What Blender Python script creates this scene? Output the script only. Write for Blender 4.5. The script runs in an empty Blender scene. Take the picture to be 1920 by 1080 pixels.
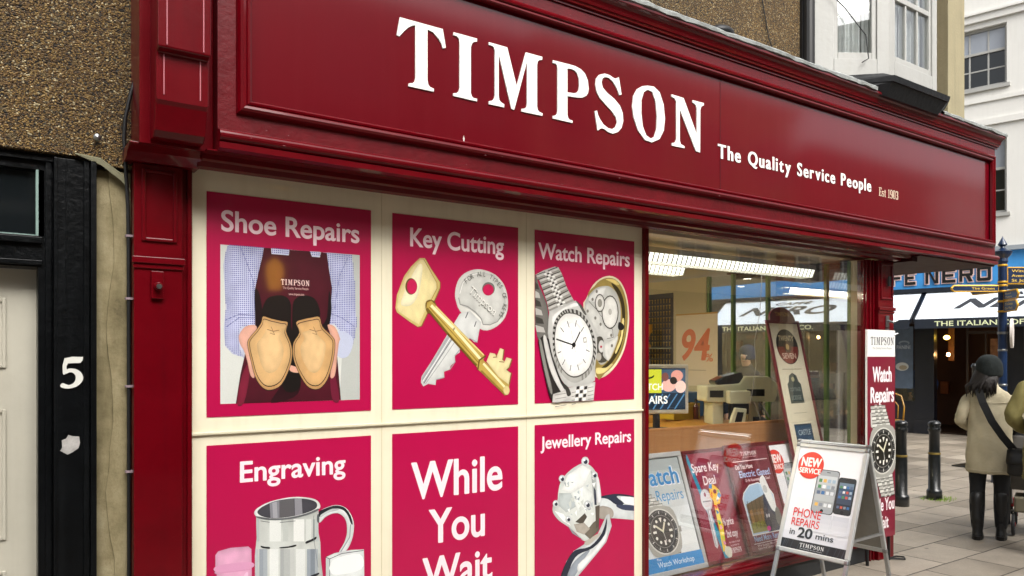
import bpy, bmesh, math, random
from mathutils import Vector, Matrix
from mathutils.geometry import tessellate_polygon, delaunay_2d_cdt
from mathutils import noise as mnoise
R = math.radians
scene = bpy.context.scene
col = scene.collection

# ------------------------------------------------------------------ camera
cam_d = bpy.data.cameras.new('camera')
cam = bpy.data.objects.new('camera', cam_d); col.objects.link(cam)
cam_d.sensor_width = 36.0
cam_d.lens = 1450.0 / 1920.0 * 36.0
cam_d.shift_y = 130.0 / 1920.0
cam_d.clip_start = 0.05; cam_d.clip_end = 500
cam.location = (0, -3.43, 1.62)
cam.rotation_euler = (R(90), 0, R(54.989) - R(90))
scene.camera = cam
cam_d.dof.use_dof = True; cam_d.dof.focus_distance = 4.3; cam_d.dof.aperture_fstop = 8.0

# ------------------------------------------------------------------ sky, sun, exposure
SUN_EL, SUN_AZ = 46.0, 262.0          # azimuth in the x-y plane, measured from +x towards +y
world = bpy.data.worlds.new('World'); scene.world = world; world.use_nodes = True
wn, wl = world.node_tree.nodes, world.node_tree.links
bg = wn['Background']
sky = wn.new('ShaderNodeTexSky'); sky.sky_type = 'NISHITA'; sky.sun_disc = False
sky.sun_elevation = R(SUN_EL); sky.sun_rotation = R(90 - SUN_AZ)
sky.air_density = 1.0; sky.dust_density = 6.0; sky.ozone_density = 1.0
hs = wn.new('ShaderNodeHueSaturation'); hs.inputs['Saturation'].default_value = 0.22
wl.new(sky.outputs[0], hs.inputs['Color']); wl.new(hs.outputs[0], bg.inputs['Color'])
bg.inputs['Strength'].default_value = 0.14
sd = bpy.data.lights.new('sun', 'SUN'); sd.energy = 1.5; sd.angle = R(48); sd.color = (1.0, 0.96, 0.90)
sun = bpy.data.objects.new('sun', sd); col.objects.link(sun)
dv = Vector((math.cos(R(SUN_AZ)) * math.cos(R(SUN_EL)), math.sin(R(SUN_AZ)) * math.cos(R(SUN_EL)), math.sin(R(SUN_EL))))
sun.rotation_euler = dv.to_track_quat('Z', 'Y').to_euler()
vs = scene.view_settings
vs.view_transform = 'Standard'; vs.look = 'None'; vs.gamma = 1.0; vs.exposure = 1.05
try: vs.use_curve_mapping = False
except Exception: pass
scene.cycles.max_bounces = 8; scene.cycles.transparent_max_bounces = 16

# ------------------------------------------------------------------ materials
def lin(h):
    h = h.lstrip('#'); o = []
    for i in (0, 2, 4):
        v = int(h[i:i+2], 16) / 255.0
        o.append(v / 12.92 if v <= 0.04045 else ((v + 0.055) / 1.055) ** 2.4)
    return (o[0], o[1], o[2], 1.0)
def scl(c, k): return (min(1, c[0]*k), min(1, c[1]*k), min(1, c[2]*k), 1)
MATS = {}
def base(name):
    m = bpy.data.materials.new(name); m.use_nodes = True
    nt = m.node_tree; return m, nt.nodes, nt.links, nt.nodes['Principled BSDF']
def mat(name, hexc, rough=.5, var=.12, scale=6., coat=0., metal=0., bump=0., bscale=80., stain=None, streak=0., spec=.5, crough=.05):
    """painted / solid material: noise-varied colour, rough variation, optional vertical dirt streaks and bump"""
    if name in MATS: return MATS[name]
    m, n, l, p = base(name); c = lin(hexc)
    tc = n.new('ShaderNodeTexCoord')
    nz = n.new('ShaderNodeTexNoise'); nz.inputs['Scale'].default_value = scale; nz.inputs['Detail'].default_value = 7; nz.inputs['Roughness'].default_value = .65
    l.new(tc.outputs['Object'], nz.inputs['Vector'])
    rp = n.new('ShaderNodeValToRGB'); rp.color_ramp.elements[0].position = .3; rp.color_ramp.elements[1].position = .7
    rp.color_ramp.elements[0].color = scl(c, 1 - var); rp.color_ramp.elements[1].color = scl(c, 1 + var)
    l.new(nz.outputs['Fac'], rp.inputs['Fac']); cur = rp.outputs['Color']
    if streak > 0:
        mp = n.new('ShaderNodeMapping'); mp.inputs['Scale'].default_value = (14, 14, .8); l.new(tc.outputs['Object'], mp.inputs['Vector'])
        n2 = n.new('ShaderNodeTexNoise'); n2.inputs['Scale'].default_value = 1.5; n2.inputs['Detail'].default_value = 6; l.new(mp.outputs[0], n2.inputs['Vector'])
        r2 = n.new('ShaderNodeValToRGB'); r2.color_ramp.elements[0].position = .5; r2.color_ramp.elements[1].position = .78
        r2.color_ramp.elements[0].color = (0, 0, 0, 1); r2.color_ramp.elements[1].color = (streak, streak, streak, 1)
        l.new(n2.outputs['Fac'], r2.inputs['Fac'])
        mx = n.new('ShaderNodeMix'); mx.data_type = 'RGBA'; l.new(r2.outputs['Color'], mx.inputs['Factor']); l.new(cur, mx.inputs['A'])
        mx.inputs['B'].default_value = lin(stain or '#2a201c'); cur = mx.outputs['Result']
    l.new(cur, p.inputs['Base Color'])
    mr = n.new('ShaderNodeMapRange'); mr.inputs['To Min'].default_value = max(.02, rough*.8); mr.inputs['To Max'].default_value = min(1, rough*1.25)
    l.new(nz.outputs['Fac'], mr.inputs['Value']); l.new(mr.outputs[0], p.inputs['Roughness'])
    p.inputs['Metallic'].default_value = metal; p.inputs['Coat Weight'].default_value = coat; p.inputs['Coat Roughness'].default_value = crough
    p.inputs['Specular IOR Level'].default_value = spec
    if bump > 0:
        nb = n.new('ShaderNodeTexNoise'); nb.inputs['Scale'].default_value = bscale; nb.inputs['Detail'].default_value = 5; l.new(tc.outputs['Object'], nb.inputs['Vector'])
        b = n.new('ShaderNodeBump'); b.inputs['Strength'].default_value = min(1, bump); b.inputs['Distance'].default_value = .01
        l.new(nb.outputs['Fac'], b.inputs['Height']); l.new(b.outputs[0], p.inputs['Normal'])
    MATS[name] = m; return m
def print_mat(name, rough, coat, crough=.04, emit=0.):
    """printed sheet: colours of the print are stored per face"""
    m, n, l, p = base(name)
    a = n.new('ShaderNodeAttribute'); a.attribute_name = 'ink'
    tc = n.new('ShaderNodeTexCoord'); nz = n.new('ShaderNodeTexNoise'); nz.inputs['Scale'].default_value = 420; nz.inputs['Detail'].default_value = 2
    l.new(tc.outputs['Object'], nz.inputs['Vector'])
    nz2 = n.new('ShaderNodeTexNoise'); nz2.inputs['Scale'].default_value = 3; nz2.inputs['Detail'].default_value = 4; l.new(tc.outputs['Object'], nz2.inputs['Vector'])
    ad = n.new('ShaderNodeMath'); ad.operation = 'MULTIPLY_ADD'; ad.inputs[1].default_value = .35; ad.inputs[2].default_value = .82
    l.new(nz.outputs['Fac'], ad.inputs[0])
    ad2 = n.new('ShaderNodeMath'); ad2.operation = 'MULTIPLY_ADD'; ad2.inputs[1].default_value = .16; ad2.inputs[2].default_value = .92; l.new(nz2.outputs['Fac'], ad2.inputs[0])
    mu = n.new('ShaderNodeMath'); mu.operation = 'MULTIPLY'; l.new(ad.outputs[0], mu.inputs[0]); l.new(ad2.outputs[0], mu.inputs[1])
    mx = n.new('ShaderNodeVectorMath'); mx.operation = 'SCALE'; l.new(a.outputs['Color'], mx.inputs[0]); l.new(mu.outputs[0], mx.inputs['Scale'])
    l.new(mx.outputs[0], p.inputs['Base Color']); p.inputs['Roughness'].default_value = rough
    p.inputs['Coat Weight'].default_value = coat; p.inputs['Coat Roughness'].default_value = crough
    if emit:
        l.new(mx.outputs[0], p.inputs['Emission Color']); p.inputs['Emission Strength'].default_value = emit
    MATS[name] = m; return m
def glass_mat(name, k=1.0, add=0.0, tint=(1, 1, 1, 1), rough=0.0):
    m, n, l, p = base(name); n.remove(p); out = n['Material Output']
    t = n.new('ShaderNodeBsdfTransparent'); t.inputs[0].default_value = tint
    g = n.new('ShaderNodeBsdfGlossy'); g.inputs['Roughness'].default_value = rough
    ge = n.new('ShaderNodeNewGeometry'); dt = n.new('ShaderNodeVectorMath'); dt.operation = 'DOT_PRODUCT'
    l.new(ge.outputs['Incoming'], dt.inputs[0]); l.new(ge.outputs['Normal'], dt.inputs[1])
    ab_ = n.new('ShaderNodeMath'); ab_.operation = 'ABSOLUTE'; l.new(dt.outputs['Value'], ab_.inputs[0])
    om = n.new('ShaderNodeMath'); om.operation = 'SUBTRACT'; om.inputs[0].default_value = 1; om.use_clamp = True; l.new(ab_.outputs[0], om.inputs[1])
    pw_ = n.new('ShaderNodeMath'); pw_.operation = 'POWER'; pw_.inputs[1].default_value = 4.2; l.new(om.outputs[0], pw_.inputs[0])
    f = n.new('ShaderNodeMath'); f.operation = 'MULTIPLY_ADD'; f.inputs[1].default_value = .93; f.inputs[2].default_value = .045; l.new(pw_.outputs[0], f.inputs[0])
    a = n.new('ShaderNodeMath'); a.operation = 'MULTIPLY_ADD'; a.use_clamp = True; a.inputs[1].default_value = k; a.inputs[2].default_value = add
    l.new(f.outputs[0], a.inputs[0])
    s = n.new('ShaderNodeMixShader'); l.new(a.outputs[0], s.inputs[0]); l.new(t.outputs[0], s.inputs[1]); l.new(g.outputs[0], s.inputs[2])
    l.new(s.outputs[0], out.inputs[0]); MATS[name] = m; return m
def emit_mat(name, hexc, st):
    m, n, l, p = base(name); p.inputs['Base Color'].default_value = lin(hexc)
    p.inputs['Emission Color'].default_value = lin(hexc); p.inputs['Emission Strength'].default_value = st; MATS[name] = m; return m
def pebble_mat(name):
    m, n, l, p = base(name); tc = n.new('ShaderNodeTexCoord')
    nw = n.new('ShaderNodeTexNoise'); nw.inputs['Scale'].default_value = 40; l.new(tc.outputs['Object'], nw.inputs['Vector'])
    mxv = n.new('ShaderNodeMix'); mxv.data_type = 'VECTOR'; mxv.inputs['Factor'].default_value = .012
    l.new(tc.outputs['Object'], mxv.inputs['A']); l.new(nw.outputs['Color'], mxv.inputs['B'])
    v = n.new('ShaderNodeTexVoronoi'); v.inputs['Scale'].default_value = 165; l.new(mxv.outputs['Result'], v.inputs['Vector'])
    sp = n.new('ShaderNodeSeparateColor'); l.new(v.outputs['Color'], sp.inputs[0])
    rp = n.new('ShaderNodeValToRGB'); cr = rp.color_ramp
    for i, (po, h) in enumerate(((0, '#2c2314'), (.15, '#614722'), (.34, '#7f602c'), (.54, '#94743a'), (.70, '#6e5024'), (.84, '#a0834c'), (.945, '#cfbd92'))):
        e = cr.elements[i] if i < 2 else cr.elements.new(po); e.position = po; e.color = lin(h)
    cr.interpolation = 'CONSTANT'; l.new(sp.outputs[0], rp.inputs['Fac'])
    big = n.new('ShaderNodeTexNoise'); big.inputs['Scale'].default_value = 2.2; big.inputs['Detail'].default_value = 5; l.new(tc.outputs['Object'], big.inputs['Vector'])
    mr = n.new('ShaderNodeMapRange'); mr.inputs['From Min'].default_value = .3; mr.inputs['From Max'].default_value = .7; mr.inputs['To Min'].default_value = .72; mr.inputs['To Max'].default_value = 1.2; l.new(big.outputs['Fac'], mr.inputs['Value'])
    dm = n.new('ShaderNodeMapRange'); dm.inputs['From Max'].default_value = .75; dm.inputs['To Min'].default_value = 1.15; dm.inputs['To Max'].default_value = .34; l.new(v.outputs['Distance'], dm.inputs['Value'])
    mu = n.new('ShaderNodeMath'); mu.operation = 'MULTIPLY'; l.new(mr.outputs[0], mu.inputs[0]); l.new(dm.outputs[0], mu.inputs[1])
    sc_ = n.new('ShaderNodeVectorMath'); sc_.operation = 'SCALE'; l.new(rp.outputs['Color'], sc_.inputs[0]); l.new(mu.outputs[0], sc_.inputs['Scale'])
    bn_ = n.new('ShaderNodeTexNoise'); bn_.inputs['Scale'].default_value = 17; bn_.inputs['Detail'].default_value = 6; l.new(tc.outputs['Object'], bn_.inputs['Vector'])
    br_ = n.new('ShaderNodeValToRGB'); br_.color_ramp.elements[0].position = .62; br_.color_ramp.elements[1].position = .70; br_.color_ramp.elements[1].color = (.75, .75, .75, 1); l.new(bn_.outputs['Fac'], br_.inputs['Fac'])
    bx_ = n.new('ShaderNodeMix'); bx_.data_type = 'RGBA'; l.new(br_.outputs['Color'], bx_.inputs['Factor']); l.new(sc_.outputs[0], bx_.inputs['A']); bx_.inputs['B'].default_value = lin('#5c5036')
    l.new(bx_.outputs['Result'], p.inputs['Base Color']); p.inputs['Roughness'].default_value = .75
    inv = n.new('ShaderNodeMath'); inv.operation = 'SUBTRACT'; inv.inputs[0].default_value = 1; l.new(v.outputs['Distance'], inv.inputs[1])
    b = n.new('ShaderNodeBump'); b.inputs['Strength'].default_value = 1; b.inputs['Distance'].default_value = .012; l.new(inv.outputs[0], b.inputs['Height']); l.new(b.outputs[0], p.inputs['Normal'])
    MATS[name] = m; return m
def stone_mat(name):
    m, n, l, p = base(name); tc = n.new('ShaderNodeTexCoord')
    nz = n.new('ShaderNodeTexNoise'); nz.inputs['Scale'].default_value = 7; nz.inputs['Detail'].default_value = 9; nz.inputs['Roughness'].default_value = .7; l.new(tc.outputs['Object'], nz.inputs['Vector'])
    mp = n.new('ShaderNodeMapping'); mp.inputs['Scale'].default_value = (9, 9, 2.0); l.new(tc.outputs['Object'], mp.inputs[0])
    n2 = n.new('ShaderNodeTexNoise'); n2.inputs['Scale'].default_value = 1; n2.inputs['Detail'].default_value = 8; l.new(mp.outputs[0], n2.inputs['Vector'])
    ad = n.new('ShaderNodeMath'); ad.operation = 'ADD'; l.new(nz.outputs['Fac'], ad.inputs[0]); l.new(n2.outputs['Fac'], ad.inputs[1])
    rp = n.new('ShaderNodeValToRGB'); cr = rp.color_ramp
    for i, (po, h) in enumerate(((.34, '#443b26'), (.42, '#6f6547'), (.5, '#857a5a'), (.58, '#978c6c'), (.68, '#aaa183'))):
        e = cr.elements[i] if i < 2 else cr.elements.new(po); e.position = po; e.color = lin(h)
    hf = n.new('ShaderNodeMath'); hf.operation = 'MULTIPLY'; hf.inputs[1].default_value = .5; l.new(ad.outputs[0], hf.inputs[0]); l.new(hf.outputs[0], rp.inputs['Fac'])
    l.new(rp.outputs[0], p.inputs['Base Color']); p.inputs['Roughness'].default_value = .85
    b = n.new('ShaderNodeBump'); b.inputs['Strength'].default_value = .7; b.inputs['Distance'].default_value = .012; l.new(ad.outputs[0], b.inputs['Height']); l.new(b.outputs[0], p.inputs['Normal'])
    MATS[name] = m; return m
def paving_mat(name):
    m, n, l, p = base(name); tc = n.new('ShaderNodeTexCoord')
    br = n.new('ShaderNodeTexBrick'); br.inputs['Scale'].default_value = 1; br.inputs['Brick Width'].default_value = .62; br.inputs['Row Height'].default_value = .40
    br.inputs['Mortar Size'].default_value = .006; br.inputs['Mortar Smooth'].default_value = .3; br.inputs['Bias'].default_value = 0
    br.inputs['Color1'].default_value = lin('#80776a'); br.inputs['Color2'].default_value = lin('#a2988a'); br.inputs['Mortar'].default_value = lin('#37322b')
    nw = n.new('ShaderNodeTexNoise'); nw.inputs['Scale'].default_value = 5; l.new(tc.outputs['Object'], nw.inputs['Vector'])
    mv = n.new('ShaderNodeMix'); mv.data_type = 'VECTOR'; mv.inputs['Factor'].default_value = .012; l.new(tc.outputs['Object'], mv.inputs['A']); l.new(nw.outputs['Color'], mv.inputs['B'])
    l.new(mv.outputs['Result'], br.inputs['Vector'])
    nz = n.new('ShaderNodeTexNoise'); nz.inputs['Scale'].default_value = 1.1; nz.inputs['Detail'].default_value = 9; nz.inputs['Roughness'].default_value = .7; l.new(tc.outputs['Object'], nz.inputs['Vector'])
    fn = n.new('ShaderNodeTexNoise'); fn.inputs['Scale'].default_value = 60; fn.inputs['Detail'].default_value = 4; l.new(tc.outputs['Object'], fn.inputs['Vector'])
    mr = n.new('ShaderNodeMapRange'); mr.inputs['From Min'].default_value = .3; mr.inputs['From Max'].default_value = .7; mr.inputs['To Min'].default_value = .55; mr.inputs['To Max'].default_value = 1.18; l.new(nz.outputs['Fac'], mr.inputs['Value'])
    m2 = n.new('ShaderNodeMapRange'); m2.inputs['To Min'].default_value = .86; m2.inputs['To Max'].default_value = 1.14; l.new(fn.outputs['Fac'], m2.inputs['Value'])
    mu = n.new('ShaderNodeMath'); mu.operation = 'MULTIPLY'; l.new(mr.outputs[0], mu.inputs[0]); l.new(m2.outputs[0], mu.inputs[1])
    s_ = n.new('ShaderNodeVectorMath'); s_.operation = 'SCALE'; l.new(br.outputs['Color'], s_.inputs[0]); l.new(mu.outputs[0], s_.inputs['Scale'])
    vo = n.new('ShaderNodeTexVoronoi'); vo.inputs['Scale'].default_value = 2.6; l.new(mv.outputs['Result'], vo.inputs['Vector'])
    gm = n.new('ShaderNodeValToRGB'); gm.color_ramp.elements[0].position = .05; gm.color_ramp.elements[1].position = .065; gm.color_ramp.elements[0].color = (.45, .45, .45, 1); l.new(vo.outputs['Distance'], gm.inputs['Fac'])
    gx = n.new('ShaderNodeMix'); gx.data_type = 'RGBA'; gx.blend_type = 'MULTIPLY'; gx.inputs['Factor'].default_value = 1; l.new(s_.outputs[0], gx.inputs['A']); l.new(gm.outputs['Color'], gx.inputs['B'])
    l.new(gx.outputs['Result'], p.inputs['Base Color'])
    rr = n.new('ShaderNodeMapRange'); rr.inputs['To Min'].default_value = .35; rr.inputs['To Max'].default_value = .75; l.new(nz.outputs['Fac'], rr.inputs['Value']); l.new(rr.outputs[0], p.inputs['Roughness'])
    b = n.new('ShaderNodeBump'); b.invert = True; b.inputs['Strength'].default_value = .8; b.inputs['Distance'].default_value = .012; l.new(br.outputs['Fac'], b.inputs['Height'])
    b2 = n.new('ShaderNodeBump'); b2.inputs['Strength'].default_value = .35; b2.inputs['Distance'].default_value = .006; l.new(fn.outputs['Fac'], b2.inputs['Height']); l.new(b.outputs[0], b2.inputs['Normal']); l.new(b2.outputs[0], p.inputs['Normal'])
    MATS[name] = m; return m
def brick_mat(name, c1, c2, mo, w=.22, h=.075):
    m, n, l, p = base(name); tc = n.new('ShaderNodeTexCoord'); sx = n.new('ShaderNodeSeparateXYZ'); l.new(tc.outputs['Object'], sx.inputs[0])
    ad = n.new('ShaderNodeMath'); ad.operation = 'ADD'; l.new(sx.outputs[0], ad.inputs[0]); l.new(sx.outputs[1], ad.inputs[1])
    cb = n.new('ShaderNodeCombineXYZ'); l.new(ad.outputs[0], cb.inputs[0]); l.new(sx.outputs[2], cb.inputs[1])
    br = n.new('ShaderNodeTexBrick'); br.inputs['Scale'].default_value = 1; br.inputs['Brick Width'].default_value = w; br.inputs['Row Height'].default_value = h; br.inputs['Mortar Size'].default_value = .006
    br.inputs['Color1'].default_value = lin(c1); br.inputs['Color2'].default_value = lin(c2); br.inputs['Mortar'].default_value = lin(mo); l.new(cb.outputs[0], br.inputs['Vector'])
    l.new(br.outputs['Color'], p.inputs['Base Color']); p.inputs['Roughness'].default_value = .85
    MATS[name] = m; return m

RED = mat('shop_red', '#5e000b', .32, .14, 5, coat=.5, bump=.10, bscale=22, streak=.22, stain='#38060e', crough=.06, spec=.12)
REDW = mat('weathered_red', '#5e0410', .45, .2, 9, spec=.2, coat=.3, bump=.25, bscale=40, streak=.28, stain='#3c0c12', crough=.2)
SIGN = mat('sign_red', '#5f000f', .42, .08, 1.2, coat=.9, streak=.02, stain='#a04a50', crough=.10, spec=.08)
WHITE_L = mat('letter_white', '#f0efe9', .4, .02, 4)
CREAM = mat('cream_panel', '#eee6cb', .42, .045, 2.5, coat=.6, streak=.16, stain='#b3a070', crough=.06)
BLACKP = mat('black_paint', '#040608', .36, .35, 12, coat=.12, spec=.2, bump=.3, bscale=45, streak=.10, stain='#3d4042', crough=.2)
DOORW = mat('door_cream', '#b9b5a6', .5, .07, 3, coat=.1, bump=.12, bscale=20, streak=.16, stain='#8f8369')
LEAD = mat('lead', '#8d918f', .6, .35, 16, bump=.7, bscale=22, metal=.15, streak=.4, stain='#2c2e2c')
LEADD = mat('dark_lead', '#17191c', .5, .3, 10, bump=.4, bscale=20, metal=.2)
WPAINT = mat('white_paint', '#9f9f9b', .5, .05, 5, bump=.2, bscale=26, streak=.22, stain='#8b877a')
STUCCO = mat('white_stucco', '#d3d2cd', .8, .03, 1.2, bump=.15, bscale=60, streak=.12, stain='#a7a498')
BEIGE = mat('beige_render', '#8d8468', .85, .12, 3, bump=.3, bscale=50, streak=.3, stain='#5d5641')
GREYB = mat('dark_grey', '#26282a', .6, .25, 8)
BLACK = mat('black_plain', '#0d0d0e', .45, .2, 8)
IRON = mat('black_iron', '#0d1113', .32, .3, 14, coat=.4, bump=.2, bscale=50)
NAVYP = mat('navy_iron', '#0c2444', .35, .2, 10, coat=.4)
GOLD = mat('gold_paint', '#c99a2a', .4, .12, 10, metal=.3)
ALU = mat('aluminium', '#b9bcbe', .32, .06, 12, metal=.85)
ALUW = mat('satin_silver', '#c9cccb', .36, .05, 12, metal=.5)
STEEL = mat('steel', '#9a9c9c', .28, .1, 10, metal=.9)
PANELG = mat('grey_board', '#8d8b82', .6, .14, 5, bump=.1)
WOOD = mat('window_board_wood', '#b07c4a', .55, .12, 2.5, streak=.3, stain='#8a5a30', bump=.08)
OCHRE = mat('ochre_wood', '#b8842c', .5, .15, 4, streak=.2, stain='#7d541a')
WALLIN = mat('inner_wall', '#cfc7a6', .8, .05, 2)
CEIL = mat('inner_ceiling', '#cdc6b2', .85, .04, 3)
BLUE_S = mat('sign_blue', '#3d90d2', .5, .05, 1.5, streak=.06, stain='#3a78a8')
NAVY = mat('navy_paint', '#090f1b', .4, .25, 5, coat=.3)
AWN = mat('awning_canvas', '#d6dfe8', .85, .05, 2, bump=.15, bscale=9, streak=.1, stain='#aab4bc')
AWND = mat('awning_valance', '#141d2a', .8, .15, 5)
GREEN = mat('green_frame', '#4c6e12', .45, .15, 5, coat=.3)
PRINT = print_mat('glossy_print', .38, .45, .05)
PRINTM = print_mat('matt_print', .5, .25, .1)
SCREEN = print_mat('screen_print', .3, .5, .05, emit=.55)
GLASS = glass_mat('window_glass', 1.5, .045)
GLASSF = glass_mat('far_glass', 1.0, .06, (.9, .92, .92, 1))
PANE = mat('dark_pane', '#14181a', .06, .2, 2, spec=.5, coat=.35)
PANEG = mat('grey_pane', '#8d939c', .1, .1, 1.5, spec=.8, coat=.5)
LACE = mat('lace_curtain', '#e6e6e4', .9, .12, 18, streak=.5, stain='#a4a6ac')
TUBE = emit_mat('lit_tube', '#f4f6ea', 1.4)
TUBE_FILL = emit_mat('added_fill_tube', '#fff0d4', 30)  # glow of the added, unseen light that lifts the interior
DOWN = emit_mat('downlight_glow', '#fff6e0', 8)
LAMPY = emit_mat('lit_lamp', '#ffcf50', 14)
WARM = emit_mat('warm_bulb', '#ffc27a', 20)
PEB = pebble_mat('pebbledash'); STONE = stone_mat('old_stone'); PAVE = paving_mat('paving')

# ------------------------------------------------------------------ mesh helpers
class MB:
    """collects shapes and links them as ONE mesh object"""
    def __init__(s): s.bm = bmesh.new()
    def vadd(s, pts): return [s.bm.verts.new(p) for p in pts]
    def face(s, pts): return s.bm.faces.new(s.vadd(pts))
    def box(s, x0, x1, y0, y1, z0, z1):
        v = s.vadd([(x, y, z) for z in (z0, z1) for y in (y0, y1) for x in (x0, x1)])
        for f in ((0, 2, 3, 1), (4, 5, 7, 6), (0, 1, 5, 4), (2, 6, 7, 3), (0, 4, 6, 2), (1, 3, 7, 5)): s.bm.faces.new([v[i] for i in f])
        return s
    def obox(s, o, ax, ay, az):
        """box from a corner and three edge vectors"""
        o, ax, ay, az = map(Vector, (o, ax, ay, az))
        v = s.vadd([o + ax*i + ay*j + az*k for k in (0, 1) for j in (0, 1) for i in (0, 1)])
        for f in ((0, 2, 3, 1), (4, 5, 7, 6), (0, 1, 5, 4), (2, 6, 7, 3), (0, 4, 6, 2), (1, 3, 7, 5)): s.bm.faces.new([v[i] for i in f])
        return s
    def prism(s, poly, o, u, v, w):
        """extrude a 2D polygon (in axes u, v from o) along w, capped"""
        o, u, v, w = map(Vector, (o, u, v, w))
        a = s.vadd([o + u*p[0] + v*p[1] for p in poly]); b = s.vadd([o + u*p[0] + v*p[1] + w for p in poly])
        n = len(poly)
        for i in range(n): s.bm.faces.new((a[i], a[(i+1) % n], b[(i+1) % n], b[i]))
        for q, rv in ((a, True), (b, False)):
            tr = tessellate_polygon([[x.co for x in q]])
            for t in tr:
                try: s.bm.faces.new([q[i] for i in t])
                except ValueError: pass
        return s
    def tube(s, pts, r, seg=8, cap=True):
        pts = [Vector(p) for p in pts]; n = len(pts); rr = r if isinstance(r, (list, tuple)) else [r]*n; rings = []
        ref = None
        for i, p in enumerate(pts):
            d = (pts[min(i+1, n-1)] - pts[max(i-1, 0)]).normalized()
            if ref is None: ref = d.orthogonal().normalized()
            ref = (ref - d*ref.dot(d)); ref = ref.normalized() if ref.length > 1e-5 else d.orthogonal().normalized()
            b = d.cross(ref)
            rings.append(s.vadd([p + (ref*math.cos(2*math.pi*k/seg) + b*math.sin(2*math.pi*k/seg))*rr[i] for k in range(seg)]))
        for i in range(n-1):
            for k in range(seg): s.bm.faces.new((rings[i][k], rings[i][(k+1) % seg], rings[i+1][(k+1) % seg], rings[i+1][k]))
        if cap:
            s.bm.faces.new(rings[0][::-1]); s.bm.faces.new(rings[-1])
        return s
    def loft(s, rings, seg=20, cap=True, pw=1.0):
        """rings: (cx, cy, cz, rx, ry[, rot]) stacked ellipses"""
        R_ = []
        for g in rings:
            cx, cy, cz, rx, ry = g[:5]; ro = g[5] if len(g) > 5 else 0; q = []
            for k in range(seg):
                t = 2*math.pi*k/seg; c, d = math.cos(t), math.sin(t)
                a = math.copysign(abs(c)**pw, c)*rx; b = math.copysign(abs(d)**pw, d)*ry
                q.append((cx + a*math.cos(ro) - b*math.sin(ro), cy + a*math.sin(ro) + b*math.cos(ro), cz))
            R_.append(s.vadd(q))
        for i in range(len(R_)-1):
            for k in range(seg): s.bm.faces.new((R_[i][k], R_[i][(k+1) % seg], R_[i+1][(k+1) % seg], R_[i+1][k]))
        if cap: s.bm.faces.new(R_[0][::-1]); s.bm.faces.new(R_[-1])
        return s
    def lathe(s, prof, c=(0, 0, 0), seg=20): return s.loft([(c[0], c[1], c[2]+z, r, r) for r, z in prof], seg)
    def ball(s, c, rx, ry, rz, seg=16, n=8):
        return s.loft([(c[0], c[1], c[2] - rz*math.cos(math.pi*i/n), max(1e-4, rx*math.sin(math.pi*i/n)), max(1e-4, ry*math.sin(math.pi*i/n))) for i in range(n+1)], seg)
    def build(s, name, m=None, parent=None, bevel=0, smooth=False, sub=0):
        bmesh.ops.recalc_face_normals(s.bm, faces=s.bm.faces)
        me = bpy.data.meshes.new(name); s.bm.to_mesh(me); s.bm.free()
        o = bpy.data.objects.new(name, me); col.objects.link(o)
        if m: me.materials.append(m)
        if parent: o.parent = parent
        if smooth:
            for f in me.polygons: f.use_smooth = True
        if bevel:
            b = o.modifiers.new('bevel', 'BEVEL'); b.width = bevel; b.segments = 2; b.limit_method = 'ANGLE'; b.angle_limit = R(40)
        if sub:
            b = o.modifiers.new('sub', 'SUBSURF'); b.levels = sub; b.render_levels = sub
        return o
def tag(o, label=None, cat=None, group=None, kind=None):
    if label: o['label'] = label
    if cat: o['category'] = cat
    if group: o['group'] = group
    if kind: o['kind'] = kind
    return o
def thing(name, loc, label, cat, group=None, rot=(0, 0, 0)):
    o = bpy.data.objects.new(name, None); col.objects.link(o); o.location = loc; o.rotation_euler = rot; o.empty_display_size = .1
    return tag(o, label, cat, group)
def copy_tree(o, parent=None):
    c = o.copy(); col.objects.link(c)
    if parent: c.parent = parent
    for ch in o.children: copy_tree(ch, c)
    return c

_tc = {}
def text_tris(s, off=0.0):
    """triangles of a line of text in the built-in sans face, size 1"""
    if (s, off) in _tc: return _tc[(s, off)]
    cu = bpy.data.curves.new('t', 'FONT'); cu.body = s; cu.size = 1; cu.offset = off; cu.resolution_u = 8
    ob = bpy.data.objects.new('t', cu); col.objects.link(ob)
    dg = bpy.context.evaluated_depsgraph_get(); dg.update()
    me = bpy.data.meshes.new_from_object(ob.evaluated_get(dg)); me.calc_loop_triangles()
    vs_ = [(v.co.x, v.co.y) for v in me.vertices]; tr = [tuple(t.vertices) for t in me.loop_triangles]
    bpy.data.objects.remove(ob); bpy.data.curves.remove(cu); bpy.data.meshes.remove(me)
    _tc[(s, off)] = (vs_, tr); return vs_, tr
def catmull(p, m=4):
    o = []; n = len(p)
    for i in range(n):
        p0, p1, p2, p3 = p[i-1], p[i], p[(i+1) % n], p[(i+2) % n]
        for k in range(m):
            t = k/m; o.append(tuple(.5*((2*p1[q]) + (-p0[q]+p2[q])*t + (2*p0[q]-5*p1[q]+4*p2[q]-p3[q])*t*t + (-p0[q]+3*p1[q]-3*p2[q]+p3[q])*t**3) for q in (0, 1)))
    return o
def inside(p, x, y):
    r = False; n = len(p)
    for i in range(n):
        (x1, y1), (x2, y2) = p[i], p[(i+1) % n]
        if (y1 > y) != (y2 > y) and x < (x2-x1)*(y-y1)/(y2-y1)+x1: r = not r
    return r
def area2(p): return abs(sum(p[i-1][0]*p[i][1]-p[i][0]*p[i-1][1] for i in range(len(p))))/2
CAPH = 0.69
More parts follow.
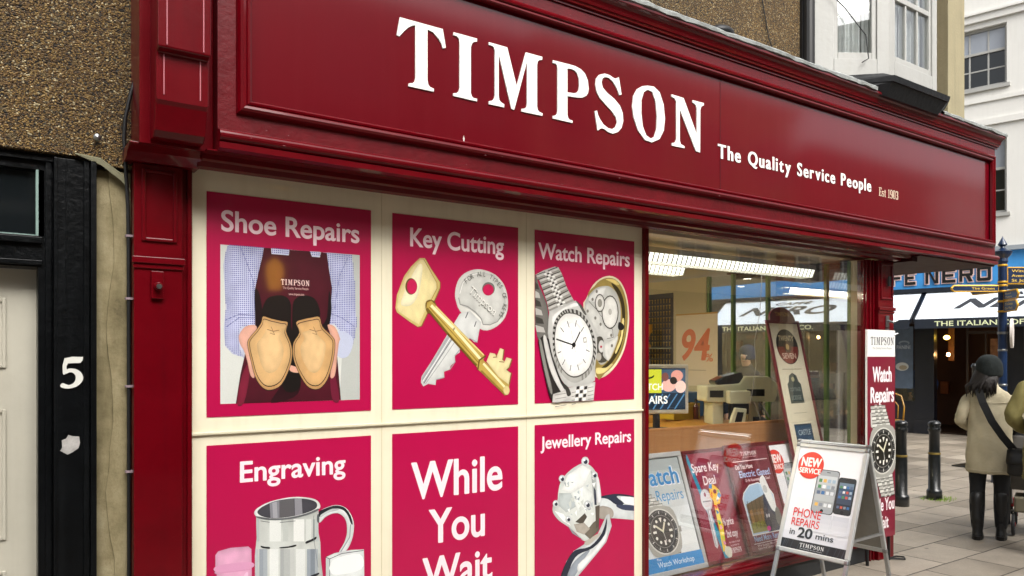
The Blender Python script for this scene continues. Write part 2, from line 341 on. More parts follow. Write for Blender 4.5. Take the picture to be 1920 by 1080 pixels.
class Art:
    """flat printed artwork: local x to the right, z up, each ink layer a hair in front of the last"""
    def __init__(s, clip=None, eps=.00004): s.v = []; s.f = []; s.c = []; s.k = 0; s.eps = eps; s.clip = clip
    def tri(s, pts, tris, hexc, cols=None):
        b = len(s.v); y = -s.eps*s.k; s.v += [(a, y, c) for a, c in pts]; s.c += (cols if cols else [lin(hexc)]*len(pts))
        for t in tris:
            (ax, az), (bx, bz), (cx, cz) = (pts[i] for i in t); ar = (bx-ax)*(cz-az) - (cx-ax)*(bz-az)
            if abs(ar) < 1e-12: continue
            t = t if ar > 0 else t[::-1]; s.f.append([b+i for i in t])
    def poly(s, hexc, *loops, smooth=0, z=None):
        s.k += 1
        L = [catmull(l) if smooth else list(l) for l in loops]
        if s.clip: L = [[(min(max(x, s.clip[0]), s.clip[1]), min(max(y, s.clip[2]), s.clip[3])) for x, y in l] for l in L]
        pts = [p for l in L for p in l]
        s.tri(pts, tessellate_polygon([[Vector((x, y, 0)) for x, y in l] for l in L]), hexc); return s
    def shaded(s, hexc, loop, edge=.22, tone=.15, gx=0., gz=0., fine=1.0):
        """a photographed shape in the print: tone falls off towards its outline and drifts across it"""
        if s.clip: loop = [(min(max(x, s.clip[0]), s.clip[1]), min(max(y, s.clip[2]), s.clip[3])) for x, y in loop]
        xs = [p[0] for p in loop]; zs = [p[1] for p in loop]; ar = abs(sum(loop[i-1][0]*loop[i][1]-loop[i][0]*loop[i-1][1] for i in range(len(loop))))/2
        st = max(.005, math.sqrt(ar)/16)*fine; pts = []
        for i in range(len(loop)):
            (x0, z0), (x1, z1) = loop[i], loop[(i+1) % len(loop)]; n = max(1, int(math.hypot(x1-x0, z1-z0)/st))
            pts += [(x0+(x1-x0)*k/n, z0+(z1-z0)*k/n) for k in range(n)]
        nb = len(pts)
        def dist(x, z): return min(math.hypot(x-a, z-b) for a, b in pts[:nb])
        g = []; zz = min(zs)+st*.5; r = 0
        while zz < max(zs):
            xx = min(xs)+st*(.5 if r % 2 else .1)
            while xx < max(xs):
                if inside(loop, xx, zz) and dist(xx, zz) > st*.45: g.append((xx, zz))
                xx += st
            zz += st*.87; r += 1
        al = pts+g
        try: V, _, F, *_r = delaunay_2d_cdt([Vector(p) for p in al], [(i, (i+1) % nb) for i in range(nb)], [], 1, 1e-6)
        except Exception: return s.poly(hexc, loop)
        if not F: return s.poly(hexc, loop)
        c = lin(hexc); w = math.sqrt(ar)*.22; cx, cz = sum(xs)/len(xs), sum(zs)/len(zs); L = max(max(xs)-min(xs), max(zs)-min(zs)) or 1; co = []
        for v in V:
            d = dist(v.x, v.y); k = 1 - edge*(1-min(1, d/w))**2 + gx*(v.x-cx)/L + gz*(v.y-cz)/L
            k += tone*mnoise.noise(Vector((v.x*14, v.y*9, s.k*1.7))) + tone*.7*mnoise.noise(Vector((v.x*46, v.y*30, s.k*2.3)))
            co.append((min(1, c[0]*k), min(1, c[1]*k), min(1, c[2]*k), 1))
        s.k += 1; s.tri([(v.x, v.y) for v in V], [f for f in F if len(f) == 3], hexc, co); return s
    def rect(s, hexc, x0, x1, y0, y1): return s.poly(hexc, [(x0, y0), (x1, y0), (x1, y1), (x0, y1)])
    def ell(s, hexc, cx, cy, rx, ry, n=28, rot=0):
        return s.poly(hexc, [(cx+rx*math.cos(t)*math.cos(rot)-ry*math.sin(t)*math.sin(rot), cy+rx*math.cos(t)*math.sin(rot)+ry*math.sin(t)*math.cos(rot)) for t in (2*math.pi*i/n for i in range(n))])
    def line(s, hexc, pts, w):
        s.k += 1
        for (x0, y0), (x1, y1) in zip(pts, pts[1:]):
            d = math.hypot(x1-x0, y1-y0) or 1; nx, ny = -(y1-y0)/d*w/2, (x1-x0)/d*w/2; ex, ey = (x1-x0)/d*w*.2, (y1-y0)/d*w*.2
            s.tri([(x0-ex+nx, y0-ey+ny), (x0-ex-nx, y0-ey-ny), (x1+ex-nx, y1+ey-ny), (x1+ex+nx, y1+ey+ny)], [(0, 1, 2), (0, 2, 3)], hexc)
        return s
    def dots(s, hexc, loop, pitch, size):
        s.k += 1; xs = [p[0] for p in loop]; ys = [p[1] for p in loop]; y = min(ys)
        while y < max(ys):
            x = min(xs)
            while x < max(xs):
                if inside(loop, x, y): s.tri([(x, y), (x+size, y), (x+size, y+size), (x, y+size)], [(0, 1, 2), (0, 2, 3)], hexc)
                x += pitch
            y += pitch
        return s
    def text(s, hexc, t, x0, x1, yb, cap, off=.012, rot=0, ital=0, natural=False, center=False):
        """line of text: x0..x1 wide (or its own width), baseline yb, capital height cap"""
        if off > .014:
            ex = (off-.012)*cap/CAPH
            for dx_, dz_ in ((-ex, 0), (ex, 0), (0, ex*.8), (0, -ex*.8)): s.text(hexc, t, x0+dx_, None if x1 is None else x1+dx_, yb+dz_, cap, .012, rot, ital, natural, center)
            off = .012
        s.k += 1; vs_, tr = text_tris(t, off)
        if not vs_: return s
        mn = min(v[0] for v in vs_); mx = max(v[0] for v in vs_); ky = cap/CAPH
        kx = ky*(natural if natural else 1) if (natural or x1 is None) else (x1-x0)/(mx-mn)
        if center: x0 = x0 - (mx-mn)*kx/2
        P_ = []
        for x, y in vs_:
            a = (x-mn)*kx + y*ky*ital; b = y*ky; P_.append((x0 + a*math.cos(rot) - b*math.sin(rot), yb + a*math.sin(rot) + b*math.cos(rot)))
        if s.clip: P_ = [(min(max(x, s.clip[0]), s.clip[1]), min(max(y, s.clip[2]), s.clip[3])) for x, y in P_]
        s.tri(P_, tr, hexc); return s
    def serif(s, hexc, t, x0, x1, yb, cap):
        """the capitals drawn for the fascia sign, reused small"""
        s.k += 1; k = cap/.3055; K = (x1-x0)/2.0571
        for ch in t:
            L = [[(x0 + (q[i]*1e-4-.6841)*K, yb + (q[i+1]*1e-4-.242)*k) for i in range(0, len(q), 2)] for q in GLYPH[ch]]
            pts = [p for l in L for p in l]; s.tri(pts, tessellate_polygon([[Vector((x, y, 0)) for x, y in l] for l in L]), hexc)
        return s
    def load(s, rows):
        for r in rows:
            pr = lambda q: [(q[i]*1e-4, q[i+1]*1e-4) for i in range(0, len(q), 2)]
            if r[0] == 'P' and len(r[3]) == 1 and area2(pr(r[3][0])) > 3e-4 and len(r[3][0]) > 8: s.shaded(r[1], catmull(pr(r[3][0]), 3) if r[2] else pr(r[3][0]))
            elif r[0] == 'P': s.poly(r[1], *[pr(q) for q in r[3]], smooth=r[2])
            elif r[0] == 'L': s.line(r[1], pr(r[3]), r[2]*1e-4*2.2)
            elif r[0] == 'D': s.dots(r[1], pr(r[4]), r[2]*1e-4, r[3]*1e-4)
        return s
    def build(s, name, m, parent=None, loc=(0, 0, 0)):
        me = bpy.data.meshes.new(name); me.from_pydata(s.v, [], s.f)
        at = me.color_attributes.new('ink', 'FLOAT_COLOR', 'CORNER'); i = 0
        for lp in me.loops: at.data[lp.index].color = s.c[lp.vertex_index]
        me.materials.append(m); o = bpy.data.objects.new(name, me); col.objects.link(o); o.location = loc
        if parent: o.parent = parent
        return o
ART={
'shoe':[('P','#d3d6cf',0,[[566,7382,6966,7410,6966,545,566,550]]),
('P','#b9bcb6',0,[[6391,7409,6966,7410,6966,545,5939,555]]),
('P','#ccd0e6',0,[[877,7379,2438,7388,2239,6501,2090,5792,2020,4690,2060,3993,1647,3884,1356,3482,1405,2891,1550,2545,1068,2692,764,3034,707,3765,783,4646,735,5718,688,6495,783,7088]]),
('P','#ccd0e6',0,[[5053,7401,6562,7412,6677,6366,6758,4862,6792,4000,6677,3352,6391,2598,5826,2619,5939,3130,5939,3768,5715,4082,5360,4073,5492,4816,5548,5664,5437,6503,5327,7128]]),
('P','#ccd0e6',0,[[2700,7379,3613,7392,3509,7117,2740,7120]]),
('P','#ccd0e6',0,[[4458,7397,4998,7408,4966,7154,4619,7159]]),
('D','#4448a0',86,46,[877,7379,2438,7388,2239,6501,2090,5792,2020,4690,2060,3993,1647,3884,1356,3482,1405,2891,1550,2545,1068,2692,764,3034,707,3765,783,4646,735,5718,688,6495,783,7088]),
('D','#4448a0',86,46,[5053,7401,6562,7412,6677,6366,6758,4862,6792,4000,6677,3352,6391,2598,5826,2619,5939,3130,5939,3768,5715,4082,5360,4073,5492,4816,5548,5664,5437,6503,5327,7128]),
('D','#4448a0',86,46,[2700,7379,3613,7392,3509,7117,2740,7120]),
('D','#4448a0',86,46,[4458,7397,4998,7408,4966,7154,4619,7159]),
('L','#8286b4',16,[1405,7334,1647,6759,1961,5884,2001,4889]),
('L','#7478a8',14,[783,4157,1356,4420,2001,4390]),
('L','#7478a8',14,[820,3865,1356,4272,2001,4271]),
('L','#7478a8',14,[5448,4603,6051,4410,6711,3999]),
('L','#8286b4',14,[6391,7313,5939,6322,5715,4824]),
('P','#c3c8dc',1,[[1356,3778,1599,3883,1453,3385,1599,2595,1531,2545,1337,3088]]),
('P','#bfc5da',1,[[5882,3767,6620,3459,6391,2620,5849,2640]]),
('P','#4c0e1e',0,[[2418,7387,2740,7393,2761,7142,3540,7140,3561,7387,4512,7401,4619,7159,4998,7156,5053,7401,5327,7381,5437,6608,5581,5771,5515,4817,5382,3968,5826,2704,6017,553,1212,547,1405,1805,1647,2892,2040,3893,2020,5489,2189,6298,2358,7011]]),
('P','#2a0711',1,[[3354,1474,3770,1672,4086,1254,3770,747,2740,525,3046,1073]]),
('P','#7a1c34',1,[[1453,1705,1745,2297,1794,1700,1550,565,1260,555]]),
('P','#6a1730',1,[[5492,1647,5715,1750,5939,555,5603,566]]),
('P','#1a0a0e',1,[[2020,5489,2239,5299,2358,4301,2090,3894]]),
('P','#15080c',1,[[5437,5658,5327,4389,5053,3961,5382,3863,5559,4818]]),
('P','#17100e',1,[[2358,4301,2388,4804,2589,5164,2994,5314,3405,5271,3644,4903,3644,3929,3822,3419,3561,2494,3354,3412,3046,3915]]),
('P','#17100e',1,[[3697,3930,3717,4906,3875,5221,4245,5371,4673,5287,4922,4952,4987,4379,4405,3946,3980,3421,3770,2905]]),
('P','#120c0a',1,[[3561,3518,3875,3420,4086,1254,3251,1221]]),
('P','#dca793',1,[[1337,3482,1599,3883,1991,3971,2110,3794,1814,3341,1765,2893,2020,1747,1843,1749,1696,2396,1550,2842,1405,3088]]),
('P','#dba58f',1,[[5360,4052,5715,3976,5972,3450,5916,3236,5826,2492,5715,1697,5492,1647,5603,2492,5692,3181,5548,3549]]),
('P','#dba58f',1,[[3561,2187,3927,2081,3980,1854,3613,1930]]),
('P','#1c120c',1,[[2382,4377,2741,4285,3208,4195,3503,4130,3418,3733,3630,3215,3715,2694,3587,2068,3219,1325,2741,1077,2362,1189,2048,1653,1848,2385,1698,3093,1778,3397,2079,3757,2311,4119]]),
('P','#c99c66',1,[[2388,4352,2740,4262,3199,4173,3488,4110,3405,3719,3613,3211,3697,2699,3571,2084,3210,1354,2740,1111,2368,1220,2060,1676,1863,2396,1716,3091,1794,3390,2090,3744,2318,4099]]),
('P','#2c1c10',1,[[2411,4257,2739,4172,3165,4089,3433,4030,3357,3667,3549,3195,3627,2719,3511,2148,3175,1469,2739,1242,2392,1343,2105,1767,1922,2436,1785,3084,1858,3362,2133,3691,2346,4022]]),
('P','#dcb27a',1,[[2419,4223,2738,4140,3153,4059,3414,4001,3339,3649,3527,3189,3602,2726,3489,2171,3162,1510,2738,1289,2401,1387,2122,1799,1943,2451,1809,3081,1880,3352,2148,3672,2356,3994]]),
('P','#e3bd88',1,[[2518,3806,2730,3750,3004,3694,3176,3655,3127,3422,3250,3118,3300,2813,3225,2446,3010,2008,2730,1859,2506,1922,2320,2195,2200,2628,2111,3048,2159,3228,2338,3441,2476,3654]]),
('P','#1c120c',1,[[3862,4140,4184,4296,4619,4393,4972,4425,5116,3980,5565,3560,5735,3239,5644,2375,5351,1496,4950,1077,4488,1141,4162,1538,3840,2171,3712,2694,3744,3217,4022,3693]]),
('P','#c99c66',1,[[3875,4119,4192,4272,4619,4368,4966,4399,5107,3962,5548,3549,5715,3234,5626,2386,5338,1523,4944,1110,4490,1173,4170,1563,3854,2185,3728,2699,3759,3213,4033,3680]]),
('P','#2c1c10',1,[[3926,4040,4221,4181,4619,4270,4941,4298,5073,3892,5482,3508,5636,3215,5554,2427,5287,1625,4921,1241,4499,1298,4201,1660,3906,2239,3789,2717,3818,3196,4073,3630]]),
('P','#d8ab72',1,[[3944,4011,4232,4149,4619,4235,4932,4262,5060,3867,5458,3493,5609,3208,5528,2442,5268,1661,4912,1287,4502,1343,4212,1695,3925,2258,3811,2724,3840,3189,4088,3613]]),
('P','#e3bd88',1,[[4169,3661,4360,3752,4618,3807,4825,3824,4910,3562,5171,3314,5270,3125,5217,2620,5047,2104,4812,1855,4540,1889,4347,2121,4156,2495,4080,2805,4099,3115,4264,3396]]),
('L','#8a6440',14,[2569,3784,2842,3708,3097,3764]),
('L','#8a6440',10,[2690,3625,2893,3558,2740,3908]),
('L','#8a6440',14,[4501,3824,4792,3746,5064,3804]),
('L','#8a6440',10,[4630,3660,4846,3590,4684,3953])],
'key':[('P','#e4e2da',1,[[3551,5829,3714,6465,4103,6896,4717,7144,5342,7162,6070,6941,6625,6436,6859,5754,6831,5058,6532,4509,5978,4113,5297,3977,4453,4378,3844,4955,3628,5390]]),
('P','#cfcfc8',1,[[3775,5840,3973,6443,4453,6880,5162,7037,5886,6892,6439,6426,6700,5747,6625,5051,6162,4499,5613,4295,5252,4308,5073,4620,4453,5050,3930,5254]]),
('P','#d6d7d3',0,[[3844,4807,4453,4976,5162,4397,5028,3904,4912,3338,4717,3351,4453,3557,3844,2956,3844,2808,3543,2622,3569,2327,3287,2108,3245,1925,2907,1818,2924,1526,2448,1424,2423,1149,1996,1215,1711,1092,1573,1295,1605,1581,2242,2440,3076,3683]]),
('P','#b9bbb9',0,[[1605,1510,2242,2404,3118,3684,3415,3579,2490,2294,1751,1184]]),
('L','#74767a',22,[1751,1256,2490,2294,3415,3527]),
('L','#8d9094',14,[1654,1437,2324,2368,3177,3612]),
('L','#f2f2ee',18,[1686,1350,2407,2331,3287,3569]),
('L','#909394',14,[1832,1218,2656,2221,3586,3397]),
('L','#55575a',26,[4190,4595,4339,4897]),
('L','#55575a',26,[4735,4161,4841,4426]),
('L','#8d8d88',26,[3775,5618,3861,5288,4321,5195,4806,4913,5162,4585,5270,4286,5704,4274,6180,4461,6625,4974]),
('L','#f6f5ef',14,[3844,5843,4034,6409,4497,6845,5162,6999]),
('L','#9b9d9c',20,[3844,2956,3543,2622]),
('L','#9b9d9c',20,[3569,2327,3245,1925]),
('L','#9b9d9c',20,[2924,1526,2448,1424]),
('L','#9b9d9c',20,[4912,3338,4453,3542]),
('P','#77766f',0,[[6015,6205,5995,6096,5938,5995,5849,5913,5737,5858,5613,5836,5490,5847,5379,5891,5292,5964,5235,6058,5216,6165,5235,6273,5292,6373,5379,6454,5490,6510,5613,6534,5737,6524,5849,6480,5938,6407,5995,6313]]),
('P','#c4154f',0,[[5941,6140,5924,6045,5875,5958,5798,5887,5702,5839,5595,5820,5489,5830,5393,5868,5317,5932,5269,6013,5252,6106,5269,6200,5317,6287,5393,6358,5489,6406,5595,6427,5702,6418,5798,6380,5875,6316,5924,6234]]),
('P','#8a6d28',0,[[204,4948,282,5583,673,6520,1068,7041,1549,7489,1832,7510,2201,6973,2698,6350,2698,6058,2366,5389,1996,4797,1630,4104,1428,4049,909,4336,282,4740]]),
('P','#d8c178',0,[[166,4968,243,5603,633,6539,1028,7060,1508,7507,1792,7528,2159,6992,2656,6369,2656,6078,2324,5409,1955,4817,1589,4125,1388,4070,870,4356,243,4760]]),
('P','#ead99e',0,[[259,5006,336,5607,696,6472,1092,6993,1549,7439,1735,7423,2448,6343,2473,6054,1996,5251,1468,4193,949,4443,352,4799]]),
('P','#f6ecc4',1,[[477,5120,594,5619,870,6270,1428,7158,1670,7031,1428,5729,1028,5142]]),
('L','#9c7d35',16,[1735,7452,2490,6324,2490,6033,2159,5438]),
('P','#6b5220',0,[[1340,6082,1324,5953,1278,5835,1208,5740,1119,5678,1020,5653,922,5668,834,5723,764,5810,719,5922,704,6048,719,6176,764,6293,834,6387,922,6451,1020,6477,1119,6462,1208,6409,1278,6321,1324,6209]]),
('P','#c4154f',0,[[1364,6076,1350,5958,1309,5851,1245,5764,1165,5706,1076,5684,988,5698,908,5748,845,5828,805,5930,791,6046,805,6162,845,6269,908,6356,988,6414,1076,6437,1165,6424,1245,6375,1309,6295,1350,6192]]),
('P','#7a5d1e',1,[[1832,5029,1873,5354,2159,5460,2407,5304,2407,5050,1996,4747]]),
('P','#c3a650',0,[[1930,5306,2159,5402,2490,5126,5414,2624,5270,2420,6953,1079,6906,655,6653,492,4984,1894,4806,2136,3076,3757,1873,4995]]),
('L','#6f571c',55,[1930,4997,3160,3721,4850,2135]),
('L','#f4e7b4',70,[2176,5150,3500,4022,5091,2473]),
('L','#e2cd84',34,[2423,5123,3930,3809,5297,2677]),
('L','#8b6f2a',22,[2045,5073,3330,3871,4966,2285]),
('L','#6b531c',40,[5414,2624,5028,2398,4939,1909]),
('L','#8f7432',50,[5162,1832,6625,585]),
('L','#f0e2ae',60,[5297,2208,6719,891]),
('P','#83692c',0,[[5541,2306,5768,2784,6088,2724,6180,2571,6411,3032,6644,2957,6551,2418,6691,2302,6831,2533,7161,2455,6972,1991,6803,1862,7114,1680,6972,1063,6319,1498]]),
('P','#e6d7a2',0,[[5477,2321,5704,2799,6024,2739,6116,2587,6346,3047,6579,2972,6486,2433,6625,2317,6766,2548,7095,2471,6906,2007,6737,1878,7048,1697,6906,1080,6254,1514]]),
('L','#7a6028',20,[5905,2548,6143,2571]),
('L','#7a6028',20,[6300,2319,6607,2294]),
('P','#d9c68a',0,[[6972,769,6962,693,6933,625,6887,571,6829,538,6766,527,6702,541,6645,578,6599,634,6570,703,6560,779,6570,855,6599,923,6645,977,6702,1010,6766,1021,6829,1008,6887,971,6933,916,6962,846]])],
'watch':[('P','#efe6c2',1,[[3512,5305,3721,5955,4250,6786,5002,7275,5769,7378,6438,7069,6890,6343,7118,5265,7061,4175,6720,3002,6102,2089,5220,1440,4464,1386,4250,2019]]),
('P','#9a8443',1,[[3774,5716,4357,6710,5002,7169,5769,7263,6382,6942,6799,6255,7004,5261,6924,4173,6607,3085,5991,2214,5165,1604,4464,1531]]),
('P','#3a3014',1,[[5658,6944,6214,6726,6641,6082,6799,5171,6720,4169,6438,3167,5880,2379,5220,1890,4786,1853,5658,2503,6326,3663,6550,4997,6326,6068]]),
('P','#d9c272',1,[[5220,7165,5880,7203,6326,6939,6102,6869,5658,7026]]),
('P','#e9d68c',1,[[6550,4831,6720,4752,6550,3666,6102,2833,5991,2915,6438,3831]]),
('P','#e0cc86',1,[[4517,1936,5220,1931,5658,2174,5769,2091,5111,1646,4517,1596]]),
('P','#b9b9b2',1,[[3596,5348,3879,6082,4464,6595,5220,6772,5769,6661,6214,6187,6438,5243,6270,4077,5769,2997,5220,2217,4678,2219,4357,3313]]),
('P','#d6d5cf',1,[[3932,6044,4517,6516,5220,6674,5002,6174,4464,5825,3985,5805]]),
('P','#cbcac3',1,[[3617,5229,3932,5722,4678,5184,5002,4542,5658,4148,5880,3657,5002,3564,4357,4122]]),
('P','#cfcec6',1,[[5111,3320,5658,3531,6214,3827,5991,3163,5438,2339,5111,2830]]),
('P','#4b473e',1,[[4464,3638,4894,3766,5111,3320,5002,2666,5329,2339,4678,2260,4517,2909]]),
('P','#c6c5bf',0,[[5133,3198,5121,3084,5087,2981,5034,2900,4967,2847,4894,2829,4820,2847,4754,2898,4702,2979,4668,3081,4657,3194,4668,3307,4702,3409,4754,3490,4820,3543,4894,3562,4967,3545,5034,3494,5087,3413,5121,3311]]),
('P','#aaa59a',0,[[4894,2585,4883,2509,4853,2441,4805,2387,4745,2353,4678,2341,4612,2353,4552,2388,4504,2442,4474,2509,4464,2585,4474,2660,4504,2727,4552,2781,4612,2816,4678,2828,4745,2817,4805,2782,4853,2728,4883,2660]]),
('P','#b03040',0,[[4937,3172,4933,3149,4923,3128,4906,3112,4885,3101,4861,3098,4838,3101,4817,3111,4800,3127,4790,3148,4786,3170,4790,3193,4800,3213,4817,3230,4838,3240,4861,3244,4885,3241,4906,3231,4923,3214,4933,3194]]),
('P','#4a463c',0,[[6258,5253,6224,4940,6126,4656,5973,4429,5782,4282,5570,4228,5360,4272,5171,4410,5022,4627,4927,4901,4894,5207,4927,5516,5022,5797,5171,6024,5360,6174,5570,6232,5782,6193,5973,6059,6126,5842,6224,5564]]),
('P','#dcdad2',0,[[6180,5251,6150,4961,6063,4698,5928,4488,5758,4352,5570,4302,5384,4343,5216,4471,5084,4672,4999,4926,4970,5210,4999,5496,5084,5756,5216,5966,5384,6105,5570,6158,5758,6121,5928,5996,6063,5796,6150,5538]]),
('P','#b9b6ac',0,[[5703,5259,5696,5203,5677,5152,5648,5111,5611,5084,5570,5074,5530,5082,5493,5106,5464,5145,5445,5195,5438,5250,5445,5306,5464,5357,5493,5398,5530,5425,5570,5436,5611,5428,5648,5404,5677,5365,5696,5315]]),
('P','#4a463c',0,[[5154,5756,5135,5588,5080,5436,4993,5314,4884,5233,4764,5203,4645,5225,4537,5298,4451,5413,4397,5560,4378,5724,4397,5890,4451,6042,4537,6164,4645,6245,4764,6277,4884,6256,4993,6185,5080,6069,5135,5921]]),
('P','#d3d1c9',0,[[5089,5753,5073,5606,5027,5472,4955,5365,4864,5295,4764,5268,4664,5288,4575,5352,4503,5453,4458,5582,4442,5727,4458,5873,4503,6006,4575,6113,4664,6184,4764,6212,4864,6193,4955,6130,5027,6029,5073,5899]]),
('P','#8e8b80',0,[[4937,5747,4929,5671,4904,5602,4866,5546,4818,5510,4764,5496,4711,5506,4663,5539,4625,5591,4601,5658,4592,5733,4601,5809,4625,5877,4663,5933,4711,5970,4764,5984,4818,5974,4866,5942,4904,5889,4929,5822]]),
('L','#4a463c',14,[3932,5803,4517,5341,4894,4947]),
('L','#4a463c',14,[5329,3650,5824,3739,5769,4232,5548,4269]),
('P','#77736a',0,[[3911,5239,3907,5209,3895,5182,3876,5160,3853,5145,3827,5140,3801,5143,3777,5156,3759,5177,3747,5204,3742,5233,3747,5263,3759,5290,3777,5312,3801,5327,3827,5332,3853,5329,3876,5316,3895,5295,3907,5269]]),
('P','#77736a',0,[[4496,4854,4491,4824,4479,4796,4460,4774,4436,4760,4410,4754,4384,4758,4360,4771,4341,4792,4329,4819,4325,4849,4329,4879,4341,4906,4360,4928,4384,4943,4410,4948,4436,4944,4460,4931,4479,4910,4491,4884]]),
('P','#77736a',0,[[4905,4499,4900,4469,4888,4441,4869,4419,4845,4405,4818,4399,4792,4404,4767,4417,4748,4438,4736,4465,4732,4495,4736,4525,4748,4553,4767,4575,4792,4589,4818,4595,4845,4591,4869,4577,4888,4556,4900,4529]]),
('P','#77736a',0,[[4603,6415,4599,6385,4586,6357,4567,6335,4544,6320,4517,6314,4491,6317,4467,6330,4448,6350,4436,6377,4431,6407,4436,6437,4448,6465,4467,6487,4491,6502,4517,6508,4544,6505,4567,6492,4586,6472,4599,6445]]),
('P','#77736a',0,[[4282,5939,4278,5909,4266,5881,4247,5859,4223,5844,4197,5838,4171,5842,4147,5855,4128,5875,4116,5902,4112,5931,4116,5961,4128,5989,4147,6011,4171,6026,4197,6032,4223,6028,4247,6016,4266,5995,4278,5968]]),
('P','#77736a',0,[[5747,3861,5742,3831,5730,3803,5710,3781,5686,3766,5658,3761,5631,3765,5607,3779,5587,3801,5575,3828,5570,3858,5575,3889,5587,3917,5607,3939,5631,3953,5658,3958,5686,3954,5710,3940,5730,3919,5742,3892]]),
('P','#77736a',0,[[5802,3244,5798,3214,5785,3186,5766,3164,5741,3150,5714,3145,5686,3149,5662,3163,5642,3185,5630,3212,5625,3243,5630,3273,5642,3301,5662,3323,5686,3337,5714,3342,5741,3338,5766,3324,5785,3302,5798,3275]]),
('P','#1c1a16',1,[[6270,4657,6663,4501,6607,4208,6236,4242]]),
('P','#6f6c66',1,[[-37,7090,307,6497,645,5898,888,5290,966,4519,888,3588,269,3503,68,4189,-37,4569]]),
('P','#3d3a35',0,[[-18,6709,211,6584,288,6304,-18,6327]]),
('P','#b5b2ab',0,[[-18,6235,288,6112,374,5832,11,5854]]),
('P','#3d3a35',0,[[-18,5761,365,5640,461,5359,39,5381]]),
('P','#b5b2ab',0,[[-18,5288,442,5166,548,4885,68,4908]]),
('P','#3d3a35',0,[[-18,4814,519,4692,635,4410,96,4435]]),
('P','#b5b2ab',0,[[-18,4340,596,4216,722,3933,125,3961]]),
('P','#cdcbc4',0,[[-37,7105,596,7390,1379,7659,1656,7631,1926,7249,2278,6522,2788,5795,985,5100,839,5597,596,6204,355,6730,115,7023]]),
('P','#4a4640',0,[[-37,7090,529,7291,572,7246,7,7045]]),
('P','#8d8a82',0,[[104,6947,667,7147,748,7062,187,6863]]),
('P','#4a4640',0,[[1039,7472,1557,7655,1601,7607,1084,7423]]),
('P','#97948c',0,[[1175,7327,1689,7509,1767,7423,1254,7241]]),
('P','#6d6a63',0,[[529,7291,688,7347,756,7275,598,7219]]),
('P','#efeee8',0,[[606,7211,764,7267,840,7187,682,7131]]),
('P','#3b3833',0,[[808,7236,966,7293,1035,7220,876,7164]]),
('P','#efeee8',0,[[884,7156,1042,7212,1118,7132,960,7076]]),
('P','#6d6a63',0,[[870,7411,1030,7468,1097,7396,938,7339]]),
('P','#efeee8',0,[[945,7331,1105,7388,1180,7307,1021,7251]]),
('P','#4a4640',0,[[187,6863,748,7062,791,7017,230,6818]]),
('P','#8d8a82',0,[[328,6719,887,6917,946,6818,389,6616]]),
('P','#4a4640',0,[[1254,7241,1767,7423,1812,7375,1300,7193]]),
('P','#97948c',0,[[1390,7096,1901,7277,1955,7183,1447,6999]]),
('P','#3b3833',0,[[748,7062,906,7118,974,7045,817,6989]]),
('P','#efeee8',0,[[825,6981,982,7037,1059,6956,902,6901]]),
('P','#6d6a63',0,[[1026,7006,1183,7062,1246,6986,1089,6930]]),
('P','#efeee8',0,[[1093,6921,1250,6977,1294,6879,1138,6822]]),
('P','#3b3833',0,[[1086,7182,1245,7238,1313,7165,1154,7109]]),
('P','#efeee8',0,[[1162,7101,1320,7157,1396,7076,1238,7020]]),
('P','#4a4640',0,[[389,6616,946,6818,971,6762,416,6558]]),
('P','#8d8a82',0,[[476,6427,1027,6637,1075,6531,527,6316]]),
('P','#4a4640',0,[[1447,6999,1955,7183,1979,7128,1472,6942]]),
('P','#97948c',0,[[1524,6826,2027,7018,2069,6921,1569,6725]]),
('P','#6d6a63',0,[[946,6818,1101,6874,1142,6785,986,6728]]),
('P','#efeee8',0,[[991,6718,1146,6775,1191,6676,1036,6617]]),
('P','#3b3833',0,[[1176,6737,1331,6796,1371,6708,1216,6648]]),
('P','#efeee8',0,[[1221,6638,1375,6698,1419,6600,1265,6539]]),
('P','#6d6a63',0,[[1280,6939,1437,6996,1476,6909,1319,6851]]),
('P','#efeee8',0,[[1324,6841,1480,6900,1523,6804,1367,6744]]),
('P','#4a4640',0,[[527,6316,1075,6531,1101,6475,554,6257]]),
('P','#8d8a82',0,[[612,6126,1157,6350,1205,6243,657,6014]]),
('P','#4a4640',0,[[1569,6725,2069,6921,2094,6866,1595,6667]]),
('P','#97948c',0,[[1648,6551,2146,6755,2199,6658,1699,6449]]),
('P','#3b3833',0,[[1075,6531,1229,6591,1269,6502,1116,6440]]),
('P','#efeee8',0,[[1121,6430,1274,6492,1319,6393,1166,6330]]),
('P','#6d6a63',0,[[1303,6454,1457,6516,1499,6428,1345,6364]]),
('P','#efeee8',0,[[1350,6354,1504,6418,1551,6320,1396,6255]]),
('P','#3b3833',0,[[1405,6660,1560,6721,1598,6634,1444,6572]]),
('P','#efeee8',0,[[1449,6562,1603,6625,1649,6528,1494,6465]]),
('P','#4a4640',0,[[657,6014,1205,6243,1231,6187,681,5955]]),
('P','#8d8a82',0,[[734,5823,1287,6061,1335,5954,779,5711]]),
('P','#4a4640',0,[[1699,6449,2199,6658,2229,6603,1728,6392]]),
('P','#97948c',0,[[1785,6276,2290,6493,2344,6396,1836,6174]]),
('P','#6d6a63',0,[[1205,6243,1359,6307,1400,6218,1246,6152]]),
('P','#efeee8',0,[[1251,6142,1405,6208,1451,6108,1296,6041]]),
('P','#3b3833',0,[[1436,6170,1591,6236,1633,6148,1477,6080]]),
('P','#efeee8',0,[[1482,6070,1638,6138,1685,6040,1528,5970]]),
('P','#6d6a63',0,[[1535,6381,1690,6446,1733,6359,1577,6293]]),
('P','#efeee8',0,[[1582,6283,1737,6349,1785,6252,1629,6185]]),
('P','#4a4640',0,[[779,5711,1335,5954,1361,5897,803,5651]]),
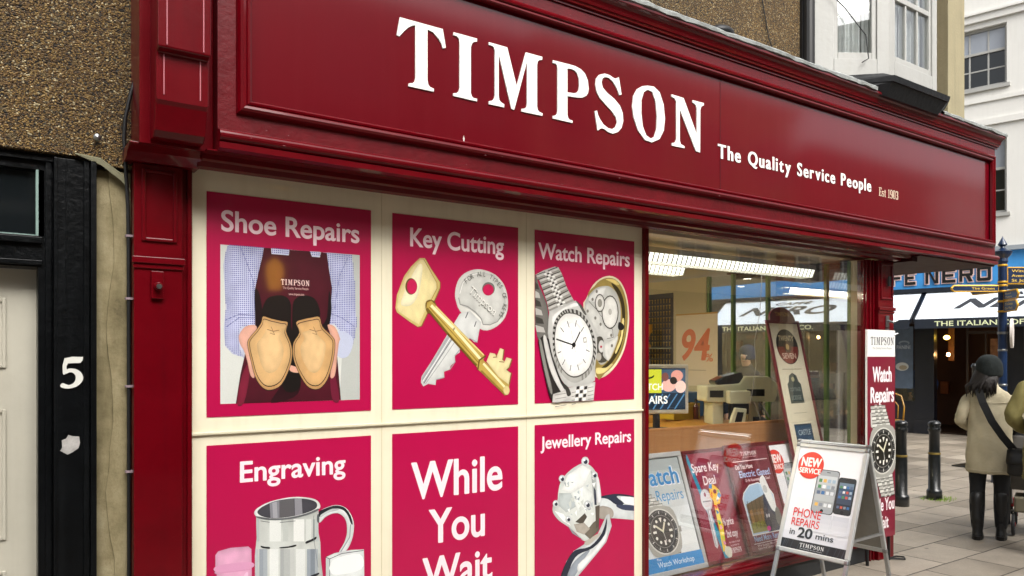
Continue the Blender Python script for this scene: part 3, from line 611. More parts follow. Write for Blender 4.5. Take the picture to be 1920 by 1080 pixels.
('P','#8d8a82',0,[[848,5524,1422,5767,1474,5656,885,5416]]),
('P','#4a4640',0,[[1836,6174,2344,6396,2374,6341,1865,6116]]),
('P','#97948c',0,[[1939,5987,2464,6209,2545,6091,2006,5872]]),
('P','#3b3833',0,[[1335,5954,1491,6022,1534,5931,1377,5862]]),
('P','#efeee8',0,[[1382,5852,1539,5921,1593,5814,1432,5746]]),
('P','#6d6a63',0,[[1574,5880,1734,5949,1787,5852,1623,5784]]),
('P','#efeee8',0,[[1628,5773,1792,5841,1851,5733,1682,5666]]),
('P','#3b3833',0,[[1669,6101,1827,6169,1873,6080,1714,6010]]),
('P','#efeee8',0,[[1720,6000,1879,6069,1942,5961,1779,5892]]),
('P','#4a4640',0,[[885,5416,1474,5656,1502,5596,905,5359]]),
('P','#8d8a82',0,[[948,5232,1564,5465,1617,5353,985,5123]]),
('P','#4a4640',0,[[2006,5872,2545,6091,2592,6024,2044,5806]]),
('P','#97948c',0,[[2121,5676,2685,5889,2767,5770,2188,5560]]),
('P','#6d6a63',0,[[1474,5656,1640,5723,1689,5627,1519,5560]]),
('P','#efeee8',0,[[1524,5550,1694,5616,1748,5509,1574,5444]]),
('P','#3b3833',0,[[1729,5575,1901,5641,1954,5544,1778,5478]]),
('P','#efeee8',0,[[1784,5468,1960,5533,1985,5486,1807,5422]]),
('P','#6d6a63',0,[[1829,5800,1996,5868,2053,5770,1882,5703]]),
('P','#efeee8',0,[[1888,5692,2059,5759,2123,5650,1947,5584]]),
('P','#cbcac4',0,[[985,5123,1876,5467,2890,5815,3304,5537,3638,5109,4197,4522,4517,3638,4517,2909,4378,2018,4357,1193,3932,1015,3096,912,2278,835,1876,1251,1379,2038,985,2970,868,3897,917,4595]]),
('P','#e9e8e3',1,[[1182,4835,1876,5287,2788,5676,3096,5529,2380,5305,1577,4847,1280,4216]]),
('P','#55524c',1,[[2890,5815,3356,5523,3700,5031,3512,5065,3200,5454]]),
('P','#8f8d87',1,[[888,3898,1083,2971,1577,1959,1379,2038,966,2970]]),
('P','#bdbcb5',1,[[2278,5293,3200,5199,3932,4515,4378,3475,4378,2504,3953,1602,3221,1165,2583,1129,1856,1628,1359,2505,1211,3515,1310,4450,1756,5048]]),
('P','#2f2c28',0,[[2278,5293,2411,5304,2500,5092,2380,5092]]),
('P','#2f2c28',0,[[2562,5309,2725,5304,2781,5070,2636,5086]]),
('P','#2f2c28',0,[[2891,5286,3052,5252,3070,5005,2928,5044]]),
('P','#2f2c28',0,[[3200,5199,3336,5123,3319,4881,3200,4952]]),
('P','#2f2c28',0,[[3469,5028,3596,4917,3543,4693,3434,4794]]),
('P','#2f2c28',0,[[3716,4792,3829,4657,3741,4469,3646,4584]]),
('P','#2f2c28',0,[[3932,4515,4028,4362,3903,4231,3827,4352]]),
('P','#2f2c28',0,[[4119,4193,4201,4014,4032,3966,3972,4101]]),
('P','#2f2c28',0,[[4273,3830,4333,3649,4128,3689,4084,3827]]),
('P','#2f2c28',0,[[4378,3475,4409,3308,4195,3419,4165,3553]]),
('P','#2f2c28',0,[[4427,3143,4433,2980,4233,3151,4218,3285]]),
('P','#2f2c28',0,[[4426,2820,4408,2661,4234,2882,4239,3016]]),
('P','#2f2c28',0,[[4378,2504,4335,2344,4191,2605,4218,2746]]),
('P','#85837c',0,[[4279,2180,4212,2019,4107,2312,4154,2459]]),
('P','#85837c',0,[[4134,1865,4047,1725,3980,2040,4049,2171]]),
('P','#85837c',0,[[3953,1602,3847,1498,3805,1824,3900,1925]]),
('P','#85837c',0,[[3728,1407,3600,1329,3571,1654,3693,1734]]),
('P','#85837c',0,[[3469,1263,3341,1209,3319,1529,3445,1586]]),
('P','#85837c',0,[[1856,1628,1756,1751,1817,1987,1906,1878]]),
('P','#85837c',0,[[1660,1888,1571,2035,1650,2243,1731,2110]]),
('P','#85837c',0,[[1490,2189,1419,2347,1511,2522,1576,2382]]),
('P','#2f2c28',0,[[1359,2505,1311,2667,1416,2799,1458,2661]]),
('P','#2f2c28',0,[[1275,2835,1248,3007,1363,3084,1385,2941]]),
('P','#2f2c28',0,[[1229,3179,1217,3350,1341,3373,1349,3229]]),
('P','#2f2c28',0,[[1211,3515,1209,3679,1342,3663,1339,3517]]),
('P','#2f2c28',0,[[1213,3845,1223,4008,1365,3966,1350,3815]]),
('P','#2f2c28',0,[[1242,4166,1270,4314,1418,4251,1387,4113]]),
('P','#2f2c28',0,[[1310,4450,1363,4573,1509,4487,1458,4376]]),
('P','#2f2c28',0,[[1430,4687,1506,4791,1643,4685,1572,4591]]),
('P','#2f2c28',0,[[1589,4887,1673,4972,1798,4846,1719,4770]]),
('P','#2f2c28',0,[[1756,5048,1834,5113,1951,4965,1876,4911]]),
('P','#2f2c28',0,[[1910,5168,1988,5214,2103,5043,2026,5009]]),
('P','#2f2c28',0,[[2073,5250,2168,5276,2277,5084,2186,5068]]),
('P','#55524b',1,[[2376,5110,3205,4968,3838,4363,4180,3555,4233,2740,3912,1911,3205,1466,2530,1435,1898,1864,1445,2655,1326,3519,1445,4386,1868,4927]]),
('P','#f1f0ea',1,[[2388,5047,3188,4910,3798,4326,4128,3546,4180,2760,3870,1960,3188,1530,2537,1500,1926,1913,1489,2677,1373,3512,1489,4349,1897,4871]]),
('P','#fbfaf6',1,[[2480,4557,3053,4455,3489,4034,3724,3477,3761,2915,3541,2342,3053,2032,2587,2007,2146,2302,1830,2851,1746,3453,1830,4057,2125,4432]]),
('L','#23211d',20,[2258,4607,2400,4256]),
('L','#23211d',20,[2942,4665,2839,4306]),
('L','#23211d',20,[3481,4288,3283,4036]),
('L','#23211d',20,[3648,2985,3911,2890]),
('L','#23211d',20,[3429,2448,3617,2223]),
('L','#23211d',20,[3014,2123,3117,1819]),
('L','#23211d',20,[2532,2109,2461,1794]),
('L','#23211d',20,[2097,2426,1906,2129]),
('L','#23211d',20,[1796,2873,1577,2794]),
('L','#23211d',20,[1776,4227,2006,3981]),
('L','#1a1815',38,[2788,3234,2097,3409,1478,3573]),
('L','#1a1815',40,[2736,3257,2993,3657,3200,4003]),
('L','#1a1815',34,[2736,3257,2604,3027]),
('L','#55514a',9,[2860,2822,2502,4243]),
('P','#1a1815',0,[[2880,3259,2873,3214,2853,3174,2821,3143,2781,3122,2736,3115,2692,3121,2652,3141,2621,3173,2600,3212,2593,3256,2600,3300,2621,3340,2652,3372,2692,3392,2736,3400,2781,3393,2821,3374,2853,3342,2873,3303]]),
('P','#9a968c',0,[[3429,3687,3659,3723,3700,3419,3470,3384]]),
('P','#ecebe5',0,[[3491,3640,3638,3666,3659,3466,3512,3440]]),
('P','#2c2926',0,[[192,3487,500,3737,937,3589,1182,2583,1776,1331,2431,492,2329,140,1182,5,937,493,500,2044]]),
('P','#d8d6d0',1,[[538,3584,742,3702,1182,2350,1776,1096,2278,457,2026,346,1280,1339,839,2351]]),
('P','#8c8982',1,[[259,3350,403,3466,790,2042,1182,720,1034,568,596,1889]]),
('P','#d4d2cc',0,[[2278,811,4357,1128,4229,40,1182,5,1231,485,1876,624]]),
('P','#3a3733',1,[[1926,1094,2329,849,2532,450,2278,339,2127,697]]),
('P','#26231f',0,[[2942,876,3169,911,3148,728,2921,701]]),
('P','#f1f0ea',0,[[3231,869,3460,904,3439,721,3210,694]]),
('P','#26231f',0,[[3522,863,3753,898,3732,714,3502,687]]),
('L','#7c7972',16,[2583,528,2890,575]),
('L','#7c7972',16,[3774,777,4197,832]),
('L','#8c8982',16,[1379,427,2177,515]),
('P','#f1f0ea',0,[[2901,654,3127,688,3107,506,2880,480]]),
('P','#26231f',0,[[3190,647,3418,681,3397,498,3169,472]]),
('P','#f1f0ea',0,[[3481,640,3711,674,3690,490,3460,465]]),
('L','#7c7972',16,[2583,306,2890,353]),
('L','#7c7972',16,[3774,553,4197,606]),
('L','#8c8982',16,[1379,209,2177,294]),
('P','#26231f',0,[[2860,433,3086,467,3065,284,2839,259]]),
('P','#f1f0ea',0,[[3148,425,3376,459,3356,276,3127,250]]),
('P','#26231f',0,[[3439,417,3669,451,3648,267,3418,242]]),
('L','#7c7972',16,[2583,85,2890,130]),
('L','#7c7972',16,[3774,328,4197,380]),
('L','#8c8982',16,[1379,-9,2177,74]),
('P','#f1f0ea',0,[[2818,212,3045,245,3024,63,2798,38]]),
('P','#26231f',0,[[3107,203,3335,236,3314,53,3086,29]]),
('P','#f1f0ea',0,[[3397,194,3627,228,3606,44,3376,19]]),
('L','#7c7972',16,[2583,-137,2890,-92]),
('L','#7c7972',16,[3774,103,4197,154]),
('L','#8c8982',16,[1379,-227,2177,-146])],
'mug':[('P','#cfd3cd',0,[[2087,6395,2713,6163,3515,6107,4338,6191,4928,6348,4949,5854,4906,5409,5021,4820,5047,3996,5141,3242,5141,1516,2048,2104,2029,3747,2029,4645,2106,5415,2087,6004]]),
('P','#b3bab8',0,[[2106,6236,2223,6222,2223,5243,2106,5259]]),
('P','#e6e9e4',0,[[2673,6168,3191,6106,3191,5111,2673,5181]]),
('P','#c3c8c2',0,[[3272,6096,3515,6067,3515,5067,3272,5100]]),
('P','#e9ebe6',0,[[3759,6038,4255,5978,4255,4966,3759,5033]]),
('P','#d9ddd7',0,[[4338,5968,4589,5938,4589,4920,4338,4954]]),
('P','#9ea6a4',0,[[4674,5928,4758,5918,4758,4897,4674,4908]]),
('P','#bcc3c0',0,[[4800,5913,4928,5897,4928,4874,4800,4891]]),
('P','#b9c0c2',0,[[2048,4935,2164,4918,2164,2082,2048,2104]]),
('P','#98a0a8',0,[[2223,4910,2398,4885,2398,2037,2223,2071]]),
('P','#a9b1b6',0,[[2398,4885,2575,4860,2575,2004,2398,2037]]),
('P','#e8ebe7',0,[[2673,4846,3071,4790,3071,1910,2673,1985]]),
('P','#a9adac',0,[[3151,4778,3312,4755,3312,1864,3151,1894]]),
('P','#b6bab7',0,[[3312,4755,3596,4715,3596,1810,3312,1864]]),
('P','#c6c9c5',0,[[3596,4715,3800,4686,3800,1771,3596,1810]]),
('P','#e2e5e1',0,[[3862,4677,4296,4615,4296,1677,3862,1759]]),
('P','#9aa3ab',0,[[4380,4604,4547,4580,4547,1629,4380,1661]]),
('P','#838c95',0,[[4547,4580,4758,4550,4758,1589,4547,1629]]),
('P','#a8b0b4',0,[[4758,4550,4906,4529,4906,1561,4758,1589]]),
('P','#1d1f22',1,[[2281,5047,2477,4980,2673,4937,2673,4858,2477,4902,2320,4963]]),
('P','#1d1f22',1,[[3131,4860,3515,4847,3862,4878,3841,4801,3515,4786,3171,4803]]),
('P','#1d1f22',1,[[4330,4955,4589,5022,4822,5113,4800,4993,4589,4920,4338,4853]]),
('P','#eceeea',1,[[1998,6522,2164,6738,2713,6953,3515,7047,4171,6999,4758,6837,5004,6565,4928,6348,4338,6171,3515,6087,2713,6143,2164,6307]]),
('P','#6c7072',1,[[2106,6373,2713,6203,3515,6147,4338,6232,4906,6391,4885,6291,4338,6139,3515,6059,2713,6124,2164,6276]]),
('P','#46454c',1,[[2133,6546,2320,6740,2872,6936,3637,6987,4255,6918,4716,6759,4864,6580,4758,6387,4255,6241,3515,6167,2792,6201,2320,6348]]),
('P','#85858c',0,[[2673,6870,3111,6950,3111,6175,2713,6226]]),
('P','#5f5d60',0,[[3111,6950,3759,6978,3800,6181,3111,6179]]),
('P','#8f8e94',0,[[3800,6974,4130,6939,4171,6231,3821,6183]]),
('P','#a5a5ab',0,[[2792,6885,2991,6923,3031,6185,2832,6204]]),
('L','#55595b',10,[2281,6145,2673,6034]),
('L','#55595b',10,[3131,5970,3841,5955]),
('L','#7c8284',10,[4695,6089,4674,5194,4906,3690]),
('P','#dfe3e1',1,[[4928,6184,5184,6360,5746,6463,6230,6293,6551,5871,6677,5351,6551,4694,6252,4233,5921,4239,6186,4660,6319,5144,6252,5697,5965,6023,5616,6084,5227,5944,4970,5728]]),
('P','#20252b',1,[[4949,6255,5184,6340,5616,6436,5965,6397,6252,6240,6497,5877,6609,5485,6520,5496,6364,5893,6142,6169,5834,6287,5529,6280,5184,6154,4970,5995]]),
('P','#c5cbcb',1,[[5013,6072,5270,6206,5616,6312,5921,6236,5746,6193,5399,6150,5056,5985]]),
('L','#8e9698',22,[6497,5457,6453,4875,6009,4247]),
('P','#565b5f',0,[[4966,5934,4963,5871,4955,5815,4941,5771,4925,5744,4906,5736,4888,5749,4871,5780,4858,5826,4850,5884,4847,5948,4850,6011,4858,6067,4871,6111,4888,6138,4906,6146,4925,6133,4941,6102,4955,6056,4963,5997]]),
('P','#e6aac8',0,[[357,4910,467,5065,985,5144,1740,5095,1875,4960,1894,3769,1894,2133,394,2418,412,4085,314,4158,357,4246]]),
('P','#d995b8',0,[[394,4164,1875,4103,1878,4044,394,4107]]),
('P','#f0c3da',1,[[1549,3825,1702,3994,1721,3758,1626,3541]]),
('P','#dd9dbf',1,[[467,4456,1817,4404,1855,4125,430,4196]]),
('P','#e3e8e6',0,[[5278,4105,5703,4229,6497,4261,7175,4194,7198,2908,7198,1126,5278,1490]]),
('P','#c2c9c8',0,[[5278,4085,5451,3997,5451,1458,5278,1490]]),
('L','#42484a',14,[5278,4101,5464,3995,6053,4157,7152,4146]),
('L','#42484a',12,[5464,3995,5464,1868]),
('P','#f2f5f3',1,[[5616,3910,6948,4006,7038,3273,5616,3248]]),
('P','#20252b',1,[[4547,3359,4928,3441,4928,3359,4631,3264]])],
'ring':[('P','#d9dedd',0,[[4693,4985,5391,5201,6582,5115,7809,4837,7809,3461,5863,3757,4751,3890]]),
('P','#2b3347',1,[[4693,5133,5627,5212,6582,5124,7809,4837,7809,4764,6582,5008,6102,5013,6703,4549,6102,4526,5391,4955]]),
('P','#39415a',1,[[6102,4526,7809,4294,7809,4004,6582,4188]]),
('P','#f3f5f3',1,[[6462,4976,7809,4746,7809,4339,6825,4518]]),
('P','#a9a196',1,[[4751,4587,5627,4402,5863,4022,5627,3785,4751,3890]]),
('P','#d3d8d8',0,[[3501,2496,4578,2954,5274,4003,5509,4063,5709,3334,5274,2424,4235,1615,3111,758,1591,-835,749,-678,1912,953,2235,1744,2780,2256]]),
('P','#252b3c',1,[[1804,887,2289,1778,2890,2283,4007,2339,4925,2996,5333,3864,5157,2878,4235,2220,3111,1995,2616,1517,2289,807]]),
('P','#9aa3ad',1,[[2289,807,2671,1508,3445,1989,4007,2123,3445,1561,2780,727]]),
('P','#f0f2f1',1,[[3111,1441,4235,2047,5157,2878,5391,3199,5157,2440,4121,1632,3222,997]]),
('P','#b9b3a6',1,[[3613,2652,4693,3026,4809,2924,3894,2441]]),
('P','#d8dcd6',1,[[1644,5683,1804,6254,2343,6796,3111,7157,3669,7215,4235,6894,4601,6342,4809,5539,4728,4676,4636,3816,4292,3078,3613,2695,3001,3204,2343,3713,1698,4129,1273,4638,1294,5052,1591,5271]]),
('P','#f3f5f0',0,[[2289,6631,3445,7130,4064,6778,3557,5920,2561,5591,1912,5824]]),
('P','#c3cbc9',0,[[1698,5678,2561,5591,3111,4853,2235,4527,1644,5014]]),
('P','#e9ede8',0,[[2561,5591,3557,5920,4235,5423,4007,4755,3111,4427]]),
('P','#aeb4b0',0,[[4064,6778,4578,6257,4693,5376,4406,4711,4235,5423]]),
('P','#4b453c',0,[[2890,3899,3613,4326,3781,4091,3445,3703]]),
('P','#6d6558',0,[[3557,3131,4235,3692,4693,3897,4693,3200,4007,2770]]),
('P','#b5ada0',0,[[2780,3785,3557,3775,4007,3374,3557,3088,3001,3332]]),
('P','#f5f6f2',0,[[1379,4709,2019,4468,2561,3728,2019,4048]]),
('P','#8d959a',0,[[2343,3755,2671,3290,3557,2745,3001,3162]]),
('P','#2f3648',0,[[4292,5763,4440,5575,4521,4699,4349,4718]]),
('P','#574f45',0,[[4406,4625,4751,4674,4693,3461,4463,3316]]),
('P','#9fa9ad',0,[[3882,4687,3986,4842,4051,4499]]),
('P','#f8f9f6',0,[[2310,4672,2480,4737,2473,4496]]),
('P','#f8f9f6',0,[[4135,4249,4257,4297,4306,4136]]),
('P','#d0d4cc',0,[[2535,5288,2924,5328,2699,5082]]),
('P','#9fa9ad',0,[[2531,6222,2776,6215,2695,6152]]),
('P','#f8f9f6',0,[[3384,4777,3756,4869,3552,4647]]),
('P','#9fa9ad',0,[[3766,4562,4116,4529,3936,4456]]),
('P','#f8f9f6',0,[[2723,6104,2835,6184,2888,5950]]),
('P','#bac4c6',0,[[2510,4406,2661,4396,2674,4304]]),
('P','#bac4c6',0,[[3029,5601,3180,5701,3195,5452]]),
('P','#f8f9f6',0,[[3270,5458,3428,5581,3437,5192]]),
('P','#9fa9ad',0,[[3006,5206,3245,5327,3172,5092]]),
('P','#d0d4cc',0,[[3055,4993,3191,4980,3221,4834]]),
('P','#bac4c6',0,[[2581,4985,2883,5065,2745,4709]]),
('P','#bac4c6',0,[[2250,4984,2425,5008,2413,4742]]),
('P','#f8f9f6',0,[[4156,6270,4301,6428,4327,6198]]),
('P','#9fa9ad',0,[[2806,5396,2969,5380,2971,5124]]),
('P','#d0d4cc',0,[[3160,4663,3345,4773,3327,4424]]),
('P','#d0d4cc',0,[[2411,5054,2577,5197,2575,4836]]),
('P','#f8f9f6',0,[[3505,4671,3768,4709,3674,4361]]),
('P','#bac4c6',0,[[4020,4827,4200,4917,4191,4537]]),
('P','#d0d4cc',0,[[2376,4998,2620,5008,2539,4741]]),
('P','#f8f9f6',0,[[4140,5993,4441,6043,4310,5755]]),
('P','#f8f9f6',0,[[4064,4255,4161,4297,4234,4092]]),
('P','#bac4c6',0,[[3584,4544,3748,4555,3753,4433]]),
('P','#f8f9f6',0,[[2840,4443,2998,4574,3005,4222]]),
('P','#bac4c6',0,[[3663,5904,3899,5975,3832,5805]]),
('P','#d0d4cc',0,[[3441,4857,3597,4851,3609,4589]]),
('P','#bac4c6',0,[[2263,6189,2424,6282,2426,5942]]),
('P','#d0d4cc',0,[[3218,5641,3336,5788,3385,5479]]),
('P','#f8f9f6',0,[[3198,5764,3495,5876,3365,5462]]),
('P','#9fa9ad',0,[[2046,6248,2178,6243,2208,5958]]),
('P','#d0d4cc',0,[[2186,6022,2501,6032,2349,5950]]),
('P','#d0d4cc',0,[[3267,5024,3517,5148,3434,4827]]),
('P','#e6e9e8',1,[[4440,6487,4693,6160,4867,5010,4578,4866,4463,5834]]),
('P','#d5d9d8',0,[[3917,7316,3902,7238,3861,7169,3796,7118,3714,7088,3624,7082,3534,7102,3453,7145,3389,7207,3347,7281,3333,7361,3347,7439,3389,7507,3453,7559,3534,7590,3624,7596,3714,7576,3796,7534,3861,7472,3902,7397]]),
('P','#2a3140',0,[[3804,7291,3797,7250,3776,7214,3744,7187,3703,7171,3658,7168,3613,7178,3572,7200,3540,7232,3519,7271,3512,7313,3519,7354,3540,7390,3572,7417,3613,7433,3658,7436,3703,7426,3744,7404,3776,7372,3797,7333]]),
('P','#ffffff',0,[[3638,7407,3634,7386,3623,7368,3605,7355,3582,7347,3557,7346,3531,7351,3509,7362,3491,7378,3479,7398,3475,7419,3479,7439,3491,7457,3509,7470,3531,7478,3557,7480,3582,7474,3605,7463,3623,7447,3634,7428]]),
('P','#d5d9d8',0,[[2149,6458,2137,6393,2103,6337,2051,6295,1985,6271,1912,6267,1839,6284,1773,6320,1721,6372,1688,6434,1676,6501,1688,6565,1721,6621,1773,6664,1839,6688,1912,6692,1985,6675,2051,6639,2103,6588,2137,6525]]),
('P','#2a3140',0,[[2062,6432,2056,6399,2040,6369,2013,6347,1980,6334,1944,6332,1907,6341,1874,6360,1848,6387,1832,6419,1826,6454,1832,6487,1848,6517,1874,6539,1907,6552,1944,6554,1980,6545,2013,6527,2040,6500,2056,6467]]),
('P','#ffffff',0,[[1913,6547,1910,6530,1901,6515,1886,6504,1868,6498,1847,6497,1827,6502,1808,6511,1794,6525,1785,6541,1781,6558,1785,6575,1794,6590,1808,6601,1827,6607,1847,6608,1868,6603,1886,6594,1901,6580,1910,6564]]),
('P','#d5d9d8',0,[[4590,6447,4577,6381,4541,6322,4485,6279,4415,6254,4337,6250,4260,6268,4190,6305,4135,6359,4099,6423,4087,6491,4099,6558,4135,6616,4190,6659,4260,6685,4337,6689,4415,6671,4485,6634,4541,6581,4577,6516]]),
('P','#2a3140',0,[[4498,6421,4492,6386,4474,6355,4446,6333,4411,6319,4372,6317,4333,6326,4298,6346,4270,6374,4252,6407,4246,6443,4252,6478,4270,6508,4298,6531,4333,6544,4372,6546,4411,6537,4446,6518,4474,6490,4492,6457]]),
('P','#ffffff',0,[[4339,6539,4336,6521,4326,6506,4310,6495,4291,6488,4269,6488,4247,6492,4228,6502,4212,6516,4202,6533,4199,6551,4202,6568,4212,6583,4228,6594,4247,6601,4269,6602,4291,6597,4310,6587,4326,6573,4336,6557]]),
('P','#d5d9d8',0,[[1666,5095,1655,5037,1625,4987,1578,4949,1518,4928,1453,4926,1387,4943,1328,4977,1282,5024,1252,5081,1241,5141,1252,5199,1282,5249,1328,5287,1387,5308,1453,5310,1518,5294,1578,5260,1625,5213,1655,5156]]),
('P','#2a3140',0,[[1591,5070,1586,5039,1571,5013,1547,4993,1517,4982,1485,4981,1452,4990,1422,5007,1399,5032,1384,5061,1379,5093,1384,5123,1399,5150,1422,5169,1452,5180,1485,5182,1517,5173,1547,5156,1571,5131,1586,5101]]),
('P','#ffffff',0,[[1449,5186,1446,5170,1437,5157,1424,5148,1408,5142,1389,5142,1371,5146,1354,5155,1341,5168,1333,5182,1330,5198,1333,5213,1341,5226,1354,5236,1371,5241,1389,5242,1408,5238,1424,5229,1437,5216,1446,5201]]),
('P','#d5d9d8',0,[[4075,4774,4062,4701,4023,4639,3963,4593,3888,4568,3804,4566,3720,4587,3645,4629,3586,4688,3547,4758,3534,4833,3547,4904,3586,4966,3645,5012,3720,5038,3804,5041,3888,5020,3963,4978,4023,4919,4062,4849]]),
('P','#2a3140',0,[[3973,4750,3967,4713,3947,4680,3917,4656,3880,4643,3838,4641,3796,4652,3758,4674,3728,4704,3709,4741,3703,4780,3709,4817,3728,4850,3758,4874,3796,4888,3838,4889,3880,4878,3917,4857,3947,4826,3967,4789]]),
('P','#ffffff',0,[[3812,4871,3808,4852,3798,4836,3781,4824,3760,4818,3736,4817,3713,4823,3692,4834,3675,4850,3664,4868,3661,4888,3664,4906,3675,4922,3692,4934,3713,4941,3736,4941,3760,4936,3781,4925,3798,4909,3808,4891]]),
('P','#d5d9d8',0,[[2583,4106,2572,4047,2541,3997,2493,3959,2432,3939,2365,3938,2298,3956,2238,3991,2190,4039,2159,4097,2149,4158,2159,4217,2190,4267,2238,4304,2298,4325,2365,4327,2432,4309,2493,4274,2541,4226,2572,4168]]),
('P','#2a3140',0,[[2507,4081,2501,4051,2486,4024,2462,4005,2431,3994,2398,3993,2364,4002,2334,4020,2310,4046,2295,4076,2289,4108,2295,4138,2310,4165,2334,4184,2364,4195,2398,4196,2431,4187,2462,4169,2486,4144,2501,4113]]),
('P','#ffffff',0,[[2361,4200,2358,4185,2349,4172,2336,4162,2319,4157,2300,4157,2281,4162,2264,4171,2251,4184,2242,4199,2239,4215,2242,4230,2251,4243,2264,4253,2281,4258,2300,4258,2319,4254,2336,4244,2349,4232,2358,4216]])]}
GLYPH={'T':[[7000,5464,9240,5470,9403,4626,9240,4573,9159,4790,9024,4962,8730,5197,8420,5255,8420,2925,8464,2701,8552,2609,8756,2564,8756,2424,7441,2417,7441,2547,7655,2598,7749,2694,7792,2872,7792,5287,7638,5249,7424,5105,7211,4885,6975,4593,6841,4622]],
'I':[[9824,5469,11148,5472,11148,5334,10985,5280,10871,5172,10795,4985,10795,2769,10852,2618,10957,2550,11148,2554,11148,2424,9815,2434,9815,2561,9999,2605,10120,2708,10166,2885,10166,5080,10120,5245,9999,5328,9824,5334]],
'M':[[11836,5462,12930,5459,13511,3636,14082,5470,15123,5473,15123,5327,14929,5267,14833,5169,14790,4988,14790,2867,14833,2686,14929,2610,15144,2563,15144,2434,13811,2423,13811,2558,14009,2611,14124,2709,14155,2876,14155,5037,13357,2424,13194,2444,12418,5028,12418,2921,12458,2739,12548,2656,12748,2586,12748,2429,11836,2424,11836,2563,12032,2633,12140,2736,12190,2918,12190,5141,12130,5284,12012,5331,11836,5331]],
'P':[[15819,5454,16971,5478,17348,5471,17717,5390,17997,5217,18196,4891,18267,4456,18220,4223,18090,4045,17833,3906,17544,3841,17256,3812,16790,3784,16790,2798,16846,2632,16937,2560,17142,2543,17142,2419,15819,2424,15819,2563,15996,2612,16095,2708,16129,2871,16129,5104,16084,5269,15985,5325,15819,5315],[16790,5236,17051,5266,17290,5237,17463,5114,17578,4854,17601,4475,17555,4226,17440,4088,17233,4012,16790,3978]],
'S':[[20451,5530,20664,4609,20488,4547,20388,4758,20239,4969,20016,5200,19720,5341,19440,5338,19258,5227,19173,5001,19282,4704,19622,4479,20115,4271,20526,3979,20739,3601,20789,3164,20651,2750,20388,2484,20016,2329,19684,2357,19403,2474,19233,2491,19077,2446,18956,2335,18896,2334,18681,3337,18848,3386,18920,3181,19064,2962,19318,2724,19647,2580,19966,2569,20214,2731,20326,2991,20239,3280,19868,3600,19440,3868,19040,4129,18824,4432,18741,4795,18801,5115,19016,5368,19403,5513,19769,5507,20028,5423,20189,5402,20313,5464]],
'O':[[22677,5515,23184,5559,23643,5323,23970,4671,24080,3866,23984,3171,23643,2622,23036,2332,22479,2376,21929,2826,21580,3519,21477,4110,21567,4709,21864,5163,22255,5402],[22677,5286,23036,5243,23318,4741,23426,3895,23386,3138,23211,2686,22943,2537,22571,2648,22295,3124,22177,3861,22190,4593,22373,5084]],
'N':[[24625,5396,25650,5380,26796,3409,26796,4939,26711,5164,26430,5281,26430,5405,27412,5408,27412,5266,27188,5156,27103,4931,27089,2365,26716,2404,25317,4644,25317,2806,25408,2606,25732,2533,25732,2409,24647,2404,24647,2542,24925,2633,25032,2832,25032,5029,24902,5202,24625,5265]]}
TX={'Shoe':(0.0614,0.6939,0.7991,0.0869),'Key':(0.099,0.6597,0.8076,0.0899),'Watch':(0.0256,0.7167,0.8052,0.0858),'Engr':(0.1398,0.6239,0.7928,0.0881),'While':(0.105,0.6493,0.631,0.1786),'You':(0.2041,0.5368,0.3977,0.1665),'Wait':(0.1677,0.5841,0.165,0.1603),'Jew':(0.0405,0.7282,0.8252,0.0682),'tag':(2.8738,4.5776,0.2302,0.0855),'est':(4.6891,4.9599,0.2143,0.0641),'apron':(0.3179,0.449,0.5801,0.0254)}
STAMP=[(0.4234,0.638,0.675),(0.4391,0.6506,0.619),(0.455,0.6633,0.456),(0.4717,0.6709,0.351),(0.4895,0.6774,0.177),(0.5077,0.6821,0.007),(0.5275,0.6815,-0.119),(0.5473,0.6809,-0.312),(0.5645,0.6746,-0.463),(0.5809,0.6665,-0.567),(0.5983,0.656,-0.69),(0.6136,0.6431,-0.823),(0.6272,0.6316,-0.988),(0.6368,0.6142,-1.105),(0.6464,0.5967,-1.221),(0.6521,0.5795,-1.335),(0.6573,0.5605,-1.628),(0.6557,0.5431,-1.829),(0.6506,0.5237,-1.99),(0.6432,0.5071,-2.115),(0.6326,0.4895,-2.115)]
STAMPN=(0.4321,0.594,-0.65,0.199)
# ================================================================== SETTING
g = MB(); g.face([(-60, -60, 0), (90, -60, 0), (90, 60, 0), (-60, 60, 0)])
tag(g.build('pavement', PAVE), kind='structure')

# ================================================================== NEIGHBOUR HOUSE with door number 5
nb = thing('neighbour_house', (-.5, 0, 0), 'pebbledashed house wall with black door surround, cream door and a white number 5', 'house')
w = MB(); X = .5   # local offset: world x = local - .5
def bx(m, x0, x1, y0, y1, z0, z1): return m.box(x0+X, x1+X, y0, y1, z0, z1)
prof = [(-5.5, 2.42), (-.9, 2.405), (.36, 2.40), (.40, 2.385), (.535, 2.37), (.535, 2.8), (.535, 9), (-5.5, 9)]
w.prism([(a+X, b) for a, b in prof], (0, -.012, 0), (1, 0, 0), (0, 0, 1), (0, .3, 0))
bx(w, -5.5, -1.25, -.012, .28, 0, 2.40)
w.build('wall', PEB, nb)
s = MB(); rnd = random.Random(3)
n = 26; zs = [2.36*i/n for i in range(n+1)]
lft = [.405 + rnd.uniform(-.004, .004) for _ in zs]; mid = [.455 + .012*math.sin(i*.9) + rnd.uniform(-.006, .006) for i, _ in enumerate(zs)]
for (xa, ya), (xb, yb) in (((lft, .02), (mid, .010)), ((mid, .002), (None, .0))):
    for i in range(n):
        f = lambda a, k: (a[k] if a else .528)
        s.face([(f(xa, i)+X, ya, zs[i]), (f(xb, i)+X, yb, zs[i]), (f(xb, i+1)+X, yb, zs[i+1]), (f(xa, i+1)+X, ya, zs[i+1])])
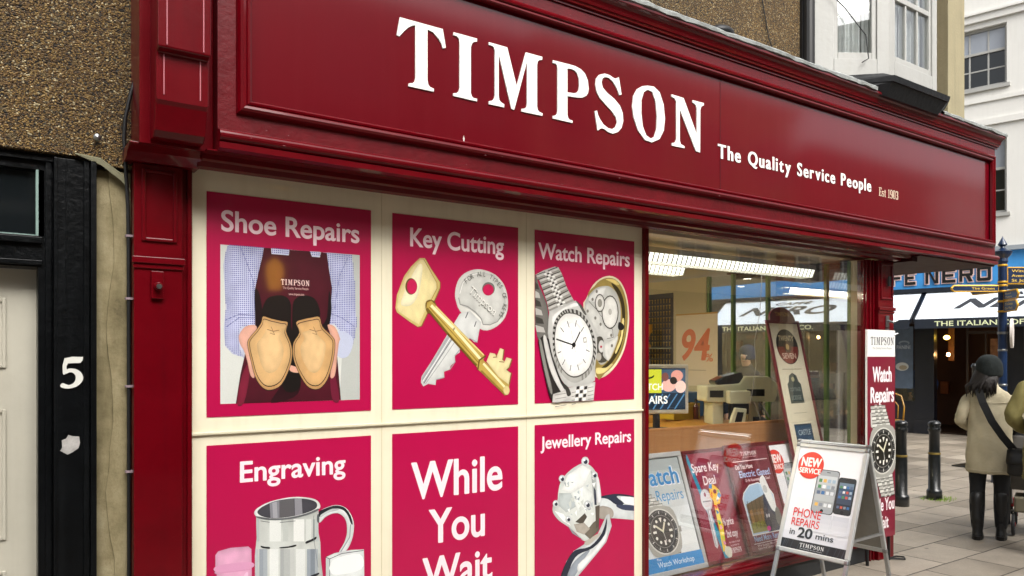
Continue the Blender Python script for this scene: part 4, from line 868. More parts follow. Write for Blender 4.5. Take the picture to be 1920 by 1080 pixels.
for i in range(n): s.face([(mid[i]+X, .010, zs[i]), (mid[i]+X, .002, zs[i]), (mid[i+1]+X, .002, zs[i+1]), (mid[i+1]+X, .010, zs[i+1])])
bx(s, .402, .53, .03, .28, 0, 2.37)
s.build('stone_jamb', STONE, nb)
f = MB()
for sx in (1, -1):
    o = (lambda a, b, *q: bx(f, *( (a, b) if sx > 0 else (-.43-b, -.43-a) ), *q))
    o(.262, .392, -.005, .2, 0, 2.385)          # broad face of the surround
    o(.362, .38, -.018, -.005, 0, 2.385); o(.384, .404, -.03, .2, 0, 2.385)
    o(.300, .305, -.008, -.005, 1.8, 2.385); o(.262, .274, -.011, -.005, 0, 2.385)
    o(.212, .262, .03, .2, 0, 2.385); o(.236, .256, .018, .03, 0, 2.385)
bx(f, -.645, .214, .03, .2, 2.337, 2.39); bx(f, -.692, .262, .012, .2, 2.37, 2.39)
bx(f, -.645, .214, .03, .2, 1.965, 2.085); bx(f, -.645, .225, .012, .06, 2.055, 2.078); bx(f, -.645, .225, .02, .06, 1.972, 1.99)
f.build('door_surround', BLACKP, nb, bevel=.003)
t = MB(); bx(t, -.645, .214, .06, .066, 2.085, 2.337); t.build('transom_window', PANE, nb)
t = MB(); bx(t, .205, .232, .03, .058, 2.085, 2.337); bx(t, -.645, .205, .04, .058, 2.078, 2.090); t.build('transom_bead', mat('pale_green_paint', '#7d968e', .5), nb)
t = MB(); bx(t, .214, .262, .08, .2, 0, 1.97); t.build('door_stop', GREYB, nb)
d = MB(); bx(d, -.62, .212, .12, .165, 0, 1.962)
dr = d.build('door', DOORW, nb)
d = MB()
for x0, x1 in ((-.53, -.25), (-.16, .112)):
    for z0, z1 in ((1.58, 1.845), (.92, 1.42), (.2, .8)):
        for q in ((x0, x0+.012, z0, z1), (x1-.012, x1, z0, z1), (x0+.012, x1-.012, z0, z0+.012), (x0+.012, x1-.012, z1-.012, z1)): bx(d, q[0], q[1], .112, .12, q[2], q[3])
        bx(d, x0+.03, x1-.03, .116, .12, z0+.03, z1-.03)
d.build('panel_moulding', DOORW, dr, bevel=.003)
t = MB(); t.tube([(-.53+X, .1, 1.0), (-.53+X, .07, 1.0)], .012); t.ball((-.53+X, .055, 1.0), .03, .02, .03); t.build('door_knob', STEEL, dr, smooth=True)
t = MB(); bx(t, -.7, .27, -.03, .28, 0, .10); t.build('door_step', STONE, nb, bevel=.01)
# the metal number 5
five = [(0, 5), (4, 0), (16, -2), (29, 2), (39, 12), (42, 24), (38, 36), (28, 44), (16, 45), (12, 43), (14, 57), (37, 58), (42, 71), (38, 72), (8, 69), (5, 34), (9, 32), (17, 36), (23, 35), (28, 28), (28, 18), (24, 10), (16, 6), (9, 9), (4, 11)]
t = MB(); k = .115/70
t.prism([(a*k, b*k) for a, b in catmull(five, 2)], (.282+X, -.012, 1.503), (1.12, 0, 0), (0, 0, 1), (0, .007, 0)); t.build('door_number', mat('number_white', '#dcdcd4', .4), nb)
t = MB(); st = [(0, 12), (5, 20), (4, 40), (14, 44), (20, 54), (30, 50), (46, 48), (48, 30), (44, 16), (30, 6), (18, 0), (10, 5)]
t.prism([(a*.0014, b*.0014) for a, b in st], (.282+X, -.0075, 1.245), (1, 0, 0), (0, 0, 1), (0, .0025, 0)); t.build('torn_sticker', mat('torn_paper', '#a9a6a2', .7, .3, 30), nb)
t = MB(); t.prism([(.33, 2.403), (.42, 2.395), (.50, 2.34), (.525, 2.28), (.49, 2.32), (.42, 2.372)], (X, -.03, 0), (1, 0, 0), (0, 0, 1), (0, .02, .01)); t.build('lead_flashing', mat('dirty_flashing', '#6d6a52', .7, .3, 20), nb)
t = MB(); t.tube([(.405+X, -.012, 2.482), (.405+X, -.035, 2.478)], .009, 10); t.tube([(.405+X, -.034, 2.478), (.405+X, -.04, 2.476)], .014, 10); t.tube([(.405+X, -.04, 2.476), (.405+X, -.046, 2.475)], .006, 10); t.build('wall_bolt', STEEL, nb, smooth=True)
# cable running down the joint
cb = MB(); pts = [(.548, -.05, 3.4), (.548, -.05, 2.80), (.540, -.05, 2.74), (.520, -.05, 2.66), (.503, -.045, 2.57), (.498, -.04, 2.49), (.503, -.04, 2.42), (.508, -.03, 2.34), (.515, -.026, 2.22), (.518, -.024, 2.0), (.519, -.022, 1.4), (.5195, -.022, .8), (.5195, -.022, 0)]
cb.tube(pts, .0075, 8)
ca = cb.build('wall_cable', BLACK, None, smooth=True); tag(ca, 'black cable running down the joint between stone jamb and red pilaster', 'cable')
for z in (2.10, 1.85, 1.50, 1.16): t = MB(); t.box(.506, .533, -.034, -.008, z, z+.009); t.build('cable_clip', mat('clip_grey', '#8b7a80', .5), ca)

# ================================================================== THE SHOP
shop = thing('shop_building', (0, 0, 0), 'corner shop with long crimson fascia sign and magenta service posters in its window', 'shop')
# upper wall and carcass
w = MB(); w.box(.536, 4.98, 0, .3, 2.70, 9); w.box(5.0, 7.34, .04, .3, 3.3, 9); w.box(4.98, 5.0, .03, .3, 2.7, 9)
w.build('upper_wall', PEB, shop)
w = MB(); w.box(7.04, 7.34, -.06, .3, 3.55, 9); w.box(7.04, 7.34, .31, 7, 3.4, 9); w.box(.54, 7.03, 6.7, 7, 0, 9); w.box(.54, .84, .31, 6.69, 0, 9); w.box(.85, 7.03, .31, 6.69, 8.8, 9); w.build('end_wall', BEIGE, shop)
t = MB(); t.tube([(5.03, -.035, 3.5), (5.03, -.035, 9)], .045, 14); t.box(4.975, 5.03, -.02, .03, 3.5, 9); t.build('drainpipe', BLACK, shop, smooth=False)
# fascia: one long moulded run. profile in (distance out from the wall, height)
x0, x1 = .80, 7.46
def run(name, prof, m, xa=x0, xb=x1, parent=shop, bevel=0):
    q = MB(); q.prism([(-a, b) for a, b in prof], (xa, 0, 0), (0, 1, 0), (0, 0, 1), (xb-xa, 0, 0)); return q.build(name, m, parent, bevel=bevel)
# backing box, soffit and bottom lip
q = MB(); q.box(x0, x1, -.238, 0, 2.4401, 3.475); q.box(x0, x1, -.262, -.238, 2.4401, 2.60); q.box(x0, x1, -.262, -.238, 3.40, 3.475); q.box(x0, .875, -.262, -.238, 2.60, 3.40); q.box(7.42, x1, -.262, -.238, 2.60, 3.40)
q.build('fascia_frame', REDW, shop)
lip = [(.264, 2.522), (.278, 2.520)] + [(.278 + .026*math.sin(R(a)), 2.496 + .024*math.cos(R(a))) for a in range(0, 181, 20)] + [(.29, 2.468), (.290, 2.444), (.264, 2.436)]
run('bottom_moulding', lip, RED)
sof = [(.264, 2.434), (.20, 2.434), (.195, 2.415), (.165, 2.412), (.150, 2.43), (.120, 2.424), (.112, 2.402), (.075, 2.397), (.06, 2.418), (.0, 2.418), (0, 2.4395), (.264, 2.4395)]
run('soffit_moulding', sof, RED, .76, 6.16)
# deep soffit over the entrance recess
t = MB(); t.box(6.17, 7.45, -.262, 1.6, 2.425, 2.4385); t.box(6.17, 6.25, -.20, 1.6, 2.39, 2.425); t.build('entrance_soffit', mat('soffit_shade_red', '#34060b', .5, .2, 6, spec=.2), shop)  # red darkened in the colour itself for the shade under the overhang
t = MB(); t.box(7.32, 7.455, .0, 1.65, 2.44, 3.48); t.build('fascia_return', REDW, shop)
t = MB(); t.box(6.17, 7.31, 1.60, 1.65, 2.44, 3.40); t.build('lobby_bulkhead', REDW, shop)
crown = [(.264, 3.470), (.272, 3.470), (.272, 3.483), (.286, 3.485), (.288, 3.497), (.297, 3.501), (.301, 3.516), (.309, 3.531), (.322, 3.542), (.333, 3.547), (.338, 3.551), (.338, 3.566), (.264, 3.566)]
run('cornice', crown, RED, .78, 7.485)
t = MB(); tl = True; rnd = random.Random(5); N = 90; pr = []
for i in range(N+1):
    x = .78 + (7.50-.78)*i/N; pr.append((x, .347 + rnd.uniform(-.005, .006), 3.568 + rnd.uniform(-.006, .004), 3.598 + rnd.uniform(-.004, .005), rnd.uniform(-.004, .006)))
for a, b in zip(pr, pr[1:]):
    if 5.36 < a[0] < 6.35: continue
    P_ = lambda q: [(q[0], -.33, 3.567), (q[0], -q[1], q[2]), (q[0], -q[1]-.002, q[3]-.012), (q[0], -q[1]+.02, q[3]+.006), (q[0], -.22, 3.64+q[4]), (q[0], -.02, 3.74)]
    if a[0] >= 6.35 and tl: lead1 = t.build('lead_cover', LEAD, shop, smooth=True); t = MB(); tl = False
    A_, B_ = P_(a), P_(b)
    for k in range(5): t.face([A_[k], B_[k], B_[k+1], A_[k+1]])
t.box(7.50, 7.505, -.34, -.02, 3.57, 3.60)
t.build('lead_cover', LEAD, shop, smooth=True)
t = MB(); t.ball((3.86, -.20, 3.655), .10, .08, .045); t.build('lead_bump', LEADD, shop, smooth=True)
# sign board with raised frame
bd = MB(); bd.box(.876, 7.419, -.252, -.2385, 2.601, 3.399)
for a, b in ((.9, 3.795), (3.7965, 7.40)): pass
board = tag(bd.build('sign_board', SIGN, shop), 'crimson sign board with white shop name, slogan and founding date')
bd = MB(); bd.box(3.7955, 3.7975, -.2545, -.2525, 2.62, 3.36); bd.build('panel_joint', mat('joint_dark', '#3c0512', .6), board)
def bolection(xa, xb, za, zb, m):
    """moulded frame: outer fillet, round, inner bead"""
    q = MB()
    sec = [(0, 0), (.018, .0), (.022, .014), (.030, .026), (.040, .032), (.050, .030), (.056, .020), (.060, .024), (.068, .026), (.075, .020), (.078, .0)]
    def seg(p, d, n_, L):   # p start at outer corner, d along, n_ inward
        pass
    cor = [(xa, za), (xb, za), (xb, zb), (xa, zb)]; inn = [(1, 1), (-1, 1), (-1, -1), (1, -1)]
    for i in range(4):
        j = (i+1) % 4
        ra = [(cor[i][0]+inn[i][0]*s_[0], -.2625-s_[1]+.001, cor[i][1]+inn[i][1]*s_[0]) for s_ in sec]
        rb = [(cor[j][0]+inn[j][0]*s_[0], -.2625-s_[1]+.001, cor[j][1]+inn[j][1]*s_[0]) for s_ in sec]
        for k in range(len(sec)-1): q.face([ra[k], rb[k], rb[k+1], ra[k+1]])
    return q
bolection(.852, 7.445, 2.575, 3.425, RED).build('sign_frame', RED, shop)
# lettering: cut letters standing 6 mm proud
lt = MB(); TH = .006
for ch in 'TIMPSON':
    L = [[Vector((.9 + q[i]*1e-4, -.2525, 2.62 + q[i+1]*1e-4)) for i in range(0, len(q), 2)] for q in GLYPH[ch]]
    flat = [[Vector((p.x, p.z, 0)) for p in l] for l in L]; tr = tessellate_polygon(flat)
    pts = [p for l in L for p in l]; fv = [lt.bm.verts.new(p + Vector((0, -TH, 0))) for p in pts]; bv = [lt.bm.verts.new(p) for p in pts]
    for q in tr:
        try: lt.bm.faces.new([fv[i] for i in q])
        except ValueError: pass
    b = 0
    for l in L:
        for i in range(len(l)):
            j = (i+1) % len(l); lt.bm.faces.new((fv[b+i], fv[b+j], bv[b+j], bv[b+i]))
        b += len(l)
lt.build('name_letters', WHITE_L, board)
def solid_text(mb, t_, xa, xb, zb, cap, y, th, off, spread=0):
    """raised lettering, letters spread evenly with extra tracking"""
    wd = []; 
    for ch in t_:
        if ch == ' ': wd.append(.30); continue
        v_, _ = text_tris(ch, off); wd.append(max(a for a, _ in v_) - min(a for a, _ in v_))
    sp = spread; tot = sum(wd) + sp*(len(t_)-1); k = (xb-xa)/tot; x = xa; ky = cap/CAPH
    for ch, w_ in zip(t_, wd):
        if ch != ' ':
            v_, tr = text_tris(ch, off); mn = min(a for a, _ in v_)
            ps = [(x + (a-mn)*k, zb + c*ky) for a, c in v_]
            fv = [mb.bm.verts.new((a, y-th, c)) for a, c in ps]
            for q in tr:
                try: mb.bm.faces.new([fv[i] for i in q])
                except ValueError: pass
        x += (w_+sp)*k
tg = MB(); a, b, c_, d_ = TX['tag']; solid_text(tg, 'The Quality Service People', .9+a, .9+b, 2.62+c_, d_, -.2525, .003, .012, .17); solid_text(tg, 'The Quality Service People', .9+a+.004, .9+b+.004, 2.62+c_, d_, -.2525, .0036, .012, .17); solid_text(tg, 'The Quality Service People', .9+a-.004, .9+b-.004, 2.62+c_, d_, -.2525, .0042, .012, .17)
tg.build('slogan_letters', WHITE_L, board)
# "Est 1903" in slab strokes
def slab(mb, t_, xa, xb, zb, cap, y):
    S = {'E': (5, [(0, 0, 5, .7), (0, 9.3, 5, 10), (1, 0, 2.4, 10), (1, 4.7, 4, 5.3), (4.4, 0, 5, 2.4), (4.4, 7.6, 5, 10), (3.6, 4, 4, 6)]), 's': (3.6, [(0, 0, 3.2, .7), (0, 5.6, 3.4, 6.4), (0, 3, 1, 6), (.3, 2.8, 3.2, 3.8), (2.6, .2, 3.6, 3.3), (0, 0, .5, 2), (3.1, 4.6, 3.6, 6.4)]), 't': (3, [(0, 5.7, 3, 6.3), (.8, .4, 1.9, 8.4), (1.2, 0, 3, .7)]),
         '1': (3.4, [(0, 0, 3.4, .6), (1.1, 0, 2.4, 10), (.2, 8.2, 1.5, 8.8)]), '9': (4.6, [(0, 4.6, 1.2, 9), (3.3, 1, 4.6, 9), (.5, 9.2, 4, 10), (.5, 3.8, 3.6, 4.5), (.4, 0, 3.8, .7), (.2, .2, 1.2, 1.6)]), '0': (4.6, [(0, 1, 1.3, 9), (3.3, 1, 4.6, 9), (.5, 9.2, 4.1, 10), (.5, 0, 4.1, .8)]), '3': (4.4, [(.3, 9.2, 3.6, 10), (.3, 0, 3.6, .8), (3, .5, 4.4, 4.8), (2.9, 5.2, 4.2, 9.6), (1.2, 4.7, 3.4, 5.4), (.1, .3, 1.2, 2), (.1, 8, 1.2, 9.6)]), ' ': (2.2, [])}
    tot = sum(S[c][0] for c in t_) + .9*(len(t_)-1); k = (xb-xa)/tot; kz = cap/10; x = xa
    for c in t_:
        for i, (a, b, c2, d2) in enumerate(S[c][1]): mb.face([(x+a*k, y-.0002*i, zb+b*kz), (x+c2*k, y-.0002*i, zb+b*kz), (x+c2*k, y-.0002*i, zb+d2*kz), (x+a*k, y-.0002*i, zb+d2*kz)])
        x += (S[c][0]+.9)*k
es = MB(); a, b, c_, d_ = TX['est']; slab(es, 'Est 1903', .9+a, .9+b, 2.62+c_, d_, -.2535); es.build('date_letters', mat('date_cream', '#d8c7ae', .5), board)

q = random.Random(21); t = MB()
for i in range(34):
    x = q.uniform(.9, 7.4); w_ = q.uniform(.002, .007); h_ = q.uniform(.001, .003)
    z_, y_ = q.choice([(2.512 + q.uniform(-.004, .004), -.3035), (2.497 + q.uniform(-.012, .006), -.3052), (2.6005 + q.uniform(-.004, .004), -.2958), (2.545 + q.uniform(-.02, .02), -.2627), (3.44 + q.uniform(-.02, .02), -.2627)])
    t.face([(x-w_, y_, z_-h_), (x+w_, y_, z_-h_*.6), (x+w_*.6, y_, z_+h_), (x-w_*.7, y_, z_+h_*.8)])
tag(t.build('paint_chips', mat('bare_primer', '#7c4a4c', .7, .3, 40), shop), kind='stuff')
t = MB(); t.prism([(0, 0), (.006, 0), (.007, .016), (.003, .032), (-.002, .016)], (1.94, -.2535, 2.655), (1, 0, 0), (0, 0, 1), (0, .001, 0)); t.build('paint_chip', mat('bare_white', '#d8cdc6', .7), board)
# left console bracket and end panel
t = MB(); t.box(.528, .80, -.20, 0, 2.44, 3.475); t.build('console_backing', RED, shop, bevel=.004)
t = MB(); t.prism([(.20, 3.6), (.36, 3.6), (.36, 2.765), (.325, 2.755), (.325, 2.58), (.315, 2.565), (.285, 2.475), (.26, 2.455), (.2, 2.455)], (.565, 0, 0), (0, -1, 0), (0, 0, 1), (.185, 0, 0))
t.build('console_bracket', RED, shop, bevel=.006)
t = MB()
for xa in (.593, .722): t.box(xa, xa+.004, -.3625, -.358, 2.775, 3.6); t.box(xa-.004, xa, -.3275, -.324, 2.60, 2.75)
t.build('bracket_bead', mat('bead_pink', '#b0606a', .5), shop)  # thin beads in a paler pink than the red bracket
t = MB(); t.prism([(0, 2.395), (.085, 2.395), (.13, 2.425), (.18, 2.44), (.18, 2.448), (0, 2.448)], (.497, 0, 0), (0, -1, 0), (0, 0, 1), (.275, 0, 0)); t.build('pilaster_cap', RED, shop, bevel=.003)
def pilaster(xa, xb, yf):
    p = MB(); p.box(xa, xb, yf, .02, 0, 2.394)
    p.box(xa-.008, xb+.008, yf-.016, yf, 1.995, 2.022); p.box(xa-.004, xb+.004, yf-.008, yf, 1.975, 1.993)
    o = p.build('pilaster', RED, shop, bevel=.003)
    q = MB(); u0, u1, z0, z1 = xa+.028, xb-.022, 2.085, 2.372
    for a in ((u0, u0+.014, z0, z1), (u1-.014, u1, z0, z1), (u0+.014, u1-.014, z0, z0+.014), (u0+.014, u1-.014, z1-.014, z1)): q.box(a[0], a[1], yf-.010, yf, a[2], a[3])
    q.build('raised_panel', RED, o, bevel=.004); return o
pl = pilaster(.531, .712, -.06)
t = MB(); t.box(.592, .638, -.078, -.06, 1.855, 1.965); t.tube([(.615, -.078, 1.905), (.615, -.10, 1.903)], .016, 12); t.build('bolt_plate', RED, pl, bevel=.002); t = MB(); t.tube([(.615, -.100, 1.903), (.615, -.112, 1.902)], .010, 12); t.build('bolt_end', STEEL, pl)
t = MB(); t.box(.712, .757, -.03, .05, 0, 2.396); t.box(.735, .752, -.042, -.03, 0, 2.396); t.build('jamb_post', RED, shop, bevel=.002)
pr_ = pilaster(5.925, 6.15, -.06)
t = MB(); t.box(6.035, 6.075, -.082, -.076, 2.19, 2.27); t.build('lock_slot', BLACK, pr_)
for z in (1.905, 1.80):
    t = MB(); t.box(6.02, 6.06, -.075, -.062, z-.045, z+.05); t.tube([(6.04, -.075, z+.01), (6.05, -.11, z-.005)], .010); t.tube([(6.05, -.105, z-.004), (6.085, -.135, z+.012)], [.014, .006]); t.build('shutter_catch', STEEL, pr_, bevel=.002)
t = MB(); t.box(5.822, 5.925, -.02, .06, 0, 2.396); t.box(5.85, 5.866, -.034, -.02, 0, 2.396); t.box(5.895, 5.915, -.034, -.02, 0, 2.396); t.build('jamb_post', RED, shop, bevel=.002)
# mullion, head rail, sill, stall riser
t = MB(); t.box(3.378, 3.407, -.030, .06, .22, 2.417); t.build('mullion', RED, shop, bevel=.003)
t = MB(); t.box(.757, 3.378, -.035, .06, .13, .215); t.box(3.378, 5.822, -.035, .06, .13, .205); t.box(.757, 5.822, -.055, -.035, .165, .19); t.build('sill', RED, shop, bevel=.004)
t = MB(); t.box(.757, 5.85, -.01, .06, 0, .129); t.build('stall_riser', GREYB, shop)
# blanked window panel behind posters
t = MB(); t.box(.758, 3.377, 0, .03, .216, 2.416); pn = t.build('window_panel', CREAM, shop)
t = MB(); t.box(.757, 3.385, -.012, -.001, 1.290, 1.303); t.build('panel_rail', mat('rail_cream', '#d9d2b6', .4, .05, coat=.3), pn, bevel=.003)
t = MB()
for x in (1.632, 2.498): t.box(x-.0007, x+.0007, -.0015, -.0003, .216, 2.416)
t.build('panel_seam', mat('seam_tan', '#c9bd94', .7), pn)  # seam lines in a darker tan than the cream panel
t = MB(); t.box(3.408, 5.821, .004, .010, .206, 2.415); t.build('window_glass', GLASS, shop)
t = MB(); t.tube([(5.815, -.002, 2.40), (5.815, -.002, .21)], .005); t.build('glazing_bead', RED, shop)
# side glazing towards the lane and entrance, green frames
t = MB(); t.box(6.06, 6.10, 1.82, 6.6, 0, 2.43); t.box(6.06, 6.14, .02, .26, 0, 2.43); t.box(6.06, 6.10, .26, 1.82, 0, .28); t.build('side_wall', WALLIN, shop)
t = MB()
for y in (1.80, 1.50, 1.10, .50, .28): t.box(6.064, 6.105, y-.014, y+.014, .28, 2.43)
t.build('side_frame', GREEN, shop)
t = MB(); t.box(6.082, 6.086, .26, 1.82, .28, 2.42); t.build('side_glass', GLASSF, shop)
# interior shell
t = MB(); t.box(.85, 6.058, .07, 6.6, -.02, .015); t.build('shop_floor', mat('floor_brown', '#5b4a3a', .5), shop)
t = MB(); t.box(.85, 7.30, .32, 6.6, 2.46, 2.52); t.build('shop_ceiling', CEIL, shop)
t = MB(); t.box(.85, 6.058, 3.4, 3.45, .015, 2.46); t.build('back_wall', WALLIN, shop)
t = MB(); t.box(3.33, 3.376, .07, .7, .016, 2.40); t.build('display_side', WALLIN, shop)
t = MB(); t.box(3.40, 5.80, .57, .60, .02, 1.10); t.box(3.40, 5.80, .06, .57, .02, .17); t.build('display_back', WOOD, shop, bevel=.003)
t = MB(); t.box(3.0, 5.85, .72, 1.55, .98, 1.03); t.box(3.0, 5.85, 1.45, 1.5, .02, .98); t.build('counter', OCHRE, shop, bevel=.004)

# bay window upstairs
bay = MB()
def post(m, x, y, w_, d_, z0, z1, ang=0):
    c, s_ = math.cos(ang), math.sin(ang); m.obox((x, y, z0), (c*w_, s_*w_, 0), (-s_*d_, c*d_, 0), (0, 0, z1-z0))
A0, A1, A2, A3 = (5.10, .0), (5.60, -.33), (6.30, -.33), (6.80, .0)
def side(m, p, q, za, zb, fr, dep=.05):
    """frame on a plan segment p-q: list of (t0,t1,z0,z1) in metres along the segment"""
    d = Vector((q[0]-p[0], q[1]-p[1], 0)); L = d.length; d.normalize(); nn = Vector((-d.y, d.x, 0))
    for a, b, c, e, o in fr: m.obox(Vector((p[0], p[1], c)) + d*a - nn*0 + nn*o, d*(b-a), nn*dep, (0, 0, e-c))
    return L
LS = math.hypot(.5, .33)
zS = 3.84; zM = 4.33
fr1 = [(0, .18, 3.70, 9, 0), (.505, LS, 3.70, 9, 0), (.18, .505, 3.70, zS, 0), (.18, .215, zS, 9, .012), (.47, .505, zS, 9, .012), (.215, .47, zS, zS+.05, .012), (.215, .47, zM-.02, zM+.02, .012)]
fr2 = [(0, .07, 3.70, 9, 0), (.63, .70, 3.70, 9, 0), (.07, .63, 3.70, zS, 0), (.07, .10, zS, 9, .012), (.60, .63, zS, 9, .012), (.10, .60, zS, zS+.045, .012), (.10, .60, zM-.02, zM+.02, .0125)] + [(x-.010, x+.010, zS+.045, 9, .018) for x in (.265, .435)]
side(bay, A0, A1, 0, 0, fr1); side(bay, A1, A2, 0, 0, fr2); side(bay, A2, A3, 0, 0, [(LS-b, LS-a, c, e, o) for a, b, c, e, o in fr1])
by = bay.build('bay_window', WPAINT, shop, bevel=.004)
t = MB(); side(t, A0, A1, 0, 0, [(.215, .47, zS, 9, .03)], .005); side(t, A1, A2, 0, 0, [(.10, .60, zS, 9, .03)], .005); side(t, A2, A3, 0, 0, [(.13, .385, zS, 9, .03)], .005); t.build('bay_glass', GLASSF, by)
t = MB()
def curtain(p, q, a, b, n=26):
    d = Vector((q[0]-p[0], q[1]-p[1], 0)).normalized(); nn = Vector((-d.y, d.x, 0)); pv = None
    for i in range(n+1):
        P_ = Vector((p[0], p[1], 0)) + d*(a+(b-a)*i/n) + nn*(.10 + .018*math.sin(i*1.9) + .01*math.sin(i*.8))
        if pv: t.face([pv + Vector((0, 0, 3.78)), P_ + Vector((0, 0, 3.78)), P_ + Vector((0, 0, 9)), pv + Vector((0, 0, 9))])
        pv = P_
curtain(A0, A1, .20, .42); curtain(A0, A1, .43, .49, 8); curtain(A1, A2, .08, .27); curtain(A1, A2, .31, .62); t.build('lace_curtain', LACE, by, smooth=True)
t = MB(); t.prism([(5.08, .02), (5.60, -.32), (6.30, -.32), (6.82, .02)], (0, .36, 3.66), (1, 0, 0), (0, 1, 0), (0, 0, 6)); t.build('bay_interior', mat('room_dark', '#33343a', .9), by)
def skirt(m, za, zb, e0, e1):
    P0 = [(5.16, .0), (5.50, -.36-e0), (6.28+e0*.6, -.36-e0), (6.86+e0, .0)]; P1 = [(5.16, .0), (5.50, -.36-e1), (6.28+e1*.6, -.36-e1), (6.86+e1, .0)]
    a = [m.bm.verts.new((x, y, za)) for x, y in P0]; b = [m.bm.verts.new((x, y, zb)) for x, y in P1]
    for i in range(3): m.bm.faces.new((a[i], a[i+1], b[i+1], b[i]))
    m.bm.faces.new(a[::-1]); m.bm.faces.new(b)
t = MB(); skirt(t, 3.54, 3.63, -.01, .045); skirt(t, 3.631, 3.672, .055, .065); skirt(t, 3.673, 3.71, .05, -.02); t.build('bay_apron', LEADD, by)
# loose wires on the upper wall
for nm, pts, lb in (('hanging_wire', [(4.50, -.012, 5.2), (4.53, -.012, 4.10), (4.60, -.012, 3.86), (4.66, -.05, 3.68)], 'thin black wire down the pebbledash above the fascia'), ('hanging_wire', [(5.14, -.07, 5.0), (5.16, -.08, 4.35), (5.3, -.16, 4.2), (5.42, -.25, 4.0), (5.44, -.26, 3.83), (5.40, -.23, 3.80)], 'looping wire in front of the upstairs bay window')):
    t = MB(); t.tube(pts, .004, 6); tag(t.build(nm, BLACK, None, smooth=True), lb, 'wire')

# ================================================================== POSTERS on the cream panel
INK = '#b40046'; PINKT = '#fbdfe4'
def poster(x, z, label, title, key=None, picts=(), tcol=PINKT):
    r = thing('poster', (x, -.0025, z), label, 'poster', 'magenta service posters')
    a = Art(); a.rect(INK, 0, .755, 0, .96); sh = a.build('printed_sheet', PRINT, r)
    h = Art(); h.k = 2
    for kk, tx in title:
        p = TX[kk]; h.text(tcol if kk not in ('While', 'You', 'Wait', 'Engr', 'Jew') else '#fbe6ea', tx, p[0], p[1], p[2], p[3], .021)
    h.build('heading', PRINT, r)
    if key:
        q = Art(clip=(.002, .753, .002, .958)); q.k = 12; q.load(ART[key])
        if key == 'shoe':
            p = TX['apron']; q.serif('#e6c9c2', 'TIMPSON', p[0], p[1], p[2], p[3]); q.text('#d2a8a2', 'The Quality Service People', p[0]+.008, p[1]-.004, p[2]-.018, .010, .01); q.text('#d2a8a2', 'www.timpson.com', p[0]+.035, p[1]-.025, p[2]-.045, .011, .01)
        if key == 'key':
            # lettering stamped in the bow of the silver key
            for ch, (px_, pz_, th) in zip('FOR ALL TYPES OF KEYS', STAMP):
                if ch != ' ': q.text('#6f6e67', ch, px_, None, pz_, .024, .012, rot=th, natural=.85)
            q.text('#8a8982', 'Timpson', STAMPN[0], STAMPN[0]+STAMPN[3], STAMPN[1], .042, .016, rot=STAMPN[2])
            q.text('#eceae2', 'Timpson', STAMPN[0]+.003, STAMPN[0]+STAMPN[3]+.003, STAMPN[1]+.004, .040, .0, rot=STAMPN[2])
        q.build('picture', PRINT, r)
    return r
poster(.82, 1.365, 'magenta poster of two tan shoe soles held out by a man in a maroon apron', [('Shoe', 'Shoe Repairs')], 'shoe')
poster(1.687, 1.365, 'magenta poster of a gold key crossing a silver key', [('Key', 'Key Cutting')], 'key')
poster(2.554, 1.365, 'magenta poster of a steel wristwatch with white dial and an open gold movement', [('Watch', 'Watch Repairs')], 'watch')
poster(.82, .285, 'magenta poster of a silver tankard between a pink and a silver lighter', [('Engr', 'Engraving')], 'mug')
poster(1.687, .285, 'magenta poster with large white words and no picture', [('While', 'While'), ('You', 'You'), ('Wait', 'Wait')])
poster(2.554, .285, 'magenta poster of a silver ring with a large clear stone', [('Jew', 'Jewellery Repairs')], 'ring')
